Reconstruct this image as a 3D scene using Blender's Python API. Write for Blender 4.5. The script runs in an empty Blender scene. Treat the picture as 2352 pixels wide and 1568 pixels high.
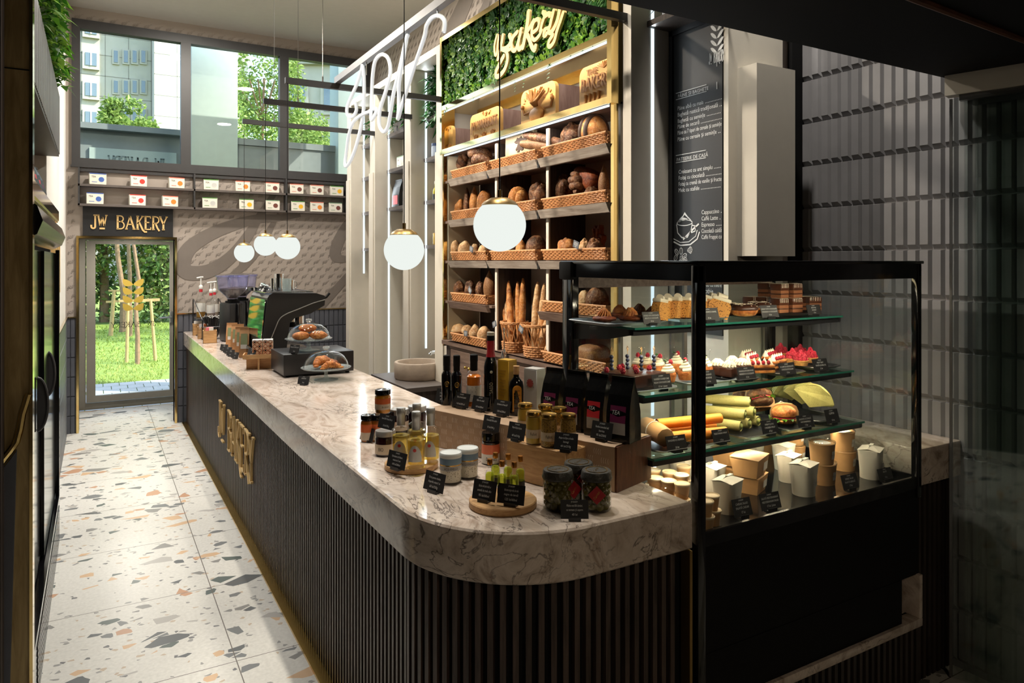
import bpy, bmesh, math, random
from math import sin, cos, pi, radians, sqrt, atan2, floor
from mathutils import Vector, Matrix, Euler, noise
SC = bpy.context.scene
COL = SC.collection
random.seed(7)

# ---------------------------------------------------------------- camera
FPX, U0, V0, EYE = 1640.0, 1176.0, 600.0, 1.75      # focal length in pixels, principal column, horizon row, eye height
TH = math.atan(954.0 / FPX)
ST, CT = sin(TH), cos(TH)
cam = bpy.data.cameras.new('camera'); camo = bpy.data.objects.new('camera', cam); COL.objects.link(camo)
cam.sensor_width = 36.0; cam.lens = FPX * 36.0 / 2352.0
cam.shift_y = -(784.0 - V0) / 2352.0
cam.clip_start = 0.05; cam.clip_end = 400
camo.location = (0, 0, EYE); camo.rotation_euler = (pi / 2, 0, -TH)
SC.camera = camo

# ---------------------------------------------------------------- colour management
SC.view_settings.view_transform = 'Standard'; SC.view_settings.look = 'None'
SC.view_settings.exposure = 0.0; SC.view_settings.gamma = 1.0; SC.view_settings.use_curve_mapping = False
cy = SC.cycles
cy.use_denoising = True
cy.max_bounces = 10; cy.diffuse_bounces = 4; cy.glossy_bounces = 4; cy.transmission_bounces = 6; cy.transparent_max_bounces = 24
cy.caustics_reflective = False; cy.caustics_refractive = False
cy.sample_clamp_indirect = 4.0; cy.sample_clamp_direct = 0.0
cy.use_adaptive_sampling = True; cy.adaptive_threshold = 0.02

# ---------------------------------------------------------------- sky and sun
w = bpy.data.worlds.new('sky'); SC.world = w; w.use_nodes = True
wn = w.node_tree.nodes; wn.clear()
sky = wn.new('ShaderNodeTexSky'); sky.sky_type = 'NISHITA'; sky.sun_disc = False
sky.sun_elevation = radians(50); sky.sun_rotation = radians(110); sky.air_density = 1.2; sky.dust_density = 1.5
bg = wn.new('ShaderNodeBackground'); bg.inputs[1].default_value = 0.75
wo = wn.new('ShaderNodeOutputWorld')
w.node_tree.links.new(sky.outputs[0], bg.inputs[0]); w.node_tree.links.new(bg.outputs[0], wo.inputs[0])

def aim(o, d):
    o.rotation_euler = Vector(d).to_track_quat('-Z', 'Y').to_euler()
def lamp(name, kind, loc, d, energy, color=(1, 1, 1), **kw):
    l = bpy.data.lights.new(name, kind); l.energy = energy; l.color = color
    for k, x in kw.items(): setattr(l, k, x)
    o = bpy.data.objects.new(name, l); COL.objects.link(o); o.location = loc; aim(o, d)
    return o
CZ = 4.345                                           # ceiling height
WARM = (1.0, 0.80, 0.56); NEUT = (1.0, 0.93, 0.82); COOL = (0.86, 0.95, 1.0)
lamp('sun', 'SUN', (0, 20, 20), (-0.60, 0.46, -0.66), 9.0, (1, 0.95, 0.86), angle=0.01)
# round ceiling lamps and recessed downlights of the shop (their housings are built with the ceiling)
DOWN = [(0.35, 7.6), (0.35, 6.2), (0.35, 4.8), (0.35, 3.5)]
for i, (x, y) in enumerate(DOWN):
    lamp('corridor_downlight', 'SPOT', (x, y, 4.28), (0, 0, -1), (250, 190, 150, 120)[i], (1, 0.975, 0.94), spot_size=radians(60), spot_blend=0.7, shadow_soft_size=0.06)
COUNTER_DOWN = [(1.2, 6.4), (1.2, 5.0), (1.2, 3.6), (1.2, 2.6)]
for i, (x, y) in enumerate(COUNTER_DOWN):
    lamp('counter_downlight', 'SPOT', (x, y, 4.28), (0, 0, -1), (130, 130, 190, 260)[i], NEUT, spot_size=radians(36), spot_blend=0.6, shadow_soft_size=0.05)
ROUND = [(0.9, 7.3, 84), (1.9, 6.0, 56), (2.05, 2.95, 42)]
for x, y, e in ROUND:
    lamp('round_ceiling_lamp', 'AREA', (x, y, CZ - .05), (0, 0, -1), e, NEUT, shape='DISK', size=0.24)
SPOTS = [(-0.08, 5.0, 4.5, 300), (-0.08, 4.4, 3.9, 290), (-0.08, 3.8, 3.3, 260)]     # fill spots added out of view over the fridge to brighten the bread
for (x, y, ty, e) in SPOTS:
    lamp('bread_fill_spot', 'SPOT', (x, y, 3.72), (2.45 - x, ty - y, 2.0 - 3.72), e, (1, 0.87, 0.70), spot_size=radians(60), spot_blend=0.7, shadow_soft_size=0.04)
HALL = [(0.8, -0.75)]                    # warm fill added unseen behind the viewpoint to lighten the counter front
for x, y in HALL:
    lamp('hall_fill_lamp', 'AREA', (x, y, 2.52), (0, 0.25, -1), 13, WARM, shape='DISK', size=0.22)
lamp('vestibule_fill_lamp', 'AREA', (0.35, 9.15, 2.035), (0, 0, -1), 20, NEUT, shape='DISK', size=0.12)  # fill added unseen in the vestibule ceiling to brighten the door frame
lamp('tile_spotlight', 'SPOT', (2.2, 2.05, 4.2), (1.0, 0.05, -1.7), 150, NEUT, spot_size=radians(70), spot_blend=0.6, shadow_soft_size=0.05)

# ---------------------------------------------------------------- a pixel of the photograph on a real plane of the room
def ray(u, v):
    s = (u - U0) / FPX
    return (ST + s * CT, CT - s * ST, (V0 - v) / FPX)
def on_z(u, v, z):
    r = ray(u, v); d = (z - EYE) / r[2]
    return Vector((r[0] * d, r[1] * d, z))
def on_x(u, v, x):
    r = ray(u, v); d = x / r[0]
    return Vector((x, r[1] * d, EYE + r[2] * d))
def on_y(u, v, y):
    r = ray(u, v); d = y / r[1]
    return Vector((r[0] * d, y, EYE + r[2] * d))
def depth(p): return p[0] * ST + p[1] * CT
def m_per_px(p): return depth(p) / FPX

# ---------------------------------------------------------------- mesh builder
def T(x=0, y=0, z=0, rz=0, rx=0, ry=0, s=1):
    return Matrix.Translation((x, y, z)) @ Euler((rx, ry, rz), 'XYZ').to_matrix().to_4x4() @ Matrix.Scale(s, 4)
BOXF = [(0, 3, 2, 1), (4, 5, 6, 7), (0, 1, 5, 4), (1, 2, 6, 5), (2, 3, 7, 6), (3, 0, 4, 7)]
class MB:
    def __init__(s): s.v = []; s.f = []; s.m = []; s.s = []
    def add(s, vs, fs, mi=0, sm=False, M=None):
        b = len(s.v)
        if M is not None: vs = [M @ Vector(p) for p in vs]
        s.v += [tuple(p) for p in vs]; s.f += [tuple(b + i for i in f) for f in fs]
        s.m += ([mi] * len(fs) if isinstance(mi, int) else list(mi)); s.s += [sm] * len(fs)
        return s
    def join(s, o, M=None, mi=None):
        b = len(s.v)
        s.v += [tuple(M @ Vector(p)) for p in o.v] if M is not None else list(o.v)
        s.f += [tuple(b + i for i in f) for f in o.f]; s.m += (o.m if mi is None else [mi] * len(o.f)); s.s += o.s
        return s
    def box(s, a, b, mi=0, M=None):
        x0, y0, z0 = a; x1, y1, z1 = b
        return s.add([(x0, y0, z0), (x1, y0, z0), (x1, y1, z0), (x0, y1, z0), (x0, y0, z1), (x1, y0, z1), (x1, y1, z1), (x0, y1, z1)], BOXF, mi, False, M)
    def taper(s, a, b, k, mi=0, M=None):
        # box a-b whose bottom is scaled by k about its centre
        x0, y0, z0 = a; x1, y1, z1 = b; cx, cy_ = (x0 + x1) / 2, (y0 + y1) / 2
        q = lambda x, y: (cx + (x - cx) * k, cy_ + (y - cy_) * k)
        lo = [q(x0, y0), q(x1, y0), q(x1, y1), q(x0, y1)]
        return s.add([(p[0], p[1], z0) for p in lo] + [(x0, y0, z1), (x1, y0, z1), (x1, y1, z1), (x0, y1, z1)], BOXF, mi, False, M)
    def rbox(s, a, b, r, mi=0, M=None, seg=2):
        bm = bmesh.new(); bmesh.ops.create_cube(bm, size=1)
        for v in bm.verts:
            for i in range(3): v.co[i] = (a[i] + b[i]) / 2 + v.co[i] * (b[i] - a[i])
        bmesh.ops.bevel(bm, geom=bm.edges[:], offset=r, segments=seg, affect='EDGES', profile=0.5)
        bm.verts.index_update()
        s.add([v.co.copy() for v in bm.verts], [[v.index for v in f.verts] for f in bm.faces], mi, True, M); bm.free()
        return s
    def cyl(s, p0, p1, r0, r1=None, n=16, mi=0, sm=True):
        p0, p1 = Vector(p0), Vector(p1); r1 = r0 if r1 is None else r1
        z = (p1 - p0).normalized(); x = z.orthogonal().normalized(); y = z.cross(x)
        vs = []
        for c, r in ((p0, r0), (p1, r1)):
            vs += [c + x * (r * cos(2 * pi * i / n)) + y * (r * sin(2 * pi * i / n)) for i in range(n)]
        s.add(vs, [(i, (i + 1) % n, n + (i + 1) % n, n + i) for i in range(n)], mi, sm)
        return s.add(vs, [tuple(range(n - 1, -1, -1)), tuple(range(n, 2 * n))], mi, False)
    def lathe(s, prof, n=24, mi=0, M=None, sm=True):
        vs = []; fs = []; ms = []
        for (r, z) in prof: vs += [(max(r, 1e-5) * cos(2 * pi * i / n), max(r, 1e-5) * sin(2 * pi * i / n), z) for i in range(n)]
        for k in range(len(prof) - 1):
            for i in range(n):
                fs.append((k * n + i, k * n + (i + 1) % n, (k + 1) * n + (i + 1) % n, (k + 1) * n + i))
                ms.append(mi if isinstance(mi, int) else mi[k])
        return s.add(vs, fs, ms, sm, M)
    def tube(s, pts, r, n=6, mi=0, closed=False, rr=None, flat=1.0, cap=True):
        P = [Vector(p) for p in pts]; N = len(P); rings = []; x = None
        for i in range(N):
            a = P[i - 1] if (i or closed) else P[i]; b = P[(i + 1) % N] if (i < N - 1 or closed) else P[i]
            t = (b - a)
            t = t.normalized() if t.length > 1e-9 else Vector((0, 0, 1))
            x = t.orthogonal().normalized() if x is None else (x - t * x.dot(t))
            x = x.normalized() if x.length > 1e-6 else t.orthogonal().normalized()
            y = t.cross(x); q = rr[i] if rr else r
            rings += [P[i] + x * (q * cos(2 * pi * k / n)) + y * (q * flat * sin(2 * pi * k / n)) for k in range(n)]
        fs = []
        for i in range(N if closed else N - 1):
            j = (i + 1) % N
            fs += [(i * n + k, i * n + (k + 1) % n, j * n + (k + 1) % n, j * n + k) for k in range(n)]
        if not closed and cap: fs += [tuple(range(n - 1, -1, -1)), tuple((N - 1) * n + k for k in range(n))]
        return s.add(rings, fs, mi, True)
    def prism(s, poly, h0, h1, mi=0, M=None, side=None):
        n = len(poly)
        area = sum(poly[i][0] * poly[(i + 1) % n][1] - poly[(i + 1) % n][0] * poly[i][1] for i in range(n))
        if area < 0: poly = poly[::-1]
        vs = [(x, y, h0) for x, y in poly] + [(x, y, h1) for x, y in poly]
        s.add(vs, [tuple(range(n - 1, -1, -1)), tuple(range(n, 2 * n))], mi, False, M)
        return s.add(vs, [(i, (i + 1) % n, n + (i + 1) % n, n + i) for i in range(n)], mi if side is None else side, False, M)
    def sph(s, c, r, n=14, mi=0, M=None, amp=0.0, fr=3.0, seed=0.0, flat=None):
        rx, ry, rz = (r, r, r) if not isinstance(r, (tuple, list)) else r
        m = max(5, n // 2 + 1); vs = []; fs = []
        for j in range(m + 1):
            for i in range(n):
                a = pi * j / m; b = 2 * pi * i / n
                p = Vector((sin(a) * cos(b), sin(a) * sin(b), cos(a)))
                k = 1 + (amp * noise.noise(p * fr + Vector((seed, seed * 1.7, 0))) if amp else 0)
                z = p.z * k * rz
                if flat is not None: z = max(z, -flat * rz)
                vs.append((c[0] + p.x * k * rx, c[1] + p.y * k * ry, c[2] + z))
        for j in range(m):
            for i in range(n): fs.append((j * n + i, (j + 1) * n + i, (j + 1) * n + (i + 1) % n, j * n + (i + 1) % n))
        return s.add(vs, fs, mi, True, M)
    def ribbon(s, pts, wd, h0, h1, mi=0, M=None):
        # a stroke of width wd (number or list) along 2D pts, extruded from h0 to h1
        P = [Vector((p[0], p[1])) for p in pts]; N = len(P); L = []; R = []
        for i in range(N):
            a = P[max(i - 1, 0)]; b = P[min(i + 1, N - 1)]; t = (b - a)
            t = t.normalized() if t.length > 1e-9 else Vector((1, 0)); nrm = Vector((-t.y, t.x))
            if 0 < i < N - 1:
                t1 = (P[i] - P[i - 1]).normalized(); c = max(0.45, abs(t.dot(t1)))
            else: c = 1
            q = (wd if not isinstance(wd, (list, tuple)) else wd[i]) / 2 / c
            L.append(P[i] + nrm * q); R.append(P[i] - nrm * q)
        vs = [(p.x, p.y, h1) for p in L] + [(p.x, p.y, h1) for p in R] + [(p.x, p.y, h0) for p in L] + [(p.x, p.y, h0) for p in R]
        fs = []
        for i in range(N - 1):
            fs += [(N + i, N + i + 1, i + 1, i), (2 * N + i, 2 * N + i + 1, 3 * N + i + 1, 3 * N + i), (i, i + 1, 2 * N + i + 1, 2 * N + i), (N + i + 1, N + i, 3 * N + i, 3 * N + i + 1)]
        fs += [(0, 2 * N, 3 * N, N), (N - 1, 2 * N - 1, 4 * N - 1, 3 * N - 1)]
        return s.add(vs, fs, mi, False, M)
    def mesh(s, name, mats, ang=42):
        me = bpy.data.meshes.new(name); me.from_pydata(s.v, [], s.f)
        for m in (mats if isinstance(mats, (list, tuple)) else [mats]): me.materials.append(m)
        me.polygons.foreach_set('material_index', s.m); me.polygons.foreach_set('use_smooth', s.s)
        me.update()
        if any(s.s): me.set_sharp_from_angle(angle=radians(ang))
        return me
    def build(s, name, mats, parent=None, ang=42):
        o = bpy.data.objects.new(name, s.mesh(name, mats, ang)); COL.objects.link(o)
        if parent is not None: o.parent = parent
        return o

# ---------------------------------------------------------------- scene tree
def tag(o, label=None, cat=None, group=None, kind=None):
    for k, x in (('label', label), ('category', cat), ('group', group), ('kind', kind)):
        if x: o[k] = x
    return o
def thing(name, label, cat, loc=(0, 0, 0), rz=0.0, group=None, rot=None):
    o = bpy.data.objects.new(name, None); COL.objects.link(o); o.empty_display_size = 0.05
    o.location = loc; o.rotation_euler = rot if rot else (0, 0, rz)
    return tag(o, label, cat, group)
def single(name, mb, mats, label, cat, group=None, loc=None, rz=0.0, rot=None, ang=42):
    o = mb.build(name, mats, None, ang)
    if loc is not None: o.location = loc
    o.rotation_euler = rot if rot else (0, 0, rz)
    return tag(o, label, cat, group)
def struct(name, mb, mats, label=None, cat=None, parent=None):
    o = mb.build(name, mats, parent)
    if parent is None: tag(o, label, cat or name.split('_')[0], None, 'structure')
    return o
def dup(root, loc, rz=0.0, label=None, group=None, rot=None, scale=None):
    r = root.copy(); COL.objects.link(r); r.location = loc; r.rotation_euler = rot if rot else (0, 0, rz)
    if scale: r.scale = scale if isinstance(scale, (tuple, list)) else (scale,) * 3
    if label: r['label'] = label
    if group: r['group'] = group
    for c in [x for x in root.children]:
        k = c.copy(); COL.objects.link(k); k.parent = r
        for g in [x for x in c.children]:
            d = g.copy(); COL.objects.link(d); d.parent = k
    return r
class Proto:
    # the first call moves the prototype itself, later calls copy it
    def __init__(s, fn): s.fn = fn; s.o = None
    def __call__(s, loc, rz=0.0, label=None, group=None, rot=None, scale=None):
        if s.o is None:
            s.o = s.fn(); o = s.o; o.location = loc; o.rotation_euler = rot if rot else (0, 0, rz)
            if scale: o.scale = scale if isinstance(scale, (tuple, list)) else (scale,) * 3
            return tag(o, label, None, group)
        o = dup(s.o, loc, rz, label, group, rot, scale)
        if not scale: o.scale = (1, 1, 1)
        return o

# ---------------------------------------------------------------- lettering
_tc = {}
def text_mb(txt, size=1.0, align='CENTER', sx=1.0, shear=0.0):
    key = (txt, align, shear)
    if key not in _tc:
        c = bpy.data.curves.new('t', 'FONT'); c.body = txt; c.size = 1.0; c.align_x = align; c.resolution_u = 2; c.shear = shear
        o = bpy.data.objects.new('t', c); me = o.to_mesh()
        _tc[key] = ([tuple(v.co) for v in me.vertices], [tuple(p.vertices) for p in me.polygons])
        o.to_mesh_clear(); bpy.data.objects.remove(o); bpy.data.curves.remove(c)
    vs, fs = _tc[key]
    m = MB(); m.add([(x * size * sx, y * size, 0) for x, y, z in vs], fs)
    return m

# letters of the sign as strokes in a box of height 1
def arc(cx, cy_, rx, ry, a0, a1, n=8):
    return [(cx + rx * cos(radians(a0 + (a1 - a0) * i / n)), cy_ + ry * sin(radians(a0 + (a1 - a0) * i / n))) for i in range(n + 1)]
SIGN = [  # (stroke, weight) lists, advance
    ([([(0.0, .26)] + arc(.13, .13, .13, .13, 180, 360, 8) + [(.26, 1.0)], 1), ([(.14, 1.0), (.38, 1.0)], .7)], .46),
    ([([(0.0, 1.0), (.13, .2)], 1), ([(.13, .2), (.27, .86)], .7), ([(.27, .86), (.40, .2)], 1), ([(.40, .2), (.54, 1.0)], .7),
      ([(-.06, 1.0), (.08, 1.0)], .7), ([(.46, 1.0), (.62, 1.0)], .7), ([(.08, .0), (.44, .0)], 1)], .92),
    ([([(.08, 0), (.08, 1.0)], 1.1), ([(0, 1.0)] + arc(.26, .78, .20, .22, 90, -90, 8) + [(.08, .56)], .7), ([(.26, .56)] + arc(.28, .28, .24, .28, 90, -90, 8) + [(0, 0)], .7)], .66),
    ([([(0, 0), (.26, 1.0)], .7), ([(.26, 1.0), (.54, 0)], 1.1), ([(.10, .36), (.42, .36)], .7), ([(-.07, 0), (.1, 0)], .7), ([(.44, 0), (.64, 0)], .7)], .70),
    ([([(.08, 0), (.08, 1.0)], 1.1), ([(0, 1.0), (.18, 1.0)], .7), ([(0, 0), (.18, 0)], .7), ([(.08, .42), (.42, 1.0)], .7), ([(.34, 1.0), (.5, 1.0)], .7),
      ([(.18, .58), (.34, .2), (.44, -.05), (.58, -.2), (.74, -.2)], 1.0)], .56),
    ([([(.08, 0), (.08, 1.0)], 1.1), ([(0, 1.0), (.42, 1.0), (.42, .86)], .7), ([(.08, .54), (.34, .54)], .7), ([(0, 0), (.44, 0), (.44, .16)], .7)], .54),
    ([([(.08, 0), (.08, 1.0)], 1.1), ([(0, 1.0)] + arc(.26, .74, .22, .26, 90, -90, 8) + [(.08, .48)], .7), ([(.24, .48), (.38, .1), (.52, -.12)], 1.0), ([(0, 0), (.18, 0)], .7)], .56),
    ([([(0, 1.0), (.24, .42)], 1.1), ([(.24, .42), (.48, 1.0)], .7), ([(.24, .44), (.24, 0)], 1.1), ([(-.07, 1.0), (.1, 1.0)], .7), ([(.40, 1.0), (.56, 1.0)], .7), ([(.14, 0), (.34, 0)], .7)], .56),
]
SIGN_GAP = {1: .30}                                # space between the two words
def sign_letters(h, wt, sx=1.0):
    """-> list of (MB stroke mesh in the XY plane, one per letter) with depth 0..1 on z, and the total width"""
    out = []; x = 0.0
    for i, (strokes, adv) in enumerate(SIGN):
        sub = []
        for pts, k in strokes: sub.append(([((x + p[0]) * h * sx, p[1] * h) for p in pts], wt * k))
        out.append(sub); x += adv + SIGN_GAP.get(i, 0)
    return out, x * h * sx
# ================================================================ materials
def nt(name):
    m = bpy.data.materials.new(name); m.use_nodes = True
    n = m.node_tree.nodes; n.clear()
    out = n.new('ShaderNodeOutputMaterial')
    return m, m.node_tree, n, out
def lk(t, a, b): t.links.new(a, b)
def srgb(c):
    return tuple((x / 12.92 if x <= 0.04045 else ((x + 0.055) / 1.055) ** 2.4) for x in [v / 255.0 for v in c]) + (1.0,)
def C(*rgb): return srgb(rgb)
def pbsdf(n, col=None, rough=.5, metal=0., spec=.5, coat=0., em=None, ems=0., sheen=0.):
    b = n.new('ShaderNodeBsdfPrincipled')
    if col is not None: b.inputs['Base Color'].default_value = col
    b.inputs['Roughness'].default_value = rough; b.inputs['Metallic'].default_value = metal
    b.inputs['Specular IOR Level'].default_value = spec; b.inputs['Coat Weight'].default_value = coat; b.inputs['Coat Roughness'].default_value = .08
    if em is not None: b.inputs['Emission Color'].default_value = em; b.inputs['Emission Strength'].default_value = ems
    if sheen: b.inputs['Sheen Weight'].default_value = sheen
    return b
def plain(name, col, rough=.5, metal=0., spec=.5, coat=0., em=None, ems=0., var=.06, sc=14., bump=0., bsc=60.):
    """one colour with a slight procedural mottling, optionally a fine bump"""
    m, t, n, out = nt(name); b = pbsdf(n, col, rough, metal, spec, coat, em, ems)
    tc = n.new('ShaderNodeTexCoord')
    if var:
        nz = n.new('ShaderNodeTexNoise'); nz.inputs['Scale'].default_value = sc; nz.inputs['Detail'].default_value = 4
        lk(t, tc.outputs['Object'], nz.inputs['Vector'])
        hsv = n.new('ShaderNodeHueSaturation'); hsv.inputs['Color'].default_value = col
        mr = n.new('ShaderNodeMapRange'); mr.inputs[3].default_value = 1 - var; mr.inputs[4].default_value = 1 + var
        mr.inputs[1].default_value = .3; mr.inputs[2].default_value = .7
        lk(t, nz.outputs[0], mr.inputs[0]); lk(t, mr.outputs[0], hsv.inputs['Value']); lk(t, hsv.outputs[0], b.inputs['Base Color'])
    if bump:
        n2 = n.new('ShaderNodeTexNoise'); n2.inputs['Scale'].default_value = bsc; n2.inputs['Detail'].default_value = 3
        lk(t, tc.outputs['Object'], n2.inputs['Vector'])
        bp = n.new('ShaderNodeBump'); bp.inputs['Strength'].default_value = bump; bp.inputs['Distance'].default_value = .01
        lk(t, n2.outputs[0], bp.inputs['Height']); lk(t, bp.outputs[0], b.inputs['Normal'])
    lk(t, b.outputs[0], out.inputs[0]); return m
def emit(name, col, s):
    m, t, n, out = nt(name); e = n.new('ShaderNodeEmission'); e.inputs[0].default_value = col; e.inputs[1].default_value = s
    lk(t, e.outputs[0], out.inputs[0]); return m
def thin_glass(name, tint=(1, 1, 1, 1), refl=1.0, rough=0.0, haze=0.0, hcol=(.8, .85, .85, 1)):
    """a thin pane: what lies behind shows through, tinted, with the mirror reflection of its two faces on top"""
    m, t, n, out = nt(name)
    tr = n.new('ShaderNodeBsdfTransparent'); tr.inputs[0].default_value = tint
    gl = n.new('ShaderNodeBsdfGlossy'); gl.inputs['Roughness'].default_value = rough
    lw = n.new('ShaderNodeLayerWeight'); pw = n.new('ShaderNodeMath'); pw.operation = 'POWER'; pw.inputs[1].default_value = 5.0
    fr = n.new('ShaderNodeMath'); fr.operation = 'MULTIPLY_ADD'; fr.inputs[1].default_value = .96; fr.inputs[2].default_value = .04
    lk(t, lw.outputs['Facing'], pw.inputs[0]); lk(t, pw.outputs[0], fr.inputs[0])
    mu = n.new('ShaderNodeMath'); mu.operation = 'MULTIPLY'; mu.inputs[1].default_value = refl; mu.use_clamp = True
    mx = n.new('ShaderNodeMixShader'); lk(t, fr.outputs[0], mu.inputs[0]); lk(t, mu.outputs[0], mx.inputs[0])
    last = tr.outputs[0]
    if haze:
        df = n.new('ShaderNodeBsdfDiffuse'); df.inputs[0].default_value = hcol
        mh = n.new('ShaderNodeMixShader'); mh.inputs[0].default_value = haze; lk(t, tr.outputs[0], mh.inputs[1]); lk(t, df.outputs[0], mh.inputs[2]); last = mh.outputs[0]
    lk(t, last, mx.inputs[1]); lk(t, gl.outputs[0], mx.inputs[2])
    lk(t, mx.outputs[0], out.inputs[0]); return m
def ramp(n, stops, interp='LINEAR'):
    r = n.new('ShaderNodeValToRGB'); r.color_ramp.interpolation = interp
    e = r.color_ramp.elements
    while len(e) < len(stops): e.new(0.5)
    for i, (p, c) in enumerate(stops): e[i].position = p; e[i].color = c
    return r
def mapping(n, t, scale=(1, 1, 1), rot=(0, 0, 0), src='Object'):
    tc = n.new('ShaderNodeTexCoord'); mp = n.new('ShaderNodeMapping')
    mp.inputs['Scale'].default_value = scale; mp.inputs['Rotation'].default_value = rot
    lk(t, tc.outputs[src], mp.inputs['Vector']); return mp
def wood(name, c1, c2, scale=(1, 1, 1), grain=1.0, rough=.5, spec=.4, coat=0.):
    m, t, n, out = nt(name); b = pbsdf(n, None, rough, 0, spec, coat)
    mp = mapping(n, t, scale)
    nz = n.new('ShaderNodeTexNoise'); nz.inputs['Scale'].default_value = 6; nz.inputs['Detail'].default_value = 8; nz.inputs['Roughness'].default_value = .62; nz.inputs['Distortion'].default_value = .6 * grain
    lk(t, mp.outputs[0], nz.inputs['Vector'])
    r = ramp(n, [(.32, c1), (.5, tuple((a + q) / 2 for a, q in zip(c1, c2))), (.68, c2)])
    lk(t, nz.outputs[0], r.inputs[0]); lk(t, r.outputs[0], b.inputs['Base Color'])
    bp = n.new('ShaderNodeBump'); bp.inputs['Strength'].default_value = .15; bp.inputs['Distance'].default_value = .004
    lk(t, nz.outputs[0], bp.inputs['Height']); lk(t, bp.outputs[0], b.inputs['Normal'])
    lk(t, b.outputs[0], out.inputs[0]); return m
def marble(name):
    m, t, n, out = nt(name); b = pbsdf(n, None, .14, 0, .5, .15)
    mp = mapping(n, t, (1.0, .55, 1.0), (0, 0, .5))
    n1 = n.new('ShaderNodeTexNoise'); n1.inputs['Scale'].default_value = 4.2; n1.inputs['Detail'].default_value = 9; n1.inputs['Roughness'].default_value = .6; n1.inputs['Distortion'].default_value = 2.6
    lk(t, mp.outputs[0], n1.inputs['Vector'])
    base = ramp(n, [(.25, C(122, 104, 90)), (.42, C(190, 174, 160)), (.55, C(212, 198, 186)), (.68, C(168, 148, 132)), (.85, C(212, 200, 188))])
    lk(t, n1.outputs[0], base.inputs[0])
    n2 = n.new('ShaderNodeTexNoise'); n2.inputs['Scale'].default_value = 5.5; n2.inputs['Detail'].default_value = 7; n2.inputs['Distortion'].default_value = 3.2
    mp2 = mapping(n, t, (1.2, .6, 1.1), (0, 0, .8)); lk(t, mp2.outputs[0], n2.inputs['Vector'])
    vein = ramp(n, [(.462, (0, 0, 0, 1)), (.485, (1, 1, 1, 1)), (.508, (0, 0, 0, 1))]); lk(t, n2.outputs[0], vein.inputs[0])
    n3 = n.new('ShaderNodeTexNoise'); n3.inputs['Scale'].default_value = 3.0; lk(t, mp2.outputs[0], n3.inputs['Vector'])
    msk = ramp(n, [(.45, (0, 0, 0, 1)), (.62, (.85, .85, .85, 1))]); lk(t, n3.outputs[0], msk.inputs[0])
    mu = n.new('ShaderNodeMath'); mu.operation = 'MULTIPLY'; lk(t, vein.outputs[0], mu.inputs[0]); lk(t, msk.outputs[0], mu.inputs[1])
    mx = n.new('ShaderNodeMixRGB'); mx.inputs[2].default_value = C(70, 60, 56); lk(t, mu.outputs[0], mx.inputs[0]); lk(t, base.outputs[0], mx.inputs[1])
    lk(t, mx.outputs[0], b.inputs['Base Color']); lk(t, b.outputs[0], out.inputs[0]); return m
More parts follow.
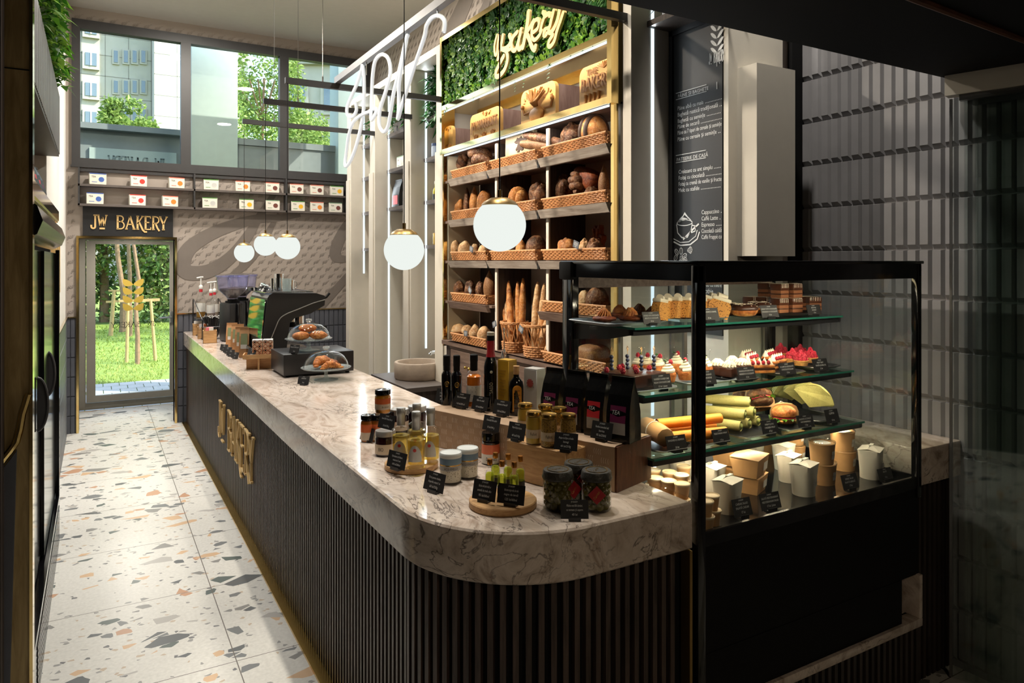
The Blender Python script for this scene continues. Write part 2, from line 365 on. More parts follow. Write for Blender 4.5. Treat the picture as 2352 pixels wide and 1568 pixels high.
def terrazzo(name):
    m, t, n, out = nt(name); b = pbsdf(n, None, .32, 0, .5)
    tc = n.new('ShaderNodeTexCoord')
    def chips(scale, rot, keep, shrink, stops, stretch=1.5):
        mp = n.new('ShaderNodeMapping'); mp.inputs['Scale'].default_value = (scale, scale * stretch, 1); mp.inputs['Rotation'].default_value = (0, 0, rot)
        lk(t, tc.outputs['Object'], mp.inputs['Vector'])
        nz = n.new('ShaderNodeTexNoise'); nz.inputs['Scale'].default_value = 1.2; nz.inputs['Detail'].default_value = 2; lk(t, mp.outputs[0], nz.inputs['Vector'])
        mxv = n.new('ShaderNodeMixRGB'); mxv.inputs[0].default_value = .12; lk(t, mp.outputs[0], mxv.inputs[1]); lk(t, nz.outputs[1], mxv.inputs[2])
        v1 = n.new('ShaderNodeTexVoronoi'); v1.feature = 'F1'; v1.voronoi_dimensions = '2D'; v1.inputs['Scale'].default_value = 1; lk(t, mxv.outputs[0], v1.inputs['Vector'])
        v2 = n.new('ShaderNodeTexVoronoi'); v2.feature = 'DISTANCE_TO_EDGE'; v2.voronoi_dimensions = '2D'; v2.inputs['Scale'].default_value = 1; lk(t, mxv.outputs[0], v2.inputs['Vector'])
        sp = n.new('ShaderNodeSeparateColor'); lk(t, v1.outputs['Color'], sp.inputs[0])
        k = n.new('ShaderNodeMath'); k.operation = 'LESS_THAN'; k.inputs[1].default_value = keep; lk(t, sp.outputs[0], k.inputs[0])
        th = n.new('ShaderNodeMath'); th.operation = 'MULTIPLY_ADD'; th.inputs[1].default_value = .12; th.inputs[2].default_value = shrink; lk(t, sp.outputs[1], th.inputs[0])
        e = n.new('ShaderNodeMath'); e.operation = 'GREATER_THAN'; lk(t, v2.outputs[0], e.inputs[0]); lk(t, th.outputs[0], e.inputs[1])
        a = n.new('ShaderNodeMath'); a.operation = 'MULTIPLY'; lk(t, k.outputs[0], a.inputs[0]); lk(t, e.outputs[0], a.inputs[1])
        cr = ramp(n, stops, 'CONSTANT'); lk(t, sp.outputs[2], cr.inputs[0])
        return a.outputs[0], cr.outputs[0]
    st = [(0, C(118, 120, 120)), (.22, C(176, 172, 166)), (.34, C(96, 99, 100)), (.5, C(206, 172, 136)), (.68, C(188, 146, 116)), (.8, C(138, 136, 132)), (.9, C(92, 102, 98))]
    f1, c1 = chips(7.4, .5, .115, .06, st, 1.7)
    f2, c2 = chips(17, -.6, .10, .05, st, 1.5)
    f3, c3 = chips(46, .9, .06, .05, [(0, C(150, 148, 144)), (.5, C(190, 172, 150)), (.8, C(110, 110, 110))], 1.3)
    nz = n.new('ShaderNodeTexNoise'); nz.inputs['Scale'].default_value = 60; lk(t, tc.outputs['Object'], nz.inputs['Vector'])
    base = ramp(n, [(.3, C(205, 202, 194)), (.7, C(219, 216, 208))]); lk(t, nz.outputs[0], base.inputs[0])
    last = base.outputs[0]
    for f, c in ((f3, c3), (f2, c2), (f1, c1)):
        mx = n.new('ShaderNodeMixRGB'); lk(t, f, mx.inputs[0]); lk(t, last, mx.inputs[1]); lk(t, c, mx.inputs[2]); last = mx.outputs[0]
    # joints between the slabs
    sx = n.new('ShaderNodeSeparateXYZ'); lk(t, tc.outputs['Object'], sx.inputs[0])
    js = []
    for ax, off in ((0, .53), (1, .03)):
        q = n.new('ShaderNodeMath'); q.operation = 'ADD'; q.inputs[1].default_value = -off + 8.2; lk(t, sx.outputs[ax], q.inputs[0])
        w_ = n.new('ShaderNodeMath'); w_.operation = 'PINGPONG'; w_.inputs[1].default_value = .41; lk(t, q.outputs[0], w_.inputs[0])
        l = n.new('ShaderNodeMath'); l.operation = 'LESS_THAN'; l.inputs[1].default_value = .0022; lk(t, w_.outputs[0], l.inputs[0]); js.append(l)
    mxm = n.new('ShaderNodeMath'); mxm.operation = 'MAXIMUM'; lk(t, js[0].outputs[0], mxm.inputs[0]); lk(t, js[1].outputs[0], mxm.inputs[1])
    mj = n.new('ShaderNodeMixRGB'); mj.inputs[2].default_value = C(104, 96, 88); lk(t, mxm.outputs[0], mj.inputs[0]); lk(t, last, mj.inputs[1])
    lk(t, mj.outputs[0], b.inputs['Base Color']); lk(t, b.outputs[0], out.inputs[0]); return m
def crust(name, dark, mid, light, flour=.35, crack=.5, sc=22.):
    """bread crust: baked browns, flour dust on it and darker torn cracks"""
    m, t, n, out = nt(name); b = pbsdf(n, None, .62, 0, .35)
    tc = n.new('ShaderNodeTexCoord'); oi = n.new('ShaderNodeObjectInfo')
    ad = n.new('ShaderNodeVectorMath'); ad.operation = 'ADD'
    cb = n.new('ShaderNodeCombineXYZ'); ml = n.new('ShaderNodeMath'); ml.operation = 'MULTIPLY'; ml.inputs[1].default_value = 9.0
    lk(t, oi.outputs['Random'], ml.inputs[0])
    for i in range(3): lk(t, ml.outputs[0], cb.inputs[i])
    lk(t, tc.outputs['Object'], ad.inputs[0]); lk(t, cb.outputs[0], ad.inputs[1])
    n1 = n.new('ShaderNodeTexNoise'); n1.inputs['Scale'].default_value = sc; n1.inputs['Detail'].default_value = 6; n1.inputs['Distortion'].default_value = .6; lk(t, ad.outputs[0], n1.inputs['Vector'])
    r = ramp(n, [(.28, dark), (.5, mid), (.74, light)]); lk(t, n1.outputs[0], r.inputs[0])
    n2 = n.new('ShaderNodeTexNoise'); n2.inputs['Scale'].default_value = sc * 3.6; n2.inputs['Detail'].default_value = 5; lk(t, ad.outputs[0], n2.inputs['Vector'])
    fr = ramp(n, [(.46, (0, 0, 0, 1)), (.72, (flour,) * 3 + (1,))]); lk(t, n2.outputs[0], fr.inputs[0])
    mx = n.new('ShaderNodeMixRGB'); mx.inputs[2].default_value = C(218, 194, 158); lk(t, fr.outputs[0], mx.inputs[0]); lk(t, r.outputs[0], mx.inputs[1])
    n3 = n.new('ShaderNodeTexNoise'); n3.inputs['Scale'].default_value = sc * .6; n3.inputs['Distortion'].default_value = 1.5; lk(t, ad.outputs[0], n3.inputs['Vector'])
    cr = ramp(n, [(.475, (0, 0, 0, 1)), (.5, (crack * .7,) * 3 + (1,)), (.525, (0, 0, 0, 1))]); lk(t, n3.outputs[0], cr.inputs[0])
    mc = n.new('ShaderNodeMixRGB'); mc.inputs[2].default_value = tuple(x * .45 for x in dark[:3]) + (1,); lk(t, cr.outputs[0], mc.inputs[0]); lk(t, mx.outputs[0], mc.inputs[1])
    lk(t, mc.outputs[0], b.inputs['Base Color'])
    bp = n.new('ShaderNodeBump'); bp.inputs['Strength'].default_value = .5; bp.inputs['Distance'].default_value = .008; lk(t, n2.outputs[0], bp.inputs['Height']); lk(t, bp.outputs[0], b.inputs['Normal'])
    lk(t, b.outputs[0], out.inputs[0]); return m
def leafmat(name, cols, rough=.45, trans=.25):
    m, t, n, out = nt(name); b = pbsdf(n, None, rough, 0, .4)
    ge = n.new('ShaderNodeNewGeometry'); r = ramp(n, [(i / (len(cols) - 1), c) for i, c in enumerate(cols)])
    lk(t, ge.outputs['Random Per Island'], r.inputs[0]); lk(t, r.outputs[0], b.inputs['Base Color'])
    tl = n.new('ShaderNodeBsdfTranslucent'); lk(t, r.outputs[0], tl.inputs[0])
    mx = n.new('ShaderNodeMixShader'); mx.inputs[0].default_value = trans; lk(t, b.outputs[0], mx.inputs[1]); lk(t, tl.outputs[0], mx.inputs[2])
    lk(t, mx.outputs[0], out.inputs[0]); return m
def speckle(name, base, dots, sc=120., th=.35, rough=.6, spec=.4):
    m, t, n, out = nt(name); b = pbsdf(n, None, rough, 0, spec)
    mp = mapping(n, t)
    v = n.new('ShaderNodeTexVoronoi'); v.inputs['Scale'].default_value = sc; lk(t, mp.outputs[0], v.inputs['Vector'])
    r = ramp(n, [(th - .05, (1, 1, 1, 1)), (th + .05, (0, 0, 0, 1))]); lk(t, v.outputs['Distance'], r.inputs[0])
    mx = n.new('ShaderNodeMixRGB'); mx.inputs[1].default_value = base; mx.inputs[2].default_value = dots; lk(t, r.outputs[0], mx.inputs[0])
    lk(t, mx.outputs[0], b.inputs['Base Color']); lk(t, b.outputs[0], out.inputs[0]); return m

K = {}
K['floor'] = terrazzo('terrazzo')
K['marble'] = marble('veined_stone')
K['ceiling'] = plain('ceiling_paint', C(172, 169, 162), .9, var=.02)
K['paperE'] = K['paperR'] = plain('greige_wallpaper', C(160, 149, 140), .75, var=.03, sc=4)
K['stroke'] = plain('wallpaper_stroke', C(116, 107, 100), .75, var=.03)
K['tile'] = plain('grey_tile', C(86, 88, 96), .38, var=.10, sc=6.)
K['tileR'] = plain('concrete_tile', C(128, 127, 130), .5, var=.10, sc=5., bump=.15, bsc=14)
K['white'] = plain('warm_white_board', C(214, 208, 196), .55, var=.02)
K['offwall'] = plain('white_plaster', C(226, 222, 214), .8, var=.02)
K['black'] = plain('black_metal', C(24, 24, 26), .38, var=.05)
K['blackm'] = plain('matt_black', C(18, 18, 19), .75, spec=.18, var=.06)
K['blackg'] = plain('gloss_black', C(12, 12, 14), .10, spec=.6, var=0)
K['charcoal'] = plain('charcoal_frame', C(52, 51, 52), .5, var=.05)
K['dgrey'] = plain('dark_grey_shelf', C(88, 80, 76), .55, var=.06)
K['gold'] = plain('brushed_gold', C(214, 176, 96), .26, metal=1.0, var=.05)
K['goldm'] = plain('mirror_gold', C(232, 204, 138), .10, metal=1.0, var=.02)
K['goldp'] = plain('satin_gold_letter', C(226, 190, 128), .5, metal=.25, var=.03)
K['brass'] = plain('brass_cap', C(150, 122, 74), .35, metal=.9, var=.04)
K['chrome'] = plain('chrome', C(210, 212, 214), .12, metal=1.0, var=.02)
K['steel'] = plain('grey_steel', C(150, 150, 150), .3, metal=.9, var=.04)
K['satin'] = plain('satin_metal', C(176, 174, 170), .35, metal=.55, var=.03)
K['alu'] = plain('door_frame_metal', C(140, 134, 124), .5, var=.03)
K['walnut'] = wood('slat_walnut', C(44, 34, 30), C(88, 72, 64), (8, 8, .6), rough=.45)
K['walnutd'] = wood('dark_panel_wood', C(34, 28, 26), C(66, 56, 50), (10, 10, .5), rough=.5)
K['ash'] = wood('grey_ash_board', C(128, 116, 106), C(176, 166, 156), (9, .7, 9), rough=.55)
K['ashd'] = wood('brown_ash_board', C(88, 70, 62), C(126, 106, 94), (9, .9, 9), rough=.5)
K['oak'] = wood('light_oak', C(170, 128, 82), C(205, 164, 114), (2, 14, 14), rough=.5)
K['oakd'] = wood('red_walnut_box', C(70, 40, 26), C(104, 64, 42), (2, 12, 2), rough=.45)
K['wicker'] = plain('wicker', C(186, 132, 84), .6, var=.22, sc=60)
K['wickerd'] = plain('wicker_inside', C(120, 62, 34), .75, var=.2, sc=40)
K['glass'] = thin_glass('window_glass', (.95, .98, .97, 1), .8)
K['caseglass'] = thin_glass('case_glass', (.95, .97, .97, 1), 1.0)
K['partglass'] = thin_glass('partition_glass', (.94, .965, .955, 1), 1.3)
K['clear'] = thin_glass('clear_glass', (.97, .98, .98, 1), 1.25)
K['shelfglass'] = thin_glass('shelf_glass', (.82, .93, .90, 1), .6)
K['shelfedge'] = plain('shelf_glass_edge', C(40, 110, 92), .2, spec=.7, em=C(30, 110, 90), ems=0.0, var=.03)
K['hopper'] = thin_glass('violet_plastic', (.74, .74, .95, 1), 1.6, .05, .08)
K['led'] = emit('led_strip', (.80, .94, 1, 1), 1.25)
K['ledw'] = emit('warm_led_strip', (1, .78, .42, 1), 7.0)
K['neon'] = emit('neon_core', (.98, .99, 1, 1), 1.15)
K['globe'] = emit('opal_globe', (.86, .91, .86, 1), 1.0)
K['neonclear'] = thin_glass('neon_sheath', (.97, .98, 1, 1), .3, .1, .45)
K['card'] = plain('price_card', C(20, 20, 22), .55, var=.08)
K['chalk'] = plain('chalk_white', C(206, 206, 204), .7, var=.04)
K['slate'] = plain('slate_card', C(84, 90, 98), .6, var=.05)
K['paper'] = plain('white_paper', C(216, 214, 208), .7, var=.03)
K['kraft'] = plain('kraft_paper', C(186, 144, 96), .65, var=.07, sc=30)
K['kraftd'] = plain('kraft_bag', C(178, 132, 88), .6, var=.08, sc=30)
K['carton'] = plain('white_carton', C(222, 217, 204), .5, var=.02)
K['plate'] = plain('slate_blue_plate', C(104, 116, 126), .3, var=.04)
K['plated'] = plain('black_plate', C(32, 34, 38), .3, var=.04)
K['stone'] = plain('travertine', C(178, 162, 146), .7, var=.10, sc=16, bump=.2, bsc=30)
K['tan'] = plain('raspberry', C(176, 32, 56), .4, var=.15, sc=200, bump=.3, bsc=240)
K['blue'] = plain('blueberry', C(48, 56, 84), .5, var=.2, sc=120)
K['cream'] = plain('whipped_cream', C(240, 230, 206), .5, var=.03)
K['green'] = plain('mint_leaf', C(58, 110, 40), .5, var=.15, sc=60)
K['choc'] = plain('chocolate', C(66, 36, 24), .32, var=.12, sc=40)
K['chocl'] = plain('milk_chocolate', C(92, 52, 34), .3, var=.1, sc=30)
K['sponge'] = plain('sponge', C(206, 150, 84), .75, var=.18, sc=90, bump=.3, bsc=120)
K['poppy'] = speckle('poppy_cake', C(212, 150, 74), C(96, 56, 24), 150, .3)
K['bdark'] = crust('crust_dark', C(52, 30, 20), C(98, 58, 34), C(150, 100, 60), .26, .75)
K['bgold'] = crust('crust_golden', C(128, 72, 30), C(184, 118, 56), C(214, 158, 92), .35, .5)
K['bwhite'] = crust('crust_floured', C(150, 104, 64), C(196, 152, 104), C(224, 196, 156), .85, .45)
K['bred'] = crust('crust_red_glazed', C(60, 22, 10), C(112, 48, 20), C(150, 78, 34), .08, .4)
K['bseed'] = speckle('seeded_crust', C(126, 84, 52), C(176, 140, 98), 260, .36)
K['bdough'] = plain('pale_carved_dough', C(214, 168, 96), .6, var=.08, sc=24, bump=.15, bsc=60)
K['bdoughl'] = plain('raised_dough', C(176, 122, 58), .6, var=.10, sc=40)
K['bplaq'] = plain('floury_dough', C(206, 186, 154), .7, var=.10, sc=18)
K['bchar'] = plain('charred_dough', C(70, 50, 40), .7, var=.15, sc=40)
K['croiss'] = crust('croissant', C(130, 66, 24), C(190, 110, 46), C(222, 156, 84), .15, .3, 30)
K['leaf'] = leafmat('foliage', [C(36, 84, 24), C(62, 118, 32), C(96, 150, 40), C(136, 176, 60), C(44, 92, 38)])
K['leafd'] = leafmat('dark_foliage', [C(24, 66, 28), C(40, 94, 40), C(58, 116, 48), C(28, 76, 34)])
K['leafo'] = leafmat('tree_foliage', [C(96, 126, 56), C(132, 158, 74), C(168, 186, 100), C(112, 142, 66)], .55, .35)
K['leafc'] = leafmat('hedge_foliage', [C(64, 96, 48), C(104, 134, 62), C(150, 168, 92), C(80, 110, 56), C(170, 160, 110)], .6, .2)
K['leaff'] = leafmat('conifer_foliage', [C(40, 100, 50), C(70, 132, 62), C(96, 156, 70)], .6, .3)
K['grass'] = leafmat('grass_blades', [C(116, 140, 52), C(142, 158, 66), C(168, 176, 88), C(100, 124, 46)], .6, .35)
K['lawn'] = plain('lawn_ground', C(124, 146, 58), .9, var=.25, sc=6)
K['paver'] = plain('grey_paver', C(150, 152, 150), .8, var=.12, sc=3)
K['bark'] = plain('bark', C(136, 108, 82), .85, var=.2, sc=20, bump=.5, bsc=30)
K['stake'] = plain('weathered_stake', C(176, 146, 98), .75, var=.15, sc=12)
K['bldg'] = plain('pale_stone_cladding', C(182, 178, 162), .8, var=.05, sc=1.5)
K['bldw'] = plain('building_window', C(110, 126, 136), .15, spec=.6, var=.1)
K['fascia'] = plain('grey_canopy', C(120, 126, 122), .6, var=.05)
K['panelg'] = plain('pale_green_panel', C(158, 170, 160), .55, var=.03)
K['tree_bark'] = K['bark']
K['foil'] = plain('black_foil', C(16, 16, 17), .22, var=.1, sc=10, bump=.35, bsc=14)
def colr(name, r, g, b, rough=.45, **k): 
    key = 'c_' + name
    if key not in K: K[key] = plain(name, C(r, g, b), rough, **k)
    return K[key]
# ================================================================ the room
YE = 8.53                                            # end wall
m = MB(); m.box((-1.3, -1.6, -.06), (3.4, 9.72, 0)); struct('floor', m, K['floor'], 'white terrazzo floor with grey and tan stone chips', 'floor')
m = MB(); m.box((-1.3, 1.70, CZ), (3.4, 8.7, CZ + .1)); cei = struct('ceiling', m, K['ceiling'], 'grey painted ceiling of the shop', 'ceiling')
m = MB()
for (x, y) in DOWN + COUNTER_DOWN: m.lathe([(.05, CZ), (.05, CZ - .03), (.075, CZ - .03), (.075, CZ)], 20, 0, T(x, y))
for x, y, e in ROUND: m.lathe([(.19, CZ), (.19, CZ - .045), (.20, CZ - .045), (.20, CZ)], 32, 0, T(x, y))
m.build('lamp_rings', K['black'], cei)
m = MB()
for x, y, ty, e in SPOTS:
    q = Vector((2.45 - x, ty - y, -1.72)).normalized(); p = Vector((x, y, 3.72)); m.cyl(p - q * .12, (x, y, CZ), .008, n=8)
    x1 = q.orthogonal().normalized(); y1 = q.cross(x1); R_ = [p + q * t + x1 * .045 * cos(2 * pi * i / 16) + y1 * .045 * sin(2 * pi * i / 16) for t in (-.12, .03) for i in range(16)]
    m.add(R_, [(i, (i + 1) % 16, 16 + (i + 1) % 16, 16 + i) for i in range(16)] + [tuple(range(15, -1, -1))])
m.build('fill_spot_cans', K['black'], cei)  # stems and cans added for the out-of-view bread fill
m = MB(); m.box((-1.3, -1.6, 2.53), (3.4, 1.70, 2.62)); m.box((-1.3, 1.64, 2.62), (3.4, 1.70, CZ + .1))
for x, y in HALL: m.lathe([(.115, 2.53), (.115, 2.515), (.13, 2.515), (.13, 2.53)], 24, 0, T(x, y))
so = struct('ceiling_soffit', m, K['blackm'], 'dark lowered soffit over the shop front', 'ceiling')
pa, pb = on_z(2110, 0, 2.525), on_z(2352, 92, 2.525)
m = MB(); m.tube([pa + (pa - pb) * 1.5, pa, pb, pb + (pb - pa) * .6], .012, 8, rr=[.012, .013, .011, .012]); m.build('cornice_bead', K['oakd'], so)
# left side: plaster wall beyond the fridge, niche behind it, portal panel in front
m = MB(); m.box((-.45, 5.30, 0), (-.27, 8.68, CZ)); m.box((-1.25, 3.12, 0), (-1.1, 5.3, CZ)); m.box((-1.1, 5.2, 0), (-.45, 5.3, CZ)); m.box((-1.3, 3.12, 2.80), (-.55, 5.3, CZ))
wl = struct('wall_left', m, K['offwall'], 'white plaster wall on the corridor side', 'wall')
m = MB(); m.box((-1.3, 3.05, 0), (-.2, 3.12, CZ)); wp = struct('wall_portal', m, wood('olive_panel', C(146, 122, 76), C(192, 168, 118), (6, 6, .7)), 'olive wood panel of the portal beside the fridge', 'wall')
m = MB(); m.box((-1.3, 3.047, 2.425), (-.2, 3.05, 2.429)); m.build('panel_joint', K['blackm'], wp)
m = MB(); m.box((-.206, 3.042, 0), (-.196, 3.125, CZ)); m.build('gold_corner_trim', K['goldm'], wp)
m = MB(); m.box((-1.3, 2.93, 0), (-.278, 3.04, CZ)); m.build('dark_panel', K['walnutd'], wp)
cv = [(66, 905), (60, 925), (52, 950), (46, 985), (38, 1015), (24, 1035), (10, 1052), (-6, 1075), (-60, 1120)]
cvp = [on_y(u, v, 3.03) for u, v in cv]
m = MB(); m.tube(cvp, .011, 8, flat=1.0); m.build('gold_wave_trim', K['goldm'], wp)
m = MB(); m.prism([(p.x, p.z - .03) for p in cvp[4:]] + [(-1.0, 0), (-.268, 0)], 0, .02, 0, Matrix.Translation((0, 3.05, 0)) @ Euler((pi / 2, 0, 0)).to_matrix().to_4x4()); m.build('dark_lower_panel', K['tile'], wp)
struct('wall_back', MB().box((-1.4, -1.75, 0), (3.4, -1.6, 2.62)), K['dgrey'], 'dark wall of the hall behind the viewpoint', 'wall')
struct('wall_hall', MB().box((-1.4, -1.6, 0), (-1.3, 3.05, CZ)).box((-1.4, 3.05, 0), (-1.3, 5.4, CZ)), K['blackm'], 'dark side wall of the hall', 'wall')
# end wall with the door opening and the long window
DX0, DX1, DZ = -.157, .73, 1.985
WX0, WX1, WZ0, WZ1 = -.2, 2.92, 2.73, 4.20
m = MB()
m.box((-.45, YE, 0), (DX0, YE + .15, WZ0)); m.box((DX1, YE, 0), (3.1, YE + .15, WZ0)); m.box((DX0, YE, DZ), (DX1, YE + .15, WZ0))
m.box((-.45, YE, WZ0), (WX0, YE + .15, WZ1)); m.box((WX1, YE, WZ0), (3.1, YE + .15, WZ1)); m.box((-.45, YE, WZ1), (3.1, YE + .15, CZ))
we = struct('wall_end', m, K['paperE'], 'greige script wallpaper wall with the door and window', 'wall')
def tiles(m, org, ax, n, rows, z0, wd=.057, ht=.20, rel=.010, nrm=(0, -1, 0), gap=.003, sl=.35, bt=.10):
    ax = Vector(ax); nv = Vector(nrm); o = Vector(org)
    for j in range(rows):
        for i in range(n):
            a = o + ax * (i * wd) + Vector((0, 0, z0 + j * ht))
            q = lambda x, z, h: a + ax * x + Vector((0, 0, z)) + nv * h
            w_, h_ = wd - gap, ht - gap
            vs = [q(0, 0, 0), q(w_, 0, 0), q(w_, h_, 0), q(0, h_, 0), q(w_ * .04, h_ * bt, rel), q(w_ * (1 - sl), h_ * bt, rel), q(w_ * (1 - sl), h_ * .985, rel), q(w_ * .04, h_ * .985, rel)]
            m.add(vs, [(4, 5, 6, 7), (0, 1, 5, 4), (1, 2, 6, 5), (2, 3, 7, 6), (3, 0, 4, 7)])
DAD = 1.175
m = MB(); m.box((-.27, YE - .006, 0), (DX0 - .03, YE, DAD)); m.box((DX1 + .03, YE - .006, 0), (3.0, YE, DAD))
tiles(m, (-.27, YE - .006, 0), (1, 0, 0), 2, 6, -.02, .042, .198, sl=.12, bt=.04); tiles(m, (DX1 + .032, YE - .006, 0), (1, 0, 0), 40, 6, -.02, sl=.12, bt=.04)
m.build('tile_dado', K['tile'], we)
m = MB(); m.box((-.27, YE - .025, DAD), (DX0 - .02, YE, DAD + .012)); m.box((DX1 + .02, YE - .025, DAD), (3.0, YE, DAD + .012)); m.build('gold_dado_rail', K['goldm'], we)
m = MB(); m.box((-.29, 5.3, 0), (-.262, YE - .01, DAD)); tiles(m, (-.262, YE - .01, 0), (0, -1, 0), 56, 6, -.02, nrm=(1, 0, 0), sl=.12, bt=.04, rel=.004); m.build('tile_dado', K['tile'], wl)
m = MB(); m.box((-.29, 5.3, DAD), (-.25, YE - .01, DAD + .012)); m.build('gold_dado_rail', K['goldm'], wl)
m = MB()
for a, b in (((DX0 - .022, YE - .03, 0), (DX0, YE + .15, DZ)), ((DX1, YE - .03, 0), (DX1 + .022, YE + .15, DZ)), ((DX0 - .022, YE - .03, DZ), (DX1 + .022, YE + .15, DZ + .025))): m.box(a, b)
struct('trim_1', m, K['goldm'], 'polished gold casing round the door opening', 'trim')
# the small repeated script and the big pen strokes on the wallpaper
c_ = lambda L: [(780 + x * .2678, 60 + y * .2678) for x, y in L]
J1 = c_([(136, 648), (130, 720), (105, 775), (80, 765), (78, 700), (100, 600), (140, 480), (185, 370), (208, 340), (218, 380), (205, 560), (188, 740), (160, 960), (120, 1130), (70, 1200), (38, 1180), (45, 1080), (80, 940), (130, 830), (190, 765), (262, 725)])
W1 = c_([(262, 725), (292, 705), (308, 730), (300, 790), (285, 800), (270, 700), (262, 560), (280, 420), (320, 300), (375, 245), (412, 280), (420, 400), (395, 560), (362, 720), (352, 850), (368, 905), (400, 860), (440, 740), (480, 580), (520, 380), (550, 150), (572, 80), (580, 110), (560, 300), (515, 500), (495, 620), (495, 740), (510, 795), (540, 720), (580, 540), (640, 300), (720, 90), (760, 0)]) + [(997, 42), (1008, 36), (1016, 48), (1018, 74)]
def script(parent, a0, a1, z0, z1, to3d, pitch=.105, rowh=.085):
    PJ = [((u - 790) / 240, (380 - v) / 340) for u, v in J1[::2] + W1[::2]]; m = MB(); j = 0; z = z0
    while z + .06 < z1:
        a = a0 - (j % 3) * .035
        while a < a1:
            for i in range(len(PJ) - 1):
                (x0, y0), (x1, y1) = PJ[i], PJ[i + 1]; p, q = Vector((a + x0 * .085, z + y0 * .062)), Vector((a + x1 * .085, z + y1 * .062)); t = q - p
                if t.length < 1e-5 or min(p.x, q.x) < a0 or max(p.x, q.x) > a1: continue
                n_ = Vector((-t.y, t.x)).normalized() * .0016; t = t.normalized() * .001
                m.add([to3d(w_.x, w_.y, .0012) for w_ in (p - n_ - t, q - n_ + t, q + n_ + t, p + n_ - t)], [(0, 1, 2, 3)])
            a += pitch
        z += rowh; j += 1
    return m.build('script_pattern', plain('script_print', C(136, 126, 118), .75, var=.02), parent)
def e3(x, z, h): return (x, YE - .0005 - h, z)
script(we, .76, 2.75, 1.2, 2.72, e3); script(we, -.26, -.19, 1.2, 2.7, e3); script(we, -.2, 2.95, 4.215, 4.34, e3, rowh=.065)

def strokes(name, parent, pts, wd, mat, to3d, off):
    m = MB()
    def sm(P):
        out = []
        for i in range(len(P) - 1):
            p0, p1, p2, p3 = P[max(i - 1, 0)], P[i], P[i + 1], P[min(i + 2, len(P) - 1)]
            for k in range(6):
                t = k / 6; out.append(tuple(.5 * ((2 * p1[c]) + (p2[c] - p0[c]) * t + (2 * p0[c] - 5 * p1[c] + 4 * p2[c] - p3[c]) * t * t + (3 * p1[c] - p0[c] - 3 * p2[c] + p3[c]) * t ** 3) for c in (0, 1)))
        return out + [P[-1]]
    S = sm(pts); W = [wd[0] + (wd[1] - wd[0]) * sin(pi * i / (len(S) - 1)) for i in range(len(S))]
    for i in range(len(S) - 1):
        p, q = Vector(S[i]), Vector(S[i + 1]); o = Vector(S[min(i + 2, len(S) - 1)]); t0 = (q - Vector(S[max(i - 1, 0)])).normalized(); t1 = (o - p).normalized(); n0, n1 = Vector((-t0.y, t0.x)) * W[i] / 2, Vector((-t1.y, t1.x)) * W[i + 1] / 2
        m.add([to3d(v_.x, v_.y, .003 + i * .00002) for v_ in (p - n0, q - n1, q + n1, p + n0)], [(0, 1, 2, 3)])
    return m.build(name, mat, parent)
def epx(L): return [(on_y(u, v, YE).x, on_y(u, v, YE).z) for u, v in L]
strokes('pen_stroke', we, epx([(690, 493), (640, 500), (580, 505), (500, 530), (440, 565), (420, 600), (430, 625), (480, 622), (530, 590), (570, 540), (600, 490), (640, 430)]), (.05, .16), K['stroke'], e3, 0)
strokes('pen_stroke', we, epx([(640, 490), (600, 560), (560, 610), (520, 640)]), (.03, .10), K['stroke'], e3, 0)
strokes('pen_stroke', we, epx([(830, 600), (780, 655), (740, 700), (690, 760)]), (.08, .10), K['stroke'], e3, 0)
strokes('pen_stroke', we, epx([(815, 490), (795, 520), (775, 560), (770, 590), (800, 595)]), (.06, .14), K['stroke'], e3, 0)
strokes('pen_stroke', we, epx([(690, 460), (720, 475), (760, 470), (800, 500)]), (.03, .05), K['stroke'], e3, 0)
# window
wd = MB(); F = .075
for a, b in (((WX0 - .02, YE - .03, WZ0), (WX1, YE + .07, WZ0 + F)), ((WX0 - .02, YE - .03, WZ1 - F), (WX1, YE + .07, WZ1 + .02)), ((WX0 - .02, YE - .03, WZ0 + F), (WX0 + F - .02, YE + .07, WZ1 - F)), ((WX1 - F, YE - .03, WZ0 + F), (WX1, YE + .07, WZ1 - F))): wd.box(a, b)
for x in (.84, 1.885): wd.box((x - .05, YE - .029, WZ0 + F), (x + .05, YE + .069, WZ1 - F))
w1 = struct('window_1', MB().box((WX0 - .03, YE - .04, WZ0 - .02), (WX1 + .02, YE + .02, WZ0)), K['charcoal'], 'long dark framed high window of three panes', 'window')
wd.build('window_frame', K['charcoal'], w1)
for a, b in ((WX0 + F - .02, .79), (.89, 1.835), (1.935, WX1 - F)):
    MB().box((a, YE + .02, WZ0 + F), (b, YE + .026, WZ1 - F)).build('window_pane', K['glass'], w1)
# vestibule and glazed door
m = MB(); m.box((-.34, YE + .15, 0), (-.2, 9.95, 2.2)); m.box((.9, YE + .15, 0), (1.04, 9.95, 2.2)); m.box((-.34, YE + .15, 2.05), (1.04, 9.95, 2.2)); m.lathe([(.065, 2.05), (.065, 2.035), (.08, 2.035), (.08, 2.05)], 20, 0, T(.35, 9.15))
struct('wall_vestibule', m, K['fascia'], 'grey lining of the door vestibule', 'wall')
d1 = struct('door_1', MB().box((-.2, 9.78, 0), (.9, 9.86, .05)), K['alu'], 'glazed grey metal door to the garden', 'door')
m = MB()
for a, b in (((-.2, 9.78, .05), (-.11, 9.86, 2.05)), ((.84, 9.78, .05), (.9, 9.86, 2.05)), ((-.11, 9.78, 2.0), (.84, 9.86, 2.05)), ((-.11, 9.78, .05), (.84, 9.86, .075))): m.box(a, b)
m.build('door_frame', K['alu'], d1)
GX0, GX1, GZ0, GZ1 = -.012, .782, .16, 1.955
m = MB()
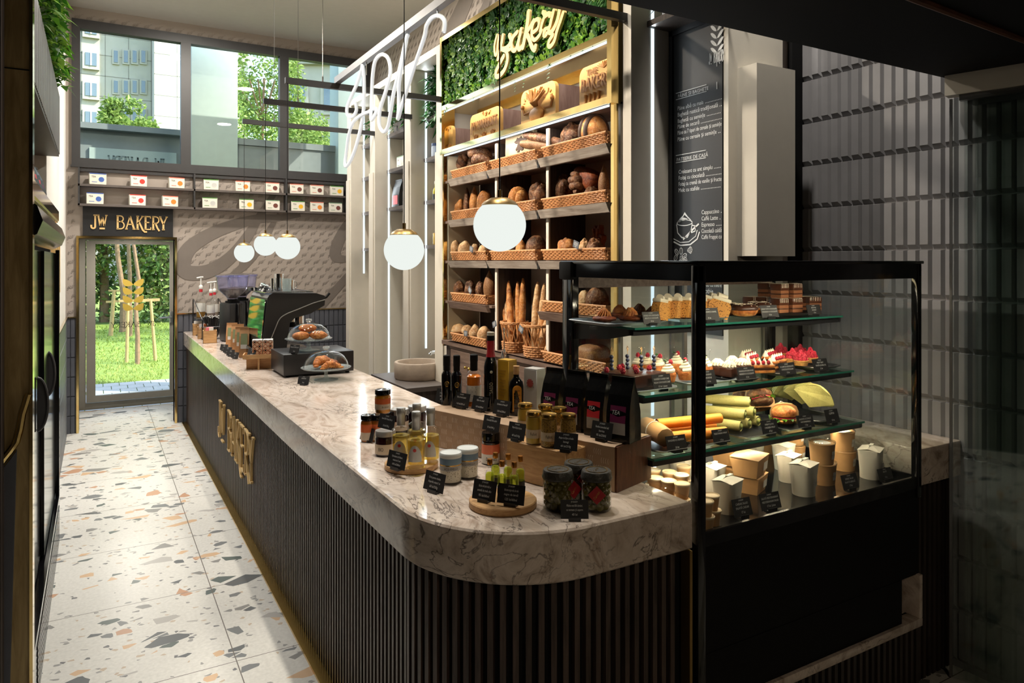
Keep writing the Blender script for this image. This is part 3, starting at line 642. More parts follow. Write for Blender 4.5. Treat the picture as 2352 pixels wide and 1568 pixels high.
for a, b in (((-.105, 9.765, .085), (GX0, 9.82, 1.995)), ((GX1, 9.765, .085), (.835, 9.82, 1.995)), ((GX0, 9.765, GZ1), (GX1, 9.82, 1.995)), ((GX0, 9.765, .085), (GX1, 9.82, GZ0))): m.box(a, b)
sash = m.build('door_sash', K['alu'], d1)
MB().box((GX0, 9.79, GZ0), (GX1, 9.798, GZ1)).build('door_pane', K['glass'], sash)
m = MB(); m.cyl((.80, 9.765, 1.06), (.80, 9.72, 1.06), .009); m.tube([(.80, 9.72, 1.06), (.76, 9.715, 1.06), (.67, 9.72, 1.058)], .010, 8); m.rbox((.785, 9.757, .99), (.815, 9.766, 1.13), .003)
m.build('door_handle', K['steel'], d1)
def leafpair(m, cx, z, w_, h_, y, t=.004, mi=0):
    for sg in (-1, 1):
        L = sqrt(w_ * w_ + h_ * h_); pts = []
        for k in range(9): q = k / 8; o = .30 * w_ * sin(pi * q) ** .8; pts.append((w_ * q - h_ / L * o * .5, h_ * q + w_ / L * o * .5))
        for k in range(7, 0, -1): q = k / 8; o = .52 * w_ * sin(pi * q) ** .8; pts.append((w_ * q + h_ / L * o, h_ * q - w_ / L * o))
        m.prism([(cx + sg * x, zz) for x, zz in pts], 0, t, mi, Matrix.Translation((0, y, z)) @ Euler((pi / 2, 0, 0)).to_matrix().to_4x4())
m = MB()
for i, v in enumerate((655, 674, 693, 711)):
    p = on_y(306, v, 9.785); leafpair(m, p.x, p.z + .008, .112, .070, 9.787 - .0006 * i)
m.build('wheat_decal', plain('gold_vinyl', C(186, 156, 62), .45, var=.04), d1)
m = MB(); p0, p1 = on_y(254, 752, 9.785), on_y(357, 752, 9.785)
L, wtot = sign_letters(.058, .006, 1.0); k = (p1.x - p0.x) / wtot
for sub in L:
    for pts, wt in sub: m.ribbon([(p1.x - a * k, b) for a, b in pts], wt, 0, .002, 0, Matrix.Translation((0, 9.787, p0.z)) @ Euler((pi / 2, 0, 0)).to_matrix().to_4x4())
m.build('door_lettering', K['blackm'], d1)
# right side: wallpaper wall, dark post, concrete tile wall
m = MB(); m.box((3.0, 2.50, 0), (3.12, 8.68, CZ)); wr = struct('wall_right', m, K['paperR'], 'script wallpaper wall above the bread shelves', 'wall')
def r3(y, z, h): return (2.9995 - h, y, z)
def rpx(L): return [(on_x(u, v, 3.0).y, on_x(u, v, 3.0).z) for u, v in L]
script(wr, 2.55, 8.5, 3.48, 4.3, lambda y, z, h: r3(11.05 - y, z, .0 + h))
strokes('pen_stroke', wr, rpx([(1010, 140), (1030, 90), (1050, 50), (1085, -30)]), (.22, .30), K['stroke'], r3, 0)
strokes('pen_stroke', wr, rpx([(1085, 80), (1110, 30), (1125, -20)]), (.10, .14), K['stroke'], r3, 0)
struct('trim_2', MB().box((3.12, 2.472, 0), (3.26, 2.50, CZ)), K['blackm'], 'black upright where the wallpaper meets the tiles', 'trim')
m = MB(); m.box((3.212, -1.75, 0), (3.3, 2.47, 2.62)); tiles(m, (3.212, 2.47, 0), (0, -1, 0), 42, 15, .03, .056, .222, .016, (-1, 0, 0), .004, .26, .09)
m.box((3.212, 1.70, 2.62), (3.3, 2.47, CZ))
struct('wall_tiled', m, K['tileR'], 'grey ribbed concrete tile wall beside the display case', 'wall')

# ---------------------------------------------------------------- sliding glass partition on the right
org = Vector((3.10, 1.665, 0)); pd = Vector((.252, -.968, 0)).normalized(); pn = Vector((pd.y, -pd.x, 0))
part = thing('glass_partition', 'folded sliding glass partition with a white head track beside the tiles', 'glass partition', (0, 0, 0))
def pbox(m, t0, t1, z0, z1, o0, o1, mi=0):
    vs = []
    for z in (z0, z1):
        for t, o in ((t0, o0), (t1, o0), (t1, o1), (t0, o1)):
            p = org + pd * t + pn * o; vs.append((p.x, p.y, z))
    m.add(vs, [tuple(reversed(f)) for f in BOXF], mi)
m = MB(); pbox(m, -.02, 1.7, 2.445, 2.53, -.05, .012); m.build('head_track', K['white'], part)
m = MB(); pbox(m, .03, 1.7, 2.42, 2.445, -.03, .0); pbox(m, .09, 1.7, 2.40, 2.42, -.045, -.032); m.build('pane_clamp', K['steel'], part)
for i, (t0, o) in enumerate(((.0, 0), (.05, -.016), (.085, -.032), (.125, -.048))):
    m = MB(); pbox(m, t0, 1.7, .01, 2.43, o - .004, o + .004, 0); pn_o = m.build('glass_pane', K['partglass'], part)
    m = MB(); pbox(m, t0 - .004, t0 + .006, .01, 2.43, o - .006, o + .006, 0); m.build('edge_profile', K['steel'] if i == 0 else K['clear'], pn_o)
m = MB(); L, wt_ = sign_letters(.085, .009, 1.0)
for word, z, t in ((L[:2], 1.60, .30), (L[6:], 1.50, .33)):
    x0 = min(p[0] for sub in word for pts, q in sub for p in pts)
    for sub in word:
        for pts, q in sub: 
            mm = MB(); mm.ribbon([(-(a - x0), b) for a, b in pts], q, 0, .002); 
            vs = []
            for a, b, h in mm.v:
                p = org + pd * (t + .12 + a) + pn * (.006 + h); vs.append((p.x, p.y, z + b))
            m.add(vs, mm.f)
m.build('gold_lettering', K['goldp'], part)

# ---------------------------------------------------------------- outside: garden, canopy, buildings
m = MB(); m.box((-14, 9.97, -.3), (16, 60, -.06)); lawn = tag(m.build('garden_lawn', K['lawn']), 'sunlit lawn beyond the glazed door', 'lawn', None, 'structure')
m = MB()
for i in range(34):
    for j in range(7): m.box((-3.4 + i * .205 + (j % 2) * .1, 9.98 + j * .3, -.06), (-3.4 + i * .205 + .195 + (j % 2) * .1, 9.98 + j * .3 + .29, -.045))
tag(m.build('garden_path', K['paver']), 'grey paver path outside the door', 'path', None, 'structure')
rnd = random.Random(3); m = MB()
for i in range(9000):
    y = 12.1 + (rnd.random() ** 1.6) * 11; x = -2.2 + rnd.random() * (3.0 + (y - 12) * .22); h = .025 + rnd.random() * .045; a = rnd.random() * 6.3; q = .006 + .0010 * (y - 12); lx, ly = rnd.uniform(-.05, .05), rnd.uniform(-.05, .05)
    m.add([(x - q * cos(a), y - q * sin(a), -.06), (x + q * cos(a), y + q * sin(a), -.06), (x + lx, y + ly, -.06 + h)], [(0, 1, 2)])
tag(m.build('lawn_grass', K['grass']), 'short sunlit grass of the garden lawn', 'grass', None, 'stuff')
def foliage(mb, rnd, n, pos, size, el=1.9):
    for i in range(n):
        p = Vector(pos(rnd)); s = size * rnd.uniform(.6, 1.3)
        d = Vector((rnd.gauss(0, 1), rnd.gauss(0, 1), rnd.gauss(-.2, .8))).normalized(); sd = d.cross(Vector((rnd.gauss(0, 1), rnd.gauss(0, 1), rnd.gauss(0, 1)))).normalized(); nn = d.cross(sd) * (s * .18)
        L = d * (s * el); W = sd * (s * .5)
        mb.add([p, p + L * .45 + W + nn, p + L, p + L * .45 - W + nn], [(0, 1, 2, 3)])
def blob(c, r, shell=.55):
    def f(rn):
        while True:
            q = Vector((rn.uniform(-1, 1), rn.uniform(-1, 1), rn.uniform(-1, 1)))
            if shell < q.length < 1: return (c[0] + q.x * r[0], c[1] + q.y * r[1], c[2] + q.z * r[2])
    return f
def clumps(rn, c, r, k):
    out = []
    for i in range(k):
        q = Vector((rn.gauss(0, .45), rn.gauss(0, .45), rn.gauss(0, .45)))
        out.append(((c[0] + q.x * r[0], c[1] + q.y * r[1], c[2] + q.z * r[2]), tuple(x * rn.uniform(.28, .5) for x in r)))
    return out
def tree(name, label, base, trunk, tr, crown, mat, n, size, k=9, seed=1, group=None):
    rn = random.Random(seed); t = thing(name, label, 'tree', base, 0, group)
    m = MB(); m.tube(trunk, tr, 8, rr=[tr * (1 - .5 * i / (len(trunk) - 1)) for i in range(len(trunk))])
    tp = Vector(trunk[-1])
    for i in range(6):
        a = rn.uniform(0, 6.28); b0 = Vector(trunk[len(trunk) // 2]) * .5 + tp * .5
        m.tube([b0, b0 + Vector((cos(a) * .35, sin(a) * .35, .5)) * (crown[1][0] * .7), b0 + Vector((cos(a) * .8, sin(a) * .8, 1.2)) * (crown[1][0] * .7)], tr * .35, 6)
    m.build('trunk', K['bark'], t)
    m = MB(); cl = clumps(rn, crown[0], crown[1], k)
    for c, r in cl: foliage(m, rn, n // k, blob(c, r), size)
    m.build('crown', mat, t); return t
gz = lambda u, v: on_z(u, v, -.06)
p = gz(316, 836); tree('staked_tree', 'young garden tree with a pale trunk between three wooden stakes', p, [(0, 0, 0), (0, 0, .5), (-.03, 0, 1.0), (.02, .02, 1.5), (-.06, .05, 2.1), (-.10, .1, 2.9), (-.14, .1, 3.6)], .042, ((-.3, .1, 4.35), (.42, .42, .36)), K['leafo'], 1500, .05, 9, 5)
p = gz(281, 762); tree('birch_tree', 'thin pale garden tree further back on the lawn', p, [(0, 0, 0), (.02, 0, 1.0), (-.10, 0, 1.9), (-.16, 0, 2.8), (-.1, 0, 4.0)], .075, ((-.1, .1, 4.0), (.3, .3, .3)), K['leafo'], 80, .16, 7, 8)
p = gz(298, 772); tree('birch_tree', 'pale branching trunk behind the staked tree', p, [(0, 0, 0), (0, 0, 1.5), (-.06, 0, 3), (-.06, 0, 3.9)], .055, ((-.06, .1, 3.9), (.3, .3, .3)), K['leafo'], 80, .15, 6, 9)
st = thing('tree_stakes', 'timber tripod of three stakes with two cross rails around the young tree', 'tree stake', (0, 0, 0))
A, B, D_ = gz(291, 832), gz(357, 828), gz(301, 768); top = lambda u, v, P: on_y(u, v, P.y)
for P, q in ((A, top(294, 692, A)), (B, top(346, 690, B)), (D_, top(303, 705, D_))): MB().cyl(P, q, .030, .026, 8).build('stake', K['stake'], st)
MB().tube([top(321, 690, A), top(367, 688, A)], .034, 4).build('rail', K['stake'], st); MB().tube([top(273, 691, A), top(320, 690, A)], .028, 4).build('rail', K['stake'], st)
st2 = thing('tree_stakes', 'timber stakes with short rails by the back tree', 'tree stake', (0, 0, 0)); E = gz(254, 771)
MB().cyl(E, top(262, 668, E), .05, .04, 8).build('stake', K['stake'], st2); MB().tube([top(249, 667, E), top(276, 668, E)], .03, 4).build('rail', K['stake'], st2); MB().tube([top(243, 693, E), top(290, 691, E)], .035, 4).build('rail', K['stake'], st2)
rn = random.Random(11)
for i, (x, y, r, h, lab) in enumerate(((-2.4, 23, 1.5, 4.4, 'dense dark hedge tree at the left of the door view'), (.2, 24.5, 1.9, 5.0, 'tall bushy hedge tree behind the staked tree'), (2.6, 23.5, 1.7, 4.6, 'dark evergreen hedge tree at the right of the door view'), (-4.5, 25, 1.8, 4.8, 'hedge tree hidden behind the conifer'), (4.6, 25, 1.8, 4.8, 'hedge tree furthest right beyond the wall'))):
    t = thing('hedge_tree', lab, 'tree', (x, y, -.06), 0, 'hedge trees behind the lawn')
    m = MB(); m.cyl((0, 0, 0), (0, 0, h * .6), .14, .08, 8); m.build('trunk', K['bark'], t)
    m = MB()
    for c, rr in clumps(rn, (0, 0, h * .5), (r * 1.25, r * .8, h * .55), 14): foliage(m, rn, 420, blob(c, rr, .3), .11, 1.6)
    for q in range(1500): foliage(m, rn, 1, lambda z: (z.uniform(-r, r), z.uniform(-.5, .8), z.uniform(.0, h)), .12, 1.6)
    m.build('crown', K['leafc'], t)
t = thing('conifer', 'bright green young conifer at the left edge of the door glass', 'tree', (-.95, 16.6, -.06)); m = MB(); m.cyl((0, 0, 0), (0, 0, 2.9), .05, .01, 6); m.build('trunk', K['bark'], t)
m = MB(); rn = random.Random(4)
for j in range(13):
    z = .25 + j * .2; R_ = .85 * (1 - j / 14.5)
    for q in range(16):
        a = q * 2 * pi / 16 + j; foliage(m, rn, 7, lambda zz: (lambda d: (cos(a) * d, sin(a) * d, z - d * .18 + zz.uniform(-.03, .05)))(zz.uniform(.1, 1) * R_), .09, 2.2)
m.build('needles', K['leaff'], t)
# entrance canopy seen through the window
m = MB(); m.box((-1.4, 10.15, 2.2), (1.4, 10.3, 3.43)); m.box((-1.45, 10.02, 3.36), (1.45, 10.3, 3.43)); m.box((-1.4, 9.95, 2.06), (1.4, 10.15, 2.2))
can = tag(m.build('entrance_canopy', K['fascia']), 'grey canopy over the entrance with a pale back lit sign seen from behind', 'canopy')
m = MB(); p0, p1 = on_y(205, 338, 10.14), on_y(405, 388, 10.14)
m.box((p0.x, 10.12, p1.z - .15), (p1.x, 10.149, p0.z)); sg = m.build('sign_panel', K['panelg'], can)
m = MB(); L, wtot = sign_letters(.20, .026, 1.0)
for sub in L:
    for pts, q in sub: m.ribbon([(p1.x - .12 - a * .62, b) for a, b in pts], q * .8, 0, .004, 0, Matrix.Translation((0, 10.12, p0.z - .29)) @ Euler((pi / 2, 0, 0)).to_matrix().to_4x4())
m.build('sign_lettering', plain('grey_lettering', C(112, 124, 118), .6), sg)
for x0, x1, lab in ((.98, 1.51, 'pale green column outside behind the middle window pane'), (2.77, 3.5, 'pale green column outside at the right end of the window')):
    single('facade_column', MB().rbox((x0, 9.35, -.06), (x1, 9.75, 6), .01), K['panelg'], lab, 'column', 'facade columns')
m = MB(); m.box((1.52, 9.5, 2.9), (2.77, 9.62, 3.28)); m.box((1.52, 9.48, 3.22), (2.77, 9.64, 3.30)); single('facade_beam', m, K['fascia'], 'grey facade beam between the two pale columns', 'beam')
# apartment blocks far behind
YB = 70.0; pxl = lambda u, v, y=YB: on_y(u, v, y)
c = pxl(348, 200); x0 = pxl(120, 200).x; b1 = thing('apartment_block', 'tall pale apartment block filling the left window pane', 'building', (0, 0, 0))
MB().box((x0, YB, -.2), (c.x, YB + 14, 46)).build('wall', K['bldg'], b1)
m = MB()
for i in range(26): m.box((x0, YB - .02, i * 1.75), (c.x, YB, i * 1.75 + .05))
for i in range(12): m.box((c.x - i * 1.75 - .05, YB - .02, 0), (c.x - i * 1.75, YB, 46))
m.build('panel_joints', plain('joint', C(140, 136, 124), .8), b1)
for v in (45, 117, 186, 252):
    for u in (266, 289, 309, 329):
        p, q = pxl(u - 4.5, v), pxl(u + 4.5, v + 28); f = MB().box((p.x - .12, YB - .15, q.z - .15), (q.x + .12, YB, p.z + .12)).build('window', K['bldg'], b1)
        MB().box((p.x, YB - .2, q.z), (q.x, YB - .14, p.z)).build('pane', K['bldw'], f)
    p, q = pxl(196, v + 5), pxl(222, v + 37); f = MB().box((p.x - .2, YB - .3, q.z - .3), (q.x + .2, YB, p.z + .2)).build('window', K['bldg'], b1)
    MB().box((p.x, YB - .36, q.z), (q.x, YB - .29, p.z)).build('pane', K['bldw'], f); MB().box(((p.x + q.x) / 2 - .06, YB - .4, q.z), ((p.x + q.x) / 2 + .06, YB - .35, p.z)).build('mullion', K['paper'], f)
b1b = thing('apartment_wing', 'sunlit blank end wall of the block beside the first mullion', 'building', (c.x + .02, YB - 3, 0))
MB().box((0, 0, -.2), (7.5, 16, 46)).build('wall', plain('sunlit_cladding', C(206, 202, 190), .8, var=.03, sc=1.5), b1b); m = MB()  # cladding colour lightened to paint sunlight on this face
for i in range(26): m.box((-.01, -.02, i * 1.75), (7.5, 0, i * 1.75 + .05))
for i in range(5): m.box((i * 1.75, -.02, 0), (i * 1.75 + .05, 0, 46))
m.build('panel_joints', plain('sunlit_joint', C(170, 164, 150), .8), b1b)  # joint colour lightened along with the sunlit face
c2 = pxl(640, 140, 66.0); b2 = thing('apartment_block', 'pale stone block with cornice behind the right window pane', 'building', (c2.x, 66.0, 0), -.5)
MB().box((0, 0, -.2), (20, 14, 21)).build('wall', K['bldg'], b2); m = MB(); m.box((-.6, -.9, 20.2), (20.6, 0, 21.2)); m.box((-.3, -.5, 19.4), (20.3, 0, 20.2)); m.build('cornice', K['bldg'], b2)
for z in (15.2, 10.8, 6.4):
    for i in range(6): x = 1.0 + i * 3.1; f = MB().box((x - .3, -.25, z - .3), (x + 1.7, 0, z + 2.7)).build('window', K['bldg'], b2); MB().box((x, -.31, z), (x + 1.4, -.24, z + 2.4)).build('pane', K['bldw'], f)
tree('silver_birch', 'tall feathery birch filling the middle window pane', tuple(on_y(596, 600, 17.0).to_2d()) + (-.06,), [(0, 0, 0), (0, 0, 2), (.05, 0, 4), (.1, 0, 6)], .05, ((0, 0, 4.6), (1.0, 1.2, 2.6)), K['leafo'], 9500, .055, 18, 21)
tree('silver_birch', 'broad sunlit tree low in the right window pane', tuple(on_y(718, 600, 18.0).to_2d()) + (-.06,), [(0, 0, 0), (0, 0, 2), (.05, 0, 4)], .05, ((0, 0, 4.5), (1.25, 1.0, 1.3)), K['leafo'], 8000, .055, 16, 22)
# ================================================================ serving counter
CT_Z = .987
cnt = thing('serving_counter', 'long slatted walnut counter with a thick rounded veined stone top', 'counter', (0, 0, 0))
def arcp(cx, cy_, r, a0, a1, n): return [(cx + r * cos(radians(a0 + (a1 - a0) * i / n)), cy_ + r * sin(radians(a0 + (a1 - a0) * i / n))) for i in range(n + 1)]
AC, AR = (1.235, 2.09), .42
outer = [(.815, 8.50)] + arcp(AC[0], AC[1], AR, 180, 270, 22) + [(1.632, 1.67)]
poly = outer + [(1.632, 2.43), (1.59, 2.43), (1.59, 8.50)]
m = MB(); e = .006
def inset(d):
    return [(.815 + d, 8.50 - d)] + arcp(AC[0], AC[1], AR - d, 180, 270, 22) + [(1.632 - d, 1.67 + d), (1.632 - d, 2.43 - d), (1.59 - d, 2.43 - d), (1.59 - d, 8.50 - d)]
P0, P1 = inset(0), inset(e); n_ = len(P0)
vs = [(x, y, CT_Z - .15) for x, y in P1] + [(x, y, CT_Z - .15 + e) for x, y in P0] + [(x, y, CT_Z - e) for x, y in P0] + [(x, y, CT_Z) for x, y in P1]
fs = []
for k in range(3): fs += [(k * n_ + i, k * n_ + (i + 1) % n_, (k + 1) * n_ + (i + 1) % n_, (k + 1) * n_ + i) for i in range(n_)]
m.add(vs, fs, 0, True); m.add(vs, [tuple(range(3 * n_, 4 * n_)), tuple(range(n_ - 1, -1, -1))], 0, False)
m.build('worktop', K['marble'], cnt, 30)
m = MB(); core = [(.862, 8.48)] + arcp(AC[0], AC[1], AR - .045, 180, 270, 18) + [(1.625, 1.715), (1.625, 2.42), (1.57, 2.42), (1.57, 8.48)]
m.prism(core, .012, CT_Z - .152); m.build('carcass', K['blackm'], cnt)
m = MB()                                              # slats along the front and round the corner
path = []
y = 8.47
while y > 2.09: path.append(((.862, y), (-1, 0))); y -= .0365
a = 180.0
while a < 270: path.append(((AC[0] + .375 * cos(radians(a)), AC[1] + .375 * sin(radians(a))), (cos(radians(a)), sin(radians(a))))); a += .0365 / .39 * 57.3
x = 1.245
while x < 1.60: path.append(((x, 1.715), (0, -1))); x += .0365
for (px_, py_), (nx, ny) in path:
    tx, ty = -ny, nx; hw = .0085
    q = lambda s, h: (px_ + tx * s * hw + nx * h, py_ + ty * s * hw + ny * h)
    b = [q(-1, -.002), q(1, -.002), q(1, .02), q(-1, .02)]
    m.add([(p[0], p[1], .012) for p in b] + [(p[0], p[1], CT_Z - .152) for p in b], BOXF)
m.build('slat_cladding', K['walnut'], cnt)
m = MB(); kick = [(.796, 8.48)] + arcp(AC[0], AC[1], .439, 180, 270, 18) + [(1.62, 1.651), (1.62, 1.70), (1.235, 1.70)] + arcp(AC[0], AC[1], .38, 270, 180, 18) + [(.86, 8.48)]
m.prism(kick, 0, .012); m.build('gold_plinth', K['gold'], cnt)
MB().box((1.617, 1.664, 0), (1.628, 1.705, CT_Z - .152)).build('end_trim', K['brass'], cnt)
# gold lettering standing off the slats
sgn = thing('counter_lettering', 'gold letters standing off the slatted counter front', 'sign', (0, 0, 0))
L, wtot = sign_letters(.285, .011, 1.0); kx = 1.46 / wtot
Mx = Matrix(((0, 0, -1, .842), (-1, 0, 0, 6.04), (0, 1, 0, .375), (0, 0, 0, 1)))
for sub in L:
    m = MB()
    for pts, q in sub: m.ribbon([(a * kx, b) for a, b in pts], .012, 0, .016, 0, Mx)
    m.build('letter', K['goldp'], sgn)
# short stretch of stone top right of the case, and the base under the case
m = MB(); m.rbox((2.885, 1.672, CT_Z - .15), (3.193, 2.425, CT_Z), .006); s2 = single('side_worktop', m, K['marble'], 'short veined stone top between the display case and the tiled wall', 'counter')
m = MB(); m.box((2.90, 1.73, 0), (3.19, 2.42, CT_Z - .152)); 
for i in range(8): m.box((2.91 + i * .0365, 1.712, .01), (2.927 + i * .0365, 1.73, CT_Z - .152))
m.build('slatted_base', K['walnutd'], s2)

# ================================================================ neon sign, hanging frame, pendants
BZ = 3.0
frm = thing('suspended_lamp_grid', 'thin black ceiling frame of cross bars and a long rail', 'light frame', (0, 0, 0))
BY = (6.72, 5.79, 5.05, 2.88, 2.04)
for y in BY: MB().box((1.125, y - .017, BZ - .02), (2.36, y + .017, BZ + .02)).build('cross_bar', K['charcoal'], frm)
MB().box((1.47, 2.0, BZ + .021), (1.51, 5.06, BZ + .065)).build('long_rail', colr('rail_grey', 118, 120, 126), frm)
for x, y in ((1.385, 5.05), (1.39, 5.79), (1.40, 6.72), (1.49, 3.0)):
    m = MB(); m.cyl((x, y, BZ + .02), (x, y, CZ), .002, n=5); m.cyl((x, y, BZ + .02), (x, y, BZ + .06), .006, n=8); m.cyl((x, y, CZ - .07), (x, y, CZ), .006, n=8); m.build('suspension_wire', K['steel'], frm)
neo = thing('neon_sign', 'white neon tube script initials hanging from the rail', 'neon sign', (0, 0, 0))
def catm(P, k=8, closed=False):
    out = []; N = len(P)
    for i in range(N - 1):
        p0, p1, p2, p3 = P[max(i - 1, 0)], P[i], P[i + 1], P[min(i + 2, N - 1)]
        for j in range(k):
            t = j / k; out.append(.5 * ((2 * p1) + (p2 - p0) * t + (2 * p0 - 5 * p1 + 4 * p2 - p3) * t * t + (3 * p1 - p0 - 3 * p2 + p3) * t ** 3))
    return out + [P[-1]]
for nm, L in (('J', J1), ('W', W1)):
    P = [on_x(u, v, 1.49) for u, v in L]
    for i, p in enumerate(P): p.x += .012 * sin(i * 1.3)
    S = catm(P, 7)
    o = MB().tube(S, .0118, 10).build('neon_tube', K['neonclear'], neo)
    MB().tube(S, .0072, 8).build('glowing_core', K['neon'], o)
m = MB()
for u, v in ((842, 172), (917, 85), (1005, 40)):
    p = on_x(u, v, 1.49); m.cyl(p, (1.49, p.y, BZ + .03), .003, n=6)
m.build('hanger', K['steel'], neo)
# globes
def mk_globe():
    t = thing('pendant_lamp', None, 'pendant lamp')
    m = MB(); m.sph((0, 0, 0), .0862, 56); m.build('opal_globe', K['globe'], t)
    m = MB(); m.lathe([(.0, .0905), (.030, .0885), (.052, .076), (.060, .0665), (.058, .064)], 24); m.lathe([(.0075, .088), (.0075, .115), (0, .117)], 12); m.build('brass_cap', K['brass'], t)
    return t
gp = Proto(mk_globe)
for (u, v, y), lab in zip(((563, 580, 6.72), (609, 562, 5.79), (658, 567, 5.05), (928, 574, 2.88), (1147, 517, 2.04)),
        ('furthest and smallest white globe pendant over the counter end', 'second white globe pendant, overlapped by the third', 'third white globe pendant in front of the wallpaper', 'white globe pendant hanging before the column shelves', 'largest white globe pendant hanging before the bread shelves')):
    p = on_x(u, v, 1.14); p.y = y
    o = gp(p, 0, lab, 'opal globe pendants')
    ml = MB(); ml.cyl((0, 0, .11), (0, 0, BZ - .02 - p.z), .0022, n=6); ml.build('cable', K['black'], o)

# ================================================================ shelf columns
XF, XB, XS = 2.35, 2.63, 2.47
ZT = 3.47
def column(label, yf0, yf1, yn, led0, shelves, far=True, near=None):
    """niche between a far upright (yf0..yf1) and the next one at yn"""
    t = thing('display_niche', label, 'shelf unit', (0, 0, 0), 0, 'white shelf columns')
    m = MB(); m.box((XF, yf0, 0), (XB + .3, yf1, ZT)); m.box((XF - .012, yf0 + .03, 0), (XF, yf1, 2.62)); m.build('upright_board', K['white'], t)
    if near: 
        m = MB(); m.box((XF, near[0], 0), (XB + .3, near[1], ZT)); m.box((XF - .012, near[0] + .05, 0), (XF, near[1], 2.62)); m.build('upright_board', K['white'], t)
    MB().box((XB, yn, 0), (XB + .02, yf0, ZT)).build('back_board', K['white'], t)
    MB().box((XF, yn, ZT - .06), (XB + .3, yf0, ZT)).build('top_board', K['white'], t)
    MB().box((2.482, yf0 - .004, led0), (2.500, yf0, ZT - .07)).build('led_strip', K['led'], t)
    for z in shelves: MB().box((XS, yn, z - .03), (XB, yf0 - .006, z)).build('shelf', K['dgrey'], t)
    lamp('column_led', 'AREA', (2.47, yf0 - .03, (led0 + ZT) / 2), (-.25, -1, 0), 3.2, COOL, shape='RECTANGLE', size=.02, size_y=ZT - led0 - .1)
    return t
SHZ = (2.99, 2.645, 2.275, 1.89)
column('furthest white shelf column, nearest the end wall', 7.46, 7.60, 6.85, 1.62, SHZ)
column('middle white shelf column with coffee bags', 6.70, 6.85, 5.93, .60, SHZ)
column('white shelf column over the round stone sink', 5.78, 5.93, 5.245, .99, SHZ, near=(5.045, 5.245))
t = thing('display_niche', 'white column niche holding the black menu board', 'shelf unit', (0, 0, 0), 0, 'white shelf columns')
MB().box((XF, 2.835, 0), (XB + .3, 2.90, ZT)).build('upright_board', K['white'], t)
MB().box((2.61, 2.43, 0), (2.995, 2.46, ZT)).build('upright_board', K['white'], t)
MB().box((XB, 2.46, 0), (XB + .02, 2.835, ZT)).build('back_board', K['white'], t)
MB().box((2.482, 2.831, .95), (2.500, 2.835, ZT - .07)).build('led_strip', K['led'], t)
MB().box((XS - .02, 2.47, 2.955), (XB, 2.829, 2.985)).build('shelf', K['walnutd'], t)
lamp('column_led', 'AREA', (2.47, 2.80, 2.1), (-.25, -1, 0), 3.0, COOL, shape='RECTANGLE', size=.02, size_y=2.3)
MB().box((2.67, 2.312, 1.775), (2.94, 2.43, 2.68)).build('half_height_casing', K['white'], t)

# menu board
mb = thing('menu_board', 'tall black menu board lettered in white between the white uprights', 'menu board', (0, 0, 0))
MB().box((2.605, 2.464, 1.39), (2.628, 2.80, 2.95)).build('board', K['card'], mb)
m = MB(); m.box((2.595, 2.80, 1.39), (2.628, 2.826, 2.95)); m.box((2.595, 2.463, 2.925), (2.628, 2.826, 2.955)); m.build('board_frame', K['black'], mb)
MY = Matrix(((0, 0, -1, 2.604), (-1, 0, 0, 0), (0, 1, 0, 0), (0, 0, 0, 1)))
def menu(m, txt, u, v, h, sx=.92, dots=0):
    p = on_x(u, v, 2.604); mm = text_mb(txt, h, 'LEFT', sx); 
    mx_ = max(q[0] for q in mm.v)
    if p.y - mx_ < 2.468: k = (p.y - 2.468) / mx_; mm.v = [(a * k, b, c) for a, b, c in mm.v]
    m.join(mm, Matrix.Translation((0, p.y, p.z)) @ MY)
    if dots:
        wd_ = max(q[0] for q in mm.v); e = on_x(1664, v, 2.604).y; x = p.y - wd_ - .012
        while x > 2.47: m.add([(2.604, x, p.z), (2.604, x - .004, p.z), (2.604, x - .004, p.z + .004), (2.604, x, p.z + .004)], [(0, 1, 2, 3)]); x -= .0095
m = MB()
for txt, u, v, h, d in (('PÂINE ȘI BAGHETE', 1556.5, 225.5, .0255, 0), ('Pâine albă cu maia', 1556, 254, .030, 1), ('Baghetă rustică tradițională', 1556, 268.5, .030, 1), ('Baghetă cu semințe', 1556, 283, .030, 1), ('Pâine de secară', 1556, 296, .030, 1), ('Pâine cu 7 tipuri de cereale și semințe', 1556, 310, .030, 0), ('Pâine cu cereale și semințe', 1556, 325, .030, 1),
        ('PATISERIE DE CASĂ', 1554, 371, .0255, 0), ('Croissant cu unt simplu', 1558.5, 399.5, .030, 1), ('Foitaj cu ciocolată', 1558.5, 413.5, .030, 1), ('Foitaj cu cremă de vanilie și fructe', 1558.5, 427.5, .030, 1), ('Melc cu stafide', 1558.5, 441.5, .030, 1),
        ('Cappuccino', 1611, 492, .030, 1), ('Caffè Latte', 1611, 506.5, .030, 1), ('Espresso', 1611, 520.5, .030, 1), ('Ciocolată caldă', 1611, 535, .030, 1), ('Caffè Frappé cu', 1611, 549, .030, 0), ('Limonadă cu miere', 1600, 657, .036, 0), ('Smoothie', 1604, 672.5, .036, 1)):
    menu(m, txt, u, v, h, 1.0 if h < .028 else .82 if h < .033 else .72, d)
for (u0, v0, u1, v1) in ((1553, 215, 1623, 194), (1553, 229, 1623, 210), (1553, 357, 1622, 345), (1553, 374, 1622, 362)):
    a, b = on_x(u0, v0, 2.604), on_x(u1, v1, 2.604); z = (a.z + b.z) / 2; m.box((2.602, b.y, z - .0015), (2.604, a.y, z + .0015))
L, wt_ = sign_letters(.052, .006, .62); p = on_x(1629, 148, 2.604)
for sub in L:
    for pts, q in sub: m.ribbon([(a * .098 / wt_, b) for a, b in pts], q * .6, 0, .001, 0, Matrix.Translation((0, p.y, p.z)) @ MY)
p = on_x(1647, 110, 2.604)
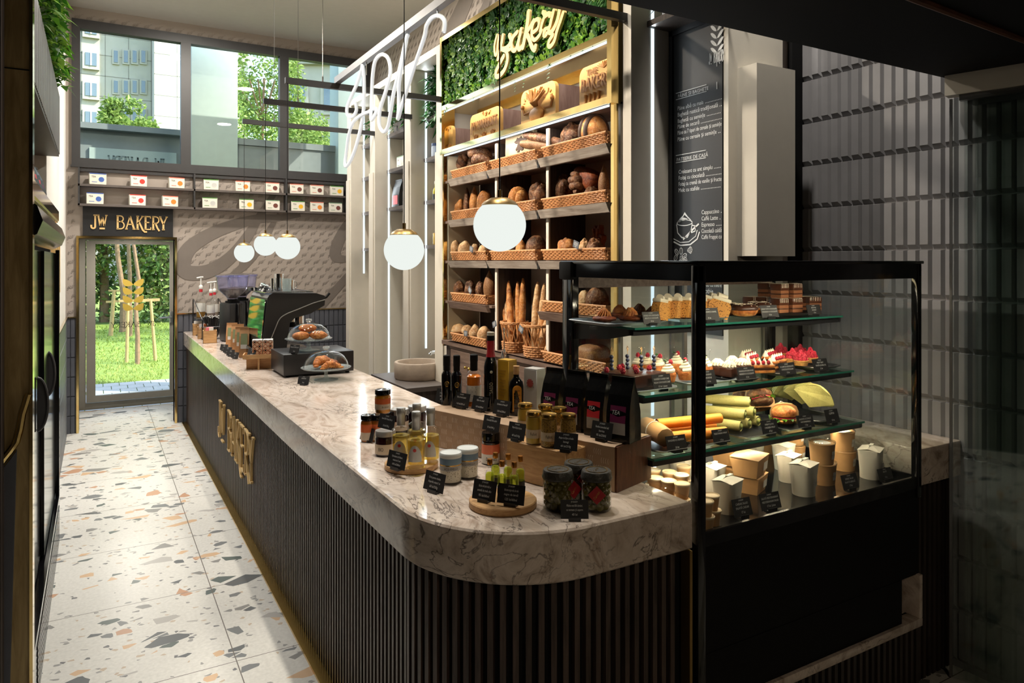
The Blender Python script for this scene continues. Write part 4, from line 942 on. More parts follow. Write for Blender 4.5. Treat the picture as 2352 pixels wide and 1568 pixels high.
for k in range(4):
    for sg in (-1, 1):
        pts = [(0, 0)] + [(sg * .042 * (1 - cos(a)) / 2, .010 + .03 * (.5 - .5 * cos(a)) - .014 * sin(a)) for a in [pi * i / 6 for i in range(1, 7)]] + [(sg * .042 * (1 - cos(a)) / 2, .016 * sin(a) + .034 * (.5 - .5 * cos(a))) for a in [pi * i / 6 for i in range(5, 0, -1)]]
        m.prism(pts, 0, .001, 0, Matrix.Translation((0, p.y, p.z - .03 + k * .036)) @ MY)
m.box((2.602, p.y - .0015, p.z - .09), (2.604, p.y + .0015, p.z - .03)); m.box((2.602, p.y - .0015, p.z - .20), (2.604, p.y + .0015, p.z - .165))
cu = on_x(1563, 530, 2.604)                             # chalk drawing of a cup
for pts, wt in (([(.03 + .055 * cos(a), .04 + .014 * sin(a)) for a in [2 * pi * i / 16 for i in range(17)]], .004), ([(-.028, .035), (-.02, -.01), (.01, -.035), (.05, -.035), (.075, -.005), (.085, .035)], .005), ([(.085, .025), (.108, .02), (.105, -.005), (.078, -.012)], .005), ([(-.05, -.04), (0, -.06), (.06, -.058), (.11, -.03), (.12, 0)], .004), ([(-.05, -.055), (0, -.075), (.07, -.072), (.12, -.045), (.135, -.01)], .007), ([(.02, -.045), (.09, .005), (.13, .03)], .009), ([(-.02, .045), (0, .062), (.02, .075), (.03, .088), (.05, .07), (.075, .05)], .006), ([(-.01, .05), (.02, .062), (.05, .055)], .012)):
    m.ribbon([(a, b) for a, b in pts], wt, 0, .001, 0, Matrix.Translation((0, cu.y, cu.z)) @ MY)
rn = random.Random(2); cu = on_x(1567, 586, 2.604)
for i in range(11):
    x, y, a = rn.uniform(-.05, .06), rn.uniform(-.05, .03), rn.uniform(0, 3)
    P = [(x + .018 * cos(t) * cos(a) - .011 * sin(t) * sin(a), y + .018 * cos(t) * sin(a) + .011 * sin(t) * cos(a)) for t in [2 * pi * k / 10 for k in range(11)]]
    m.ribbon(P, .0025, 0, .001, 0, Matrix.Translation((0, cu.y, cu.z)) @ MY); m.ribbon([P[0], P[5]], .002, 0, .001, 0, Matrix.Translation((0, cu.y, cu.z)) @ MY)
m.build('lettering', K['chalk'], mb)

# sink counter with the travertine bowl and its tap
m = MB(); m.box((2.00, 5.0, .765), (2.335, 5.80, .80)); m.box((2.335, 5.25, .765), (2.628, 5.775, .80)); sc_ = single('sink_counter', m, K['dgrey'], 'dark low counter carrying the round stone sink', 'counter')
MB().box((2.02, 5.02, 0), (2.33, 5.78, .765)).build('cabinet_front', K['walnutd'], sc_)
sp = Vector((2.27, 5.42, .80)); m = MB(); R_ = .198
m.lathe([(0, .0), (R_ * .93, 0), (R_ * .985, .012), (R_, .125), (R_ - .006, .135), (R_ - .028, .135), (R_ - .034, .125), (R_ - .05, .04), (0, .03)], 40)
single('stone_sink', m, K['stone'], 'round travertine basin standing on the low counter', 'sink', None, sp)
m = MB(); m.tube([(2.63, 5.40, 1.01), (2.50, 5.40, 1.01), (2.37, 5.39, 1.0), (2.355, 5.39, .985)], .016, 10, flat=.6); m.cyl((2.628, 5.40, 1.01), (2.615, 5.40, 1.01), .03)
single('wall_tap', m, K['chrome'], 'chrome spout on the white wall above the stone basin', 'tap')

# goods and plants on the column shelves
def leaf_bunch(m, rn, c, n, ln, droop=.5, w_=.14, box=(.05, .14, .05)):
    for i in range(n):
        a = rn.uniform(0, 6.28); el = rn.uniform(-.5, 1.1); L = ln * rn.uniform(.5, 1.1)
        d = Vector((cos(a) * cos(el), sin(a) * cos(el), sin(el))); s = d.cross(Vector((0, 0, 1))).normalized() * (L * w_)
        o = Vector(c) + Vector((rn.uniform(-1, 1) * box[0], rn.uniform(-1, 1) * box[1], rn.uniform(-1, 1) * box[2]))
        p1 = o + d * L * .5 + s; p2 = o + d * L * .5 - s; p3 = o + d * L - Vector((0, 0, droop * L * .5))
        mid = o + d * L * .52 + Vector((0, 0, L * .03))
        m.add([o, p1, p3, p2, mid], [(0, 1, 4), (1, 2, 4), (2, 3, 4), (3, 0, 4)])
def plant(label, p, n=220, ln=.14, box=(.06, .17, .08), mat=None, pot=True):
    t = thing('shelf_plant', label, 'plant', p, 0, 'green plants on the white columns'); rn = random.Random(int(p[1] * 100))
    m = MB(); m.taper((-.055, -.17, 0), (.055, .17, .09), .9); m.build('planter', K['dgrey'], t)
    m = MB(); leaf_bunch(m, rn, (0, 0, .15), n, ln, .7, .13, box); m.build('foliage', mat or K['leafd'], t)
    return t
plant('trailing green plant on the top shelf of the furthest column', (2.54, 7.12, 2.99), 200, .14)
plant('trailing green plant on the top shelf of the middle column', (2.54, 6.40, 2.99), 240, .15, (.06, .22, .10))
plant('tall green plant on the top shelf above the sink', (2.545, 5.62, 2.99), 320, .16, (.06, .10, .22))
plant('green plant on the dark shelf above the menu board', (2.54, 2.6, 2.985), 160, .12)
def pouch(label, p, rz, w_, d_, h_, mat, lab_mat, lab=(.12, .55, .7), name='coffee_bag', cat='bag', group=None, text=None, lab2=None):
    """stand-up bag: gusseted body narrowing to a folded sealed top, paper label on the front"""
    t = thing(name, label, cat, p, rz, group); m = MB()
    secs = [(0, 1, 1), (.03, 1.02, 1.04), (.45, 1.0, .98), (.72, .97, .62), (.90, .95, .16), (.97, .95, .06), (1.0, .95, .05)]
    vs = []
    for z, a, b in secs:
        x, y = w_ / 2 * a, d_ / 2 * b
        vs += [(-x, -y, z * h_), (0, -y * 1.03, z * h_), (x, -y, z * h_), (x * .97, 0, z * h_), (x, y, z * h_), (0, y * 1.03, z * h_), (-x, y, z * h_), (-x * .97, 0, z * h_)]
    fs = []
    for k in range(len(secs) - 1): fs += [(k * 8 + i, k * 8 + (i + 1) % 8, (k + 1) * 8 + (i + 1) % 8, (k + 1) * 8 + i) for i in range(8)]
    m.add(vs, fs + [tuple(range(7, -1, -1)), tuple(range(len(vs) - 8, len(vs)))], 0, False)
    m.box((-w_ * .475, -d_ * .06, h_ * .955), (w_ * .475, d_ * .06, h_ * 1.0), 0)
    body = m.build('bag_body', mat, t)
    m = MB(); q = lambda z: -d_ / 2 * (1.05 if z < .45 else 1.03) - .0012
    z0, z1, z2 = lab
    m.add([(-w_ * .33, q(z0), z0 * h_), (w_ * .33, q(z0), z0 * h_), (w_ * .33, q(.4), z1 * h_ * .0 + min(z1, .45) * h_), (-w_ * .33, q(.4), min(z1, .45) * h_)], [(0, 1, 2, 3)], 0)
    if lab2:
        zz = min(z1, .45); zt = z2
        f = lambda z: -d_ / 2 * (.98 + (.62 - .98) * max(0, (z - .45)) / .27) * 1.03 - .0016
        m.add([(-w_ * .33, q(zz), zz * h_), (w_ * .33, q(zz), zz * h_), (w_ * .33, f(zt), zt * h_), (-w_ * .33, f(zt), zt * h_)], [(0, 1, 2, 3)], 1)
        if text:
            tm = text_mb(text, w_ * .22, 'CENTER', .9, .2); zc = (zz + zt) / 2
            m.join(tm, Matrix(((1, 0, 0, -w_ * .06), (0, .15, -1, f(zc) - .004), (0, 1, 0, zc * h_), (0, 0, 0, 1))), 2)
    m.build('paper_label', [lab_mat, lab2 or lab_mat, K['chalk']], t)
    return t
pink = colr('pink_label', 214, 96, 104)
for i, (y, lab) in enumerate(((6.56, 'black coffee bag with a pink label, left on the middle column'), (6.28, 'black coffee bag with a pink label, right on the middle column'))):
    pouch(lab, (2.545, y, 2.275), -pi / 2 + .1, .15, .08, .27, K['black'], pink, (.1, .42, .5), 'coffee_bag', 'bag', 'coffee bags on the middle column')
def carton(label, p, rz, w_, d_, h_, face, band, name='tea_box', cat='box', group=None, disc=None, txt='TEA', leaf_=True):
    t = thing(name, label, cat, p, rz, group)
    m = MB(); m.rbox((-w_ / 2, -d_ / 2, 0), (w_ / 2, d_ / 2, h_), .002, seg=1); m.build('carton_body', face, t)
    m = MB(); y = -d_ / 2 - .0008
    m.box((-w_ / 2 + .002, y, h_ * .93), (w_ / 2 - .002, d_ / 2, h_ + .0012), 0)
    if disc:
        cx, cz, r = w_ * .2, h_ * .46, h_ * .28
        m.cyl((cx, y + .0008, cz), (cx, y - .0006, cz), r, n=20, mi=1); m.cyl((cx, y, cz), (cx, y - .001, cz), r * .82, n=20, mi=2)
    m.box((-w_ * .36, y, h_ * .2), (-w_ * .05, y + .0006, h_ * .25), 0)
    m.join(text_mb(txt, h_ * .22, 'LEFT', .9), T(-w_ * .38, y - .0004, h_ * .62, rx=pi / 2), 3)
    m.build('printed_front', [band, K['paper'], disc or band, K['blackm']], t)
    return t
carton('white tea box with a grey disc on the middle column shelf', (2.545, 6.45, 2.645), -pi / 2, .17, .07, .11, K['carton'], colr('mint_print', 120, 150, 120), disc=colr('pale_grey_print', 190, 190, 186))
pouch('small white pouch with a green top beside the tea box', (2.545, 6.22, 2.645), -pi / 2, .10, .06, .16, K['carton'], colr('green_label', 84, 140, 70), (.5, .6, .7), 'tea_pouch', 'bag')
for z, lab, c, cc in ((2.645, 'white carton with a green and red print on the furthest column', K['carton'], colr('green_label', 84, 140, 70)), (2.275, 'yellow and white carton on the furthest column', colr('cream_carton', 220, 204, 160), colr('orange_print', 220, 130, 50))):
    carton(lab, (2.545, 7.2, z), -pi / 2, .16, .08, .15, c, cc, 'shelf_carton', disc=colr('red_print', 200, 60, 50))
pouch('tall kraft bag on the lowest shelf of the furthest column', (2.545, 7.18, 1.89), -pi / 2, .15, .08, .27, K['kraftd'], K['paper'], (.2, .4, .5), 'kraft_bag')
def mk_tin():
    t = thing('spice_tin', None, 'tin'); m = MB(); m.lathe([(0, 0), (.036, 0), (.036, .10), (.032, .106), (0, .106)], 20); m.build('tin_body', colr('blue_white_tin', 170, 184, 204), t); MB().lathe([(0, .106), (.034, .106), (.034, .13), (0, .132)], 20).build('tin_lid', colr('blue_lid', 74, 96, 140), t); return t
tp = Proto(mk_tin)
for y, l in ((5.66, 'blue and white tin, left of two above the sink column'), (5.56, 'blue and white tin, right of two above the sink column')): tp((2.53, y, 2.637), 0, l, 'tins on the sink column')
def mk_oil():
    t = thing('oil_bottle', None, 'bottle'); m = MB(); m.lathe([(0, 0), (.024, 0), (.026, .004), (.026, .085), (.020, .105), (.010, .12), (.010, .15), (0, .15)], 16); m.build('glass_body', colr('yellow_oil', 186, 176, 30, rough=.1), t)
    MB().lathe([(.0265, .0), (.0268, .0), (.0268, .06), (.0265, .06)], 16).build('bottle_label', K['card'], t); MB().lathe([(.012, .148), (.012, .172), (0, .173)], 12).build('cap', K['paper'], t); return t
op = Proto(mk_oil)
for y, l in ((5.68, 'small yellow oil bottle, left on the sink column shelf'), (5.53, 'small yellow oil bottle, right on the sink column shelf')): op((2.54, y, 2.272), 0, l, 'oil bottles on the sink column')
def mk_mj():
    t = thing('mustard_jar', None, 'jar'); MB().lathe([(0, 0), (.030, 0), (.032, .004), (.032, .075), (.028, .085), (0, .085)], 18).build('jar_body', colr('mustard_fill', 190, 160, 70, rough=.15), t); MB().lathe([(.031, .083), (.031, .10), (0, .101)], 18).build('lid', K['gold'], t); return t
mp_ = Proto(mk_mj)
for y, l in ((5.64, 'gold lidded mustard jar, left on the lowest sink column shelf'), (5.55, 'gold lidded mustard jar, right on the lowest sink column shelf')): mp_((2.53, y, 1.893), 0, l, 'mustard jars on the sink column')

# ================================================================ end wall: sign, tea shelf with boxes
sx0, sx1 = on_y(190, 500, YE - .03).x, on_y(397.5, 500, YE - .03).x
ds = thing('door_sign', 'black sign board with gold lettering above the door', 'sign', (0, 0, 0))
MB().box((sx0, YE - .03, 2.012), (sx1, YE - .001, 2.315)).build('board', K['card'], ds)
a, b = on_y(207, 524, YE - .03), on_y(383, 524, YE - .03)
L, wt_ = sign_letters(.135, .0165, 1.0); k = (b.x - a.x) / wt_
for sub in L:
    m = MB()
    for pts, q in sub: m.ribbon([(x * k, y) for x, y in pts], q, 0, .008, 0, Matrix.Translation((a.x + .01, YE - .03, a.z)) @ Euler((pi / 2, 0, 0)).to_matrix().to_4x4())
    m.build('letter', K['goldp'], ds)
ts = thing('tea_shelf', 'long two tier grey wall shelf under the high window', 'shelf', (0, 0, 0))
TX0, TX1 = on_y(179, 430, YE - .1).x, on_y(797, 430, YE - .1).x; TZ = (2.335, 2.535, 2.70)
for z, d in ((TZ[0], .11), (TZ[1], .11)): MB().box((TX0, YE - d, z - .022), (TX1, YE - .001, z)).build('shelf_board', K['dgrey'], ts)
MB().box((TX0, YE - .03, TZ[2] - .03), (TX1, YE - .001, TZ[2])).build('back_rail', K['charcoal'], ts)
for x in (TX0, on_y(445, 430, YE - .1).x, on_y(656, 430, YE - .1).x, TX1 - .015): MB().box((x, YE - .11, TZ[0] - .02), (x + .015, YE - .001, TZ[2])).build('end_panel', K['charcoal'], ts)
tcol = {'blue': colr('blue_print', 70, 100, 170), 'red': colr('red_print', 200, 60, 50), 'orange': colr('orange_print', 220, 130, 50), 'mint': colr('mint_print', 120, 150, 120), 'brown': colr('brown_print', 110, 60, 50), 'yellow': colr('yellow_print', 230, 176, 40), 'pale': colr('pale_grey_print', 190, 190, 186), 'green': colr('green_label', 84, 140, 70), 'salmon': colr('salmon_print', 206, 110, 90)}
R1_ = [(224, 'blue', 'blue'), (318, 'red', 'red'), (405, 'salmon', 'orange'), (485, 'green', 'pale'), (557.5, 'salmon', 'orange'), (625, 'salmon', 'brown'), (681, 'salmon', 'brown'), (727.5, 'salmon', 'brown'), (773, 'green', 'yellow')]
R2_ = [(217.5, 'blue', 'blue'), (315, 'red', 'red'), (390, 'salmon', 'orange'), (482, 'green', 'pale'), (566, 'green', 'yellow'), (626, 'mint', 'brown'), (684, 'green', 'yellow'), (727.5, 'salmon', 'orange'), (770, 'mint', 'brown')]
ordn = ['first', 'second', 'third', 'fourth', 'fifth', 'sixth', 'seventh', 'eighth', 'ninth']
cn = {'pale': 'pale'}
for rr, z, tier in ((R1_, TZ[1], 'upper'), (R2_, TZ[0], 'lower')):
    for i, (u, bc, dc) in enumerate(rr):
        p = on_y(u, 430, YE - .07)
        carton('white tea box with a %s disc, %s from the left on the %s tier' % (dc, ordn[i], tier), (p.x, YE - .066, z + .0005), .12 if i < 3 else -.1, .152, .07, .112, K['carton'], tcol[bc], 'tea_box', 'box', 'tea boxes on the wall shelf', tcol[dc])
m = MB(); 
for i in range(3): m.box((-.268, 5.75 + i * .26, 1.52 + .03 * (i % 2)), (-.235, 5.80 + i * .26, 1.98))
m.box((-.262, 5.7, 1.50), (-.25, 6.4, 1.53)); single('wall_lettering', m, K['goldp'], 'gold sign seen edge on along the white wall past the fridge', 'sign')

# ================================================================ fridge on the left
fr = thing('drinks_fridge', 'black built-in display fridge with curved handles on the left wall', 'fridge', (0, 0, 0))
FX, FY0, FY1 = -.2, 3.125, 5.29
MB().box((-1.05, FY0, 0), (FX - .05, FY1, 1.86)).build('cabinet', K['blackm'], fr)
m = MB(); m.prism([(FX - .3, 1.80), (FX - .3, 1.97), (FX - .03, 1.985), (FX + .012, 1.955), (FX + .03, 1.90), (FX + .012, 1.85), (FX - .04, 1.82)], -FY1, -FY0, 0, Matrix(((1, 0, 0, 0), (0, 0, -1, 0), (0, 1, 0, 0), (0, 0, 0, 1)))); m.build('curved_header', K['blackg'], fr)
m = MB(); m.box((FX - .05, FY0 + .02, .32), (FX - .036, 4.22, 1.80)); dr = m.build('fridge_door', K['blackg'], fr)
m = MB(); m.box((FX - .034, 4.14, .32), (FX - .02, FY1 - .05, 1.80)); dr2 = m.build('fridge_door', K['blackg'], fr)
for d, y, hz in ((dr, 3.89, 1.10), (dr2, 4.54, 1.15)):
    m = MB(); P = []
    for i in range(13):
        a = pi * i / 12; P.append((FX - .034 + .040 * sin(a), y, hz + .12 * cos(a)))
    m.tube(P, .007, 8); m.add([(p[0], y - .003, p[2]) for p in P], [tuple(range(13))]); m.build('door_handle', K['charcoal'], d)
MB().box((FX - .02, FY1 - .06, .3), (FX - .0, FY1, 1.82)).build('door_frame', K['blackg'], fr)
MB().box((FX - .02, FY0, .3), (FX, FY0 + .03, 1.82)).build('door_frame', K['black'], fr)
m = MB(); m.box((FX - .05, FY0, .0), (FX - .0, FY1, .30))
for i in range(9): m.box((FX - .002, FY0 + .2, .04 + i * .025), (FX + .003, FY1 - .1, .052 + i * .025))
m.build('base_grille', K['blackg'], fr)
hd = thing('slatted_cabinet', 'high slatted cabinet with an open shelf above the fridge', 'cabinet', (0, 0, 0))
MB().box((-.55, FY0, 2.42), (FX - .02, FY1, 2.80)).build('cabinet_body', K['blackm'], hd)
m = MB(); y = FY0 + .03
while y < FY1: m.box((FX - .02, y, 2.42), (FX, y + .026, 2.78)); y += .046
m.build('slat_front', colr('grey_slat', 128, 126, 124), hd)
MB().box((-.55, FY0, 2.405), (FX - .004, FY1, 2.42)).build('underside', K['walnutd'], hd)
m = MB(); m.box((-.55, FY0, 1.99), (FX - .01, FY1, 2.02)); m.box((FX - .02, FY0, 2.0), (FX - .004, FY1, 2.06)); m.build('shelf_board', K['goldm'], hd)
MB().box((-.56, FY0, 2.0), (-.54, FY1, 2.42)).build('back_board', K['dgrey'], hd)
for i, (y, c) in enumerate(((3.40, 'purple'), (3.66, 'black'), (3.94, 'purple'), (4.22, 'red'), (4.5, 'red'), (4.78, 'purple'))):
    cc = {'purple': colr('plum_label', 108, 30, 74), 'black': K['black'], 'red': colr('red_label', 196, 40, 52)}[c]
    pouch('%s labelled black tea bag, %s from the portal on the shelf over the fridge' % (c, ordn[i]), (-.31, y, 2.0205), pi / 2 - .2, .16, .10, .26, K['black'], K['paper'], (.08, .30, .62), 'tea_bag', 'bag', 'tea bags over the fridge', None, cc)
t = thing('hanging_greenery', 'lush artificial greenery spilling over the slatted cabinet', 'plant', (-.24, 4.2, 2.80)); MB().box((-.12, -1.06, 0), (.02, 1.06, .07)).build('planter', K['blackm'], t)
m = MB(); rn = random.Random(6)
for i in range(26): leaf_bunch(m, rn, (.01, -1.0 + i * .08, .22), 95, .085, .7, .26, (.06, .06, .20))
m.build('foliage', K['leaf'], t)
# ================================================================ bread cabinet
bc = thing('bread_cabinet', 'tall bread display cabinet with gold frame, sloped wood shelves and cupboard doors', 'display cabinet', (0, 0, 0))
YL, YR, XP = 5.03, 2.955, 2.30
ROWZ = (2.366, 2.058, 1.754, 1.4495); BASEZ = 1.1485
DIV = (4.25, 3.61)
MB().box((2.62, YR, 1.10), (2.64, YL, 3.47)).build('back_board', plain('greige_back', C(176, 168, 158), .6, var=.03), bc)
for y in DIV:
    MB().box((2.356, y - .012, BASEZ), (2.62, y + .012, 2.55)).build('divider', K['walnutd'], bc)
    MB().box((2.346, y - .014, BASEZ), (2.357, y + .014, 2.55)).build('divider_edge', K['white'], bc)
MB().box((2.35, YL - .015, BASEZ), (2.62, YL, 2.56)).build('side_panel', plain('cream_panel', C(206, 196, 170), .5, var=.02), bc)
MB().box((2.35, 2.918, 0), (2.62, YR, 2.578)).build('side_panel', K['white'], bc)
MB().box((2.61, YL - .38, BASEZ), (2.619, YL - .05, 2.55)).build('dark_back_strip', K['walnutd'], bc)
BAYS = ((YL - .02, DIV[0] + .012), (DIV[0] - .012, DIV[1] + .012), (DIV[1] - .012, YR + .01))
# the front boards reach forward of the dividers, so their ends sit nearer along the wall
FB = ((4.905, 4.30), (4.285, 3.66), (3.635, 2.965))
def fascia(y0, y1, z, h=.05):
    m = MB(); a, b = max(y0, y1), min(y0, y1)
    m.add([(XP - .012, a, z), (XP - .012, b, z), (XP + .02, b, z), (XP + .02, a, z), (XP + .012, a, z - h), (XP + .012, b, z - h), (XP + .035, b, z - h), (XP + .035, a, z - h)], [(0, 1, 2, 3), (7, 6, 5, 4), (0, 4, 5, 1), (1, 5, 6, 2), (2, 6, 7, 3), (3, 7, 4, 0)])
    return m
for r, z in enumerate(ROWZ):
    for b, (f0, f1) in enumerate(FB):
        if r == 3 and b == 1: continue
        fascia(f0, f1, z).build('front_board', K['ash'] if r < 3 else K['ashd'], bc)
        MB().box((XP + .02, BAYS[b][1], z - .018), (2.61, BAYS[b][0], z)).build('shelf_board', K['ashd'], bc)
    for f in (FB[0][1], FB[1][1]):
        if r < 3: MB().box((XP + .005, f - .018, z - .05), (XP + .03, f, z)).build('board_joint', K['black'], bc)
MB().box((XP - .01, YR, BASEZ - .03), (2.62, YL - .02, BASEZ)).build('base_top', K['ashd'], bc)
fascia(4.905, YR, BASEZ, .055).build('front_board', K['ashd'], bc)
MB().box((XP + .03, YR, .06), (2.62, YL - .02, BASEZ - .03)).build('base_cabinet', K['walnutd'], bc)
n = 6; y0 = 4.90; wdt = (4.90 - YR) / n
for i in range(n):
    d = MB().rbox((XP + .012, y0 - (i + 1) * wdt + .003, .08), (XP + .03, y0 - i * wdt - .003, BASEZ - .06), .002, seg=1).build('cupboard_door', K['ashd'], bc)
    ky = y0 - (i + 1) * wdt + .03 if i % 2 == 0 else y0 - i * wdt - .03
    m = MB(); m.cyl((XP + .012, ky, .985), (XP - .006, ky, .985), .005, n=8); m.sph((XP - .010, ky, .985), .011, 10); m.build('door_knob', K['gold'], d)
# gold framed top box with the moss wall
m = MB(); GX = 2.29
m.box((GX - .001, YR - .037, 2.567), (2.62, YR + .001, 3.471)); m.box((GX - .001, YL - .02, 2.567), (2.40, YL + .012, 3.471)); m.box((GX, YR, 3.435), (2.62, YL, 3.47)); m.box((GX, YR, 2.905), (2.62, YL, 2.94)); m.box((GX, YR, 2.57), (GX + .012, YL, 2.606))
m.box((GX + .02, YR - .03, 1.10), (GX + .05, YR - .005, 2.578)); m.box((GX + .02, YL - .012, 1.10), (GX + .05, YL + .008, 2.578))
m.build('gold_frame', K['goldm'], bc)
MB().box((GX + .012, YR, 2.575), (2.62, YL - .02, 2.603)).build('display_ledge', K['ashd'], bc)
MB().box((2.598, YR, 2.866), (2.62, YL - .02, 2.905)).build('gold_valance', K['gold'], bc)
for z in (2.897, 2.562): MB().box((GX + .014, YR + .01, z - .005), (GX + .024, YL - .03, z + .005)).build('led_strip', K['led'], bc)
lamp('display_led', 'AREA', (GX + .03, 3.98, 2.885), (.55, 0, -1), 3.4, NEUT, shape='RECTANGLE', size=2.0, size_y=.015)
lamp('shelf_led', 'AREA', (GX + .03, 3.98, 2.55), (.55, 0, -1), 2.2, NEUT, shape='RECTANGLE', size=2.0, size_y=.015)
MB().box((2.36, YR, 2.94), (2.40, YL - .02, 3.435)).build('moss_backing', K['leafd'], bc)
m = MB(); rn = random.Random(12); md = MB()
def rosette(m, rn, c, r, k, up=.5):
    for i in range(k):
        a = 2 * pi * i / k + rn.uniform(-.3, .3); el = rn.uniform(.15, 1.1) * up
        d = Vector((-abs(sin(el)) - .15, cos(a) * cos(el), sin(a) * cos(el))).normalized(); s = d.cross(Vector((-1, 0, 0)))
        s = (s.normalized() if s.length > 1e-4 else Vector((0, 1, 0))) * r * .33
        o = Vector(c); p = o + d * r * .6; tip = o + d * r
        m.add([o, p + s, tip + s * .35, tip - s * .35, p - s], [(0, 1, 2, 3, 4)])
def frond(m, rn, c, ln, ang, nl=11):
    d = Vector((-.35, cos(ang), sin(ang))).normalized(); sd = d.cross(Vector((-1, 0, 0))).normalized(); o = Vector(c)
    for i in range(nl):
        t = i / nl; q = o + d * ln * t + Vector((-.25 * ln * t * (1 - t), 0, -.35 * ln * t * t)); l = ln * .30 * (1 - t * .8)
        for sg in (-1, 1):
            e = q + sd * sg * l + d * l * .5; m.add([q, q + d * ln * .05, e], [(0, 1, 2)])
for i in range(2300):
    y, z = rn.uniform(YR + .02, YL - .05), rn.uniform(2.95, 3.425)
    rosette(m if rn.random() < .6 else md, rn, (2.36 - rn.uniform(0, .04), y, z), rn.uniform(.018, .046), rn.choice((5, 6, 7, 8)))
for i in range(60):
    frond(m if rn.random() < .5 else md, rn, (2.35, rn.uniform(YR + .1, YL - .15), rn.uniform(2.99, 3.36)), rn.uniform(.10, .22), rn.uniform(0, 6.28))
for i in range(26):
    y = rn.uniform(YR + .05, YL - .1); rosette(m, rn, (2.325, y, 2.945 + rn.uniform(0, .02)), .05, 7)
mw = thing('moss_wall', 'lush green artificial plant panel framed in gold behind the script sign', 'plant wall', (0, 0, 0))
m.build('light_foliage', K['leaf'], mw); md.build('dark_foliage', K['leafd'], mw)
# script sign cut from pale gold board
bs = thing('script_sign', 'pale gold cut out script word mounted over the moss wall', 'sign', (0, 0, 0))
def bk(L): return [on_x(1020 + x * .17007, y * .17007, 2.285) for x, y in L]
ST_ = [([(735, 480), (712, 560), (700, 650), (712, 745), (735, 720), (745, 600), (760, 490)], 30),
       ([(815, 485), (800, 580), (775, 690), (748, 800)], 44), ([(905, 480), (925, 540), (905, 610), (850, 660), (805, 665)], 46), ([(805, 665), (860, 690), (880, 760), (872, 850), (835, 950), (775, 1020), (730, 1035), (722, 980), (770, 870), (830, 760)], 46),
       ([(1010, 440), (960, 500), (935, 590), (945, 670), (985, 680), (1020, 590), (1060, 450)], 44), ([(1065, 400), (1040, 520), (1025, 620), (1040, 670), (1080, 630)], 44), ([(880, 690), (930, 660), (945, 640)], 30),
       ([(1165, 170), (1150, 330), (1115, 520), (1090, 640)], 56), ([(1235, 285), (1190, 370), (1140, 450)], 44), ([(1140, 450), (1180, 540), (1215, 640), (1250, 675), (1262, 630)], 50),
       ([(1235, 440), (1290, 390), (1310, 310), (1290, 265), (1245, 300), (1215, 400), (1215, 500), (1250, 545), (1310, 490), (1345, 420)], 38),
       ([(1365, 170), (1385, 220), (1350, 330), (1330, 420)], 42), ([(1385, 230), (1440, 190), (1455, 215)], 46),
       ([(1510, 155), (1480, 270), (1450, 380), (1390, 410), (1380, 480), (1410, 470), (1440, 400)], 46), ([(1595, 110), (1570, 250), (1530, 360), (1480, 440), (1450, 440)], 50), ([(1640, 180), (1600, 300), (1555, 430), (1520, 560), (1470, 630), (1440, 620), (1450, 560), (1500, 480)], 44)]
m = MB()
for si, (L, wt) in enumerate(ST_):
    P = catm(bk(L), 4); f = wt * .17007 * m_per_px(P[0]) * 1.45
    hh = .013 + .0003 * si; m.ribbon([(-p.y, p.z) for p in P], f, 0, hh, 0, Matrix(((0, 0, -1, 2.285), (-1, 0, 0, 0), (0, 1, 0, 0), (0, 0, 0, 1))))
    for p in (P[0], P[-1]): m.cyl((2.285, p.y, p.z), (2.285 - hh - .00015, p.y, p.z), f / 2, n=12)
m.build('script_letters', K['goldp'], bs)
m = MB()
for p in bk([(800, 600), (1130, 450), (1480, 330)]): m.cyl((2.285, p.y, p.z), (2.36, p.y, p.z), .006, n=6)
m.build('stand_off_pin', K['gold'], bs)
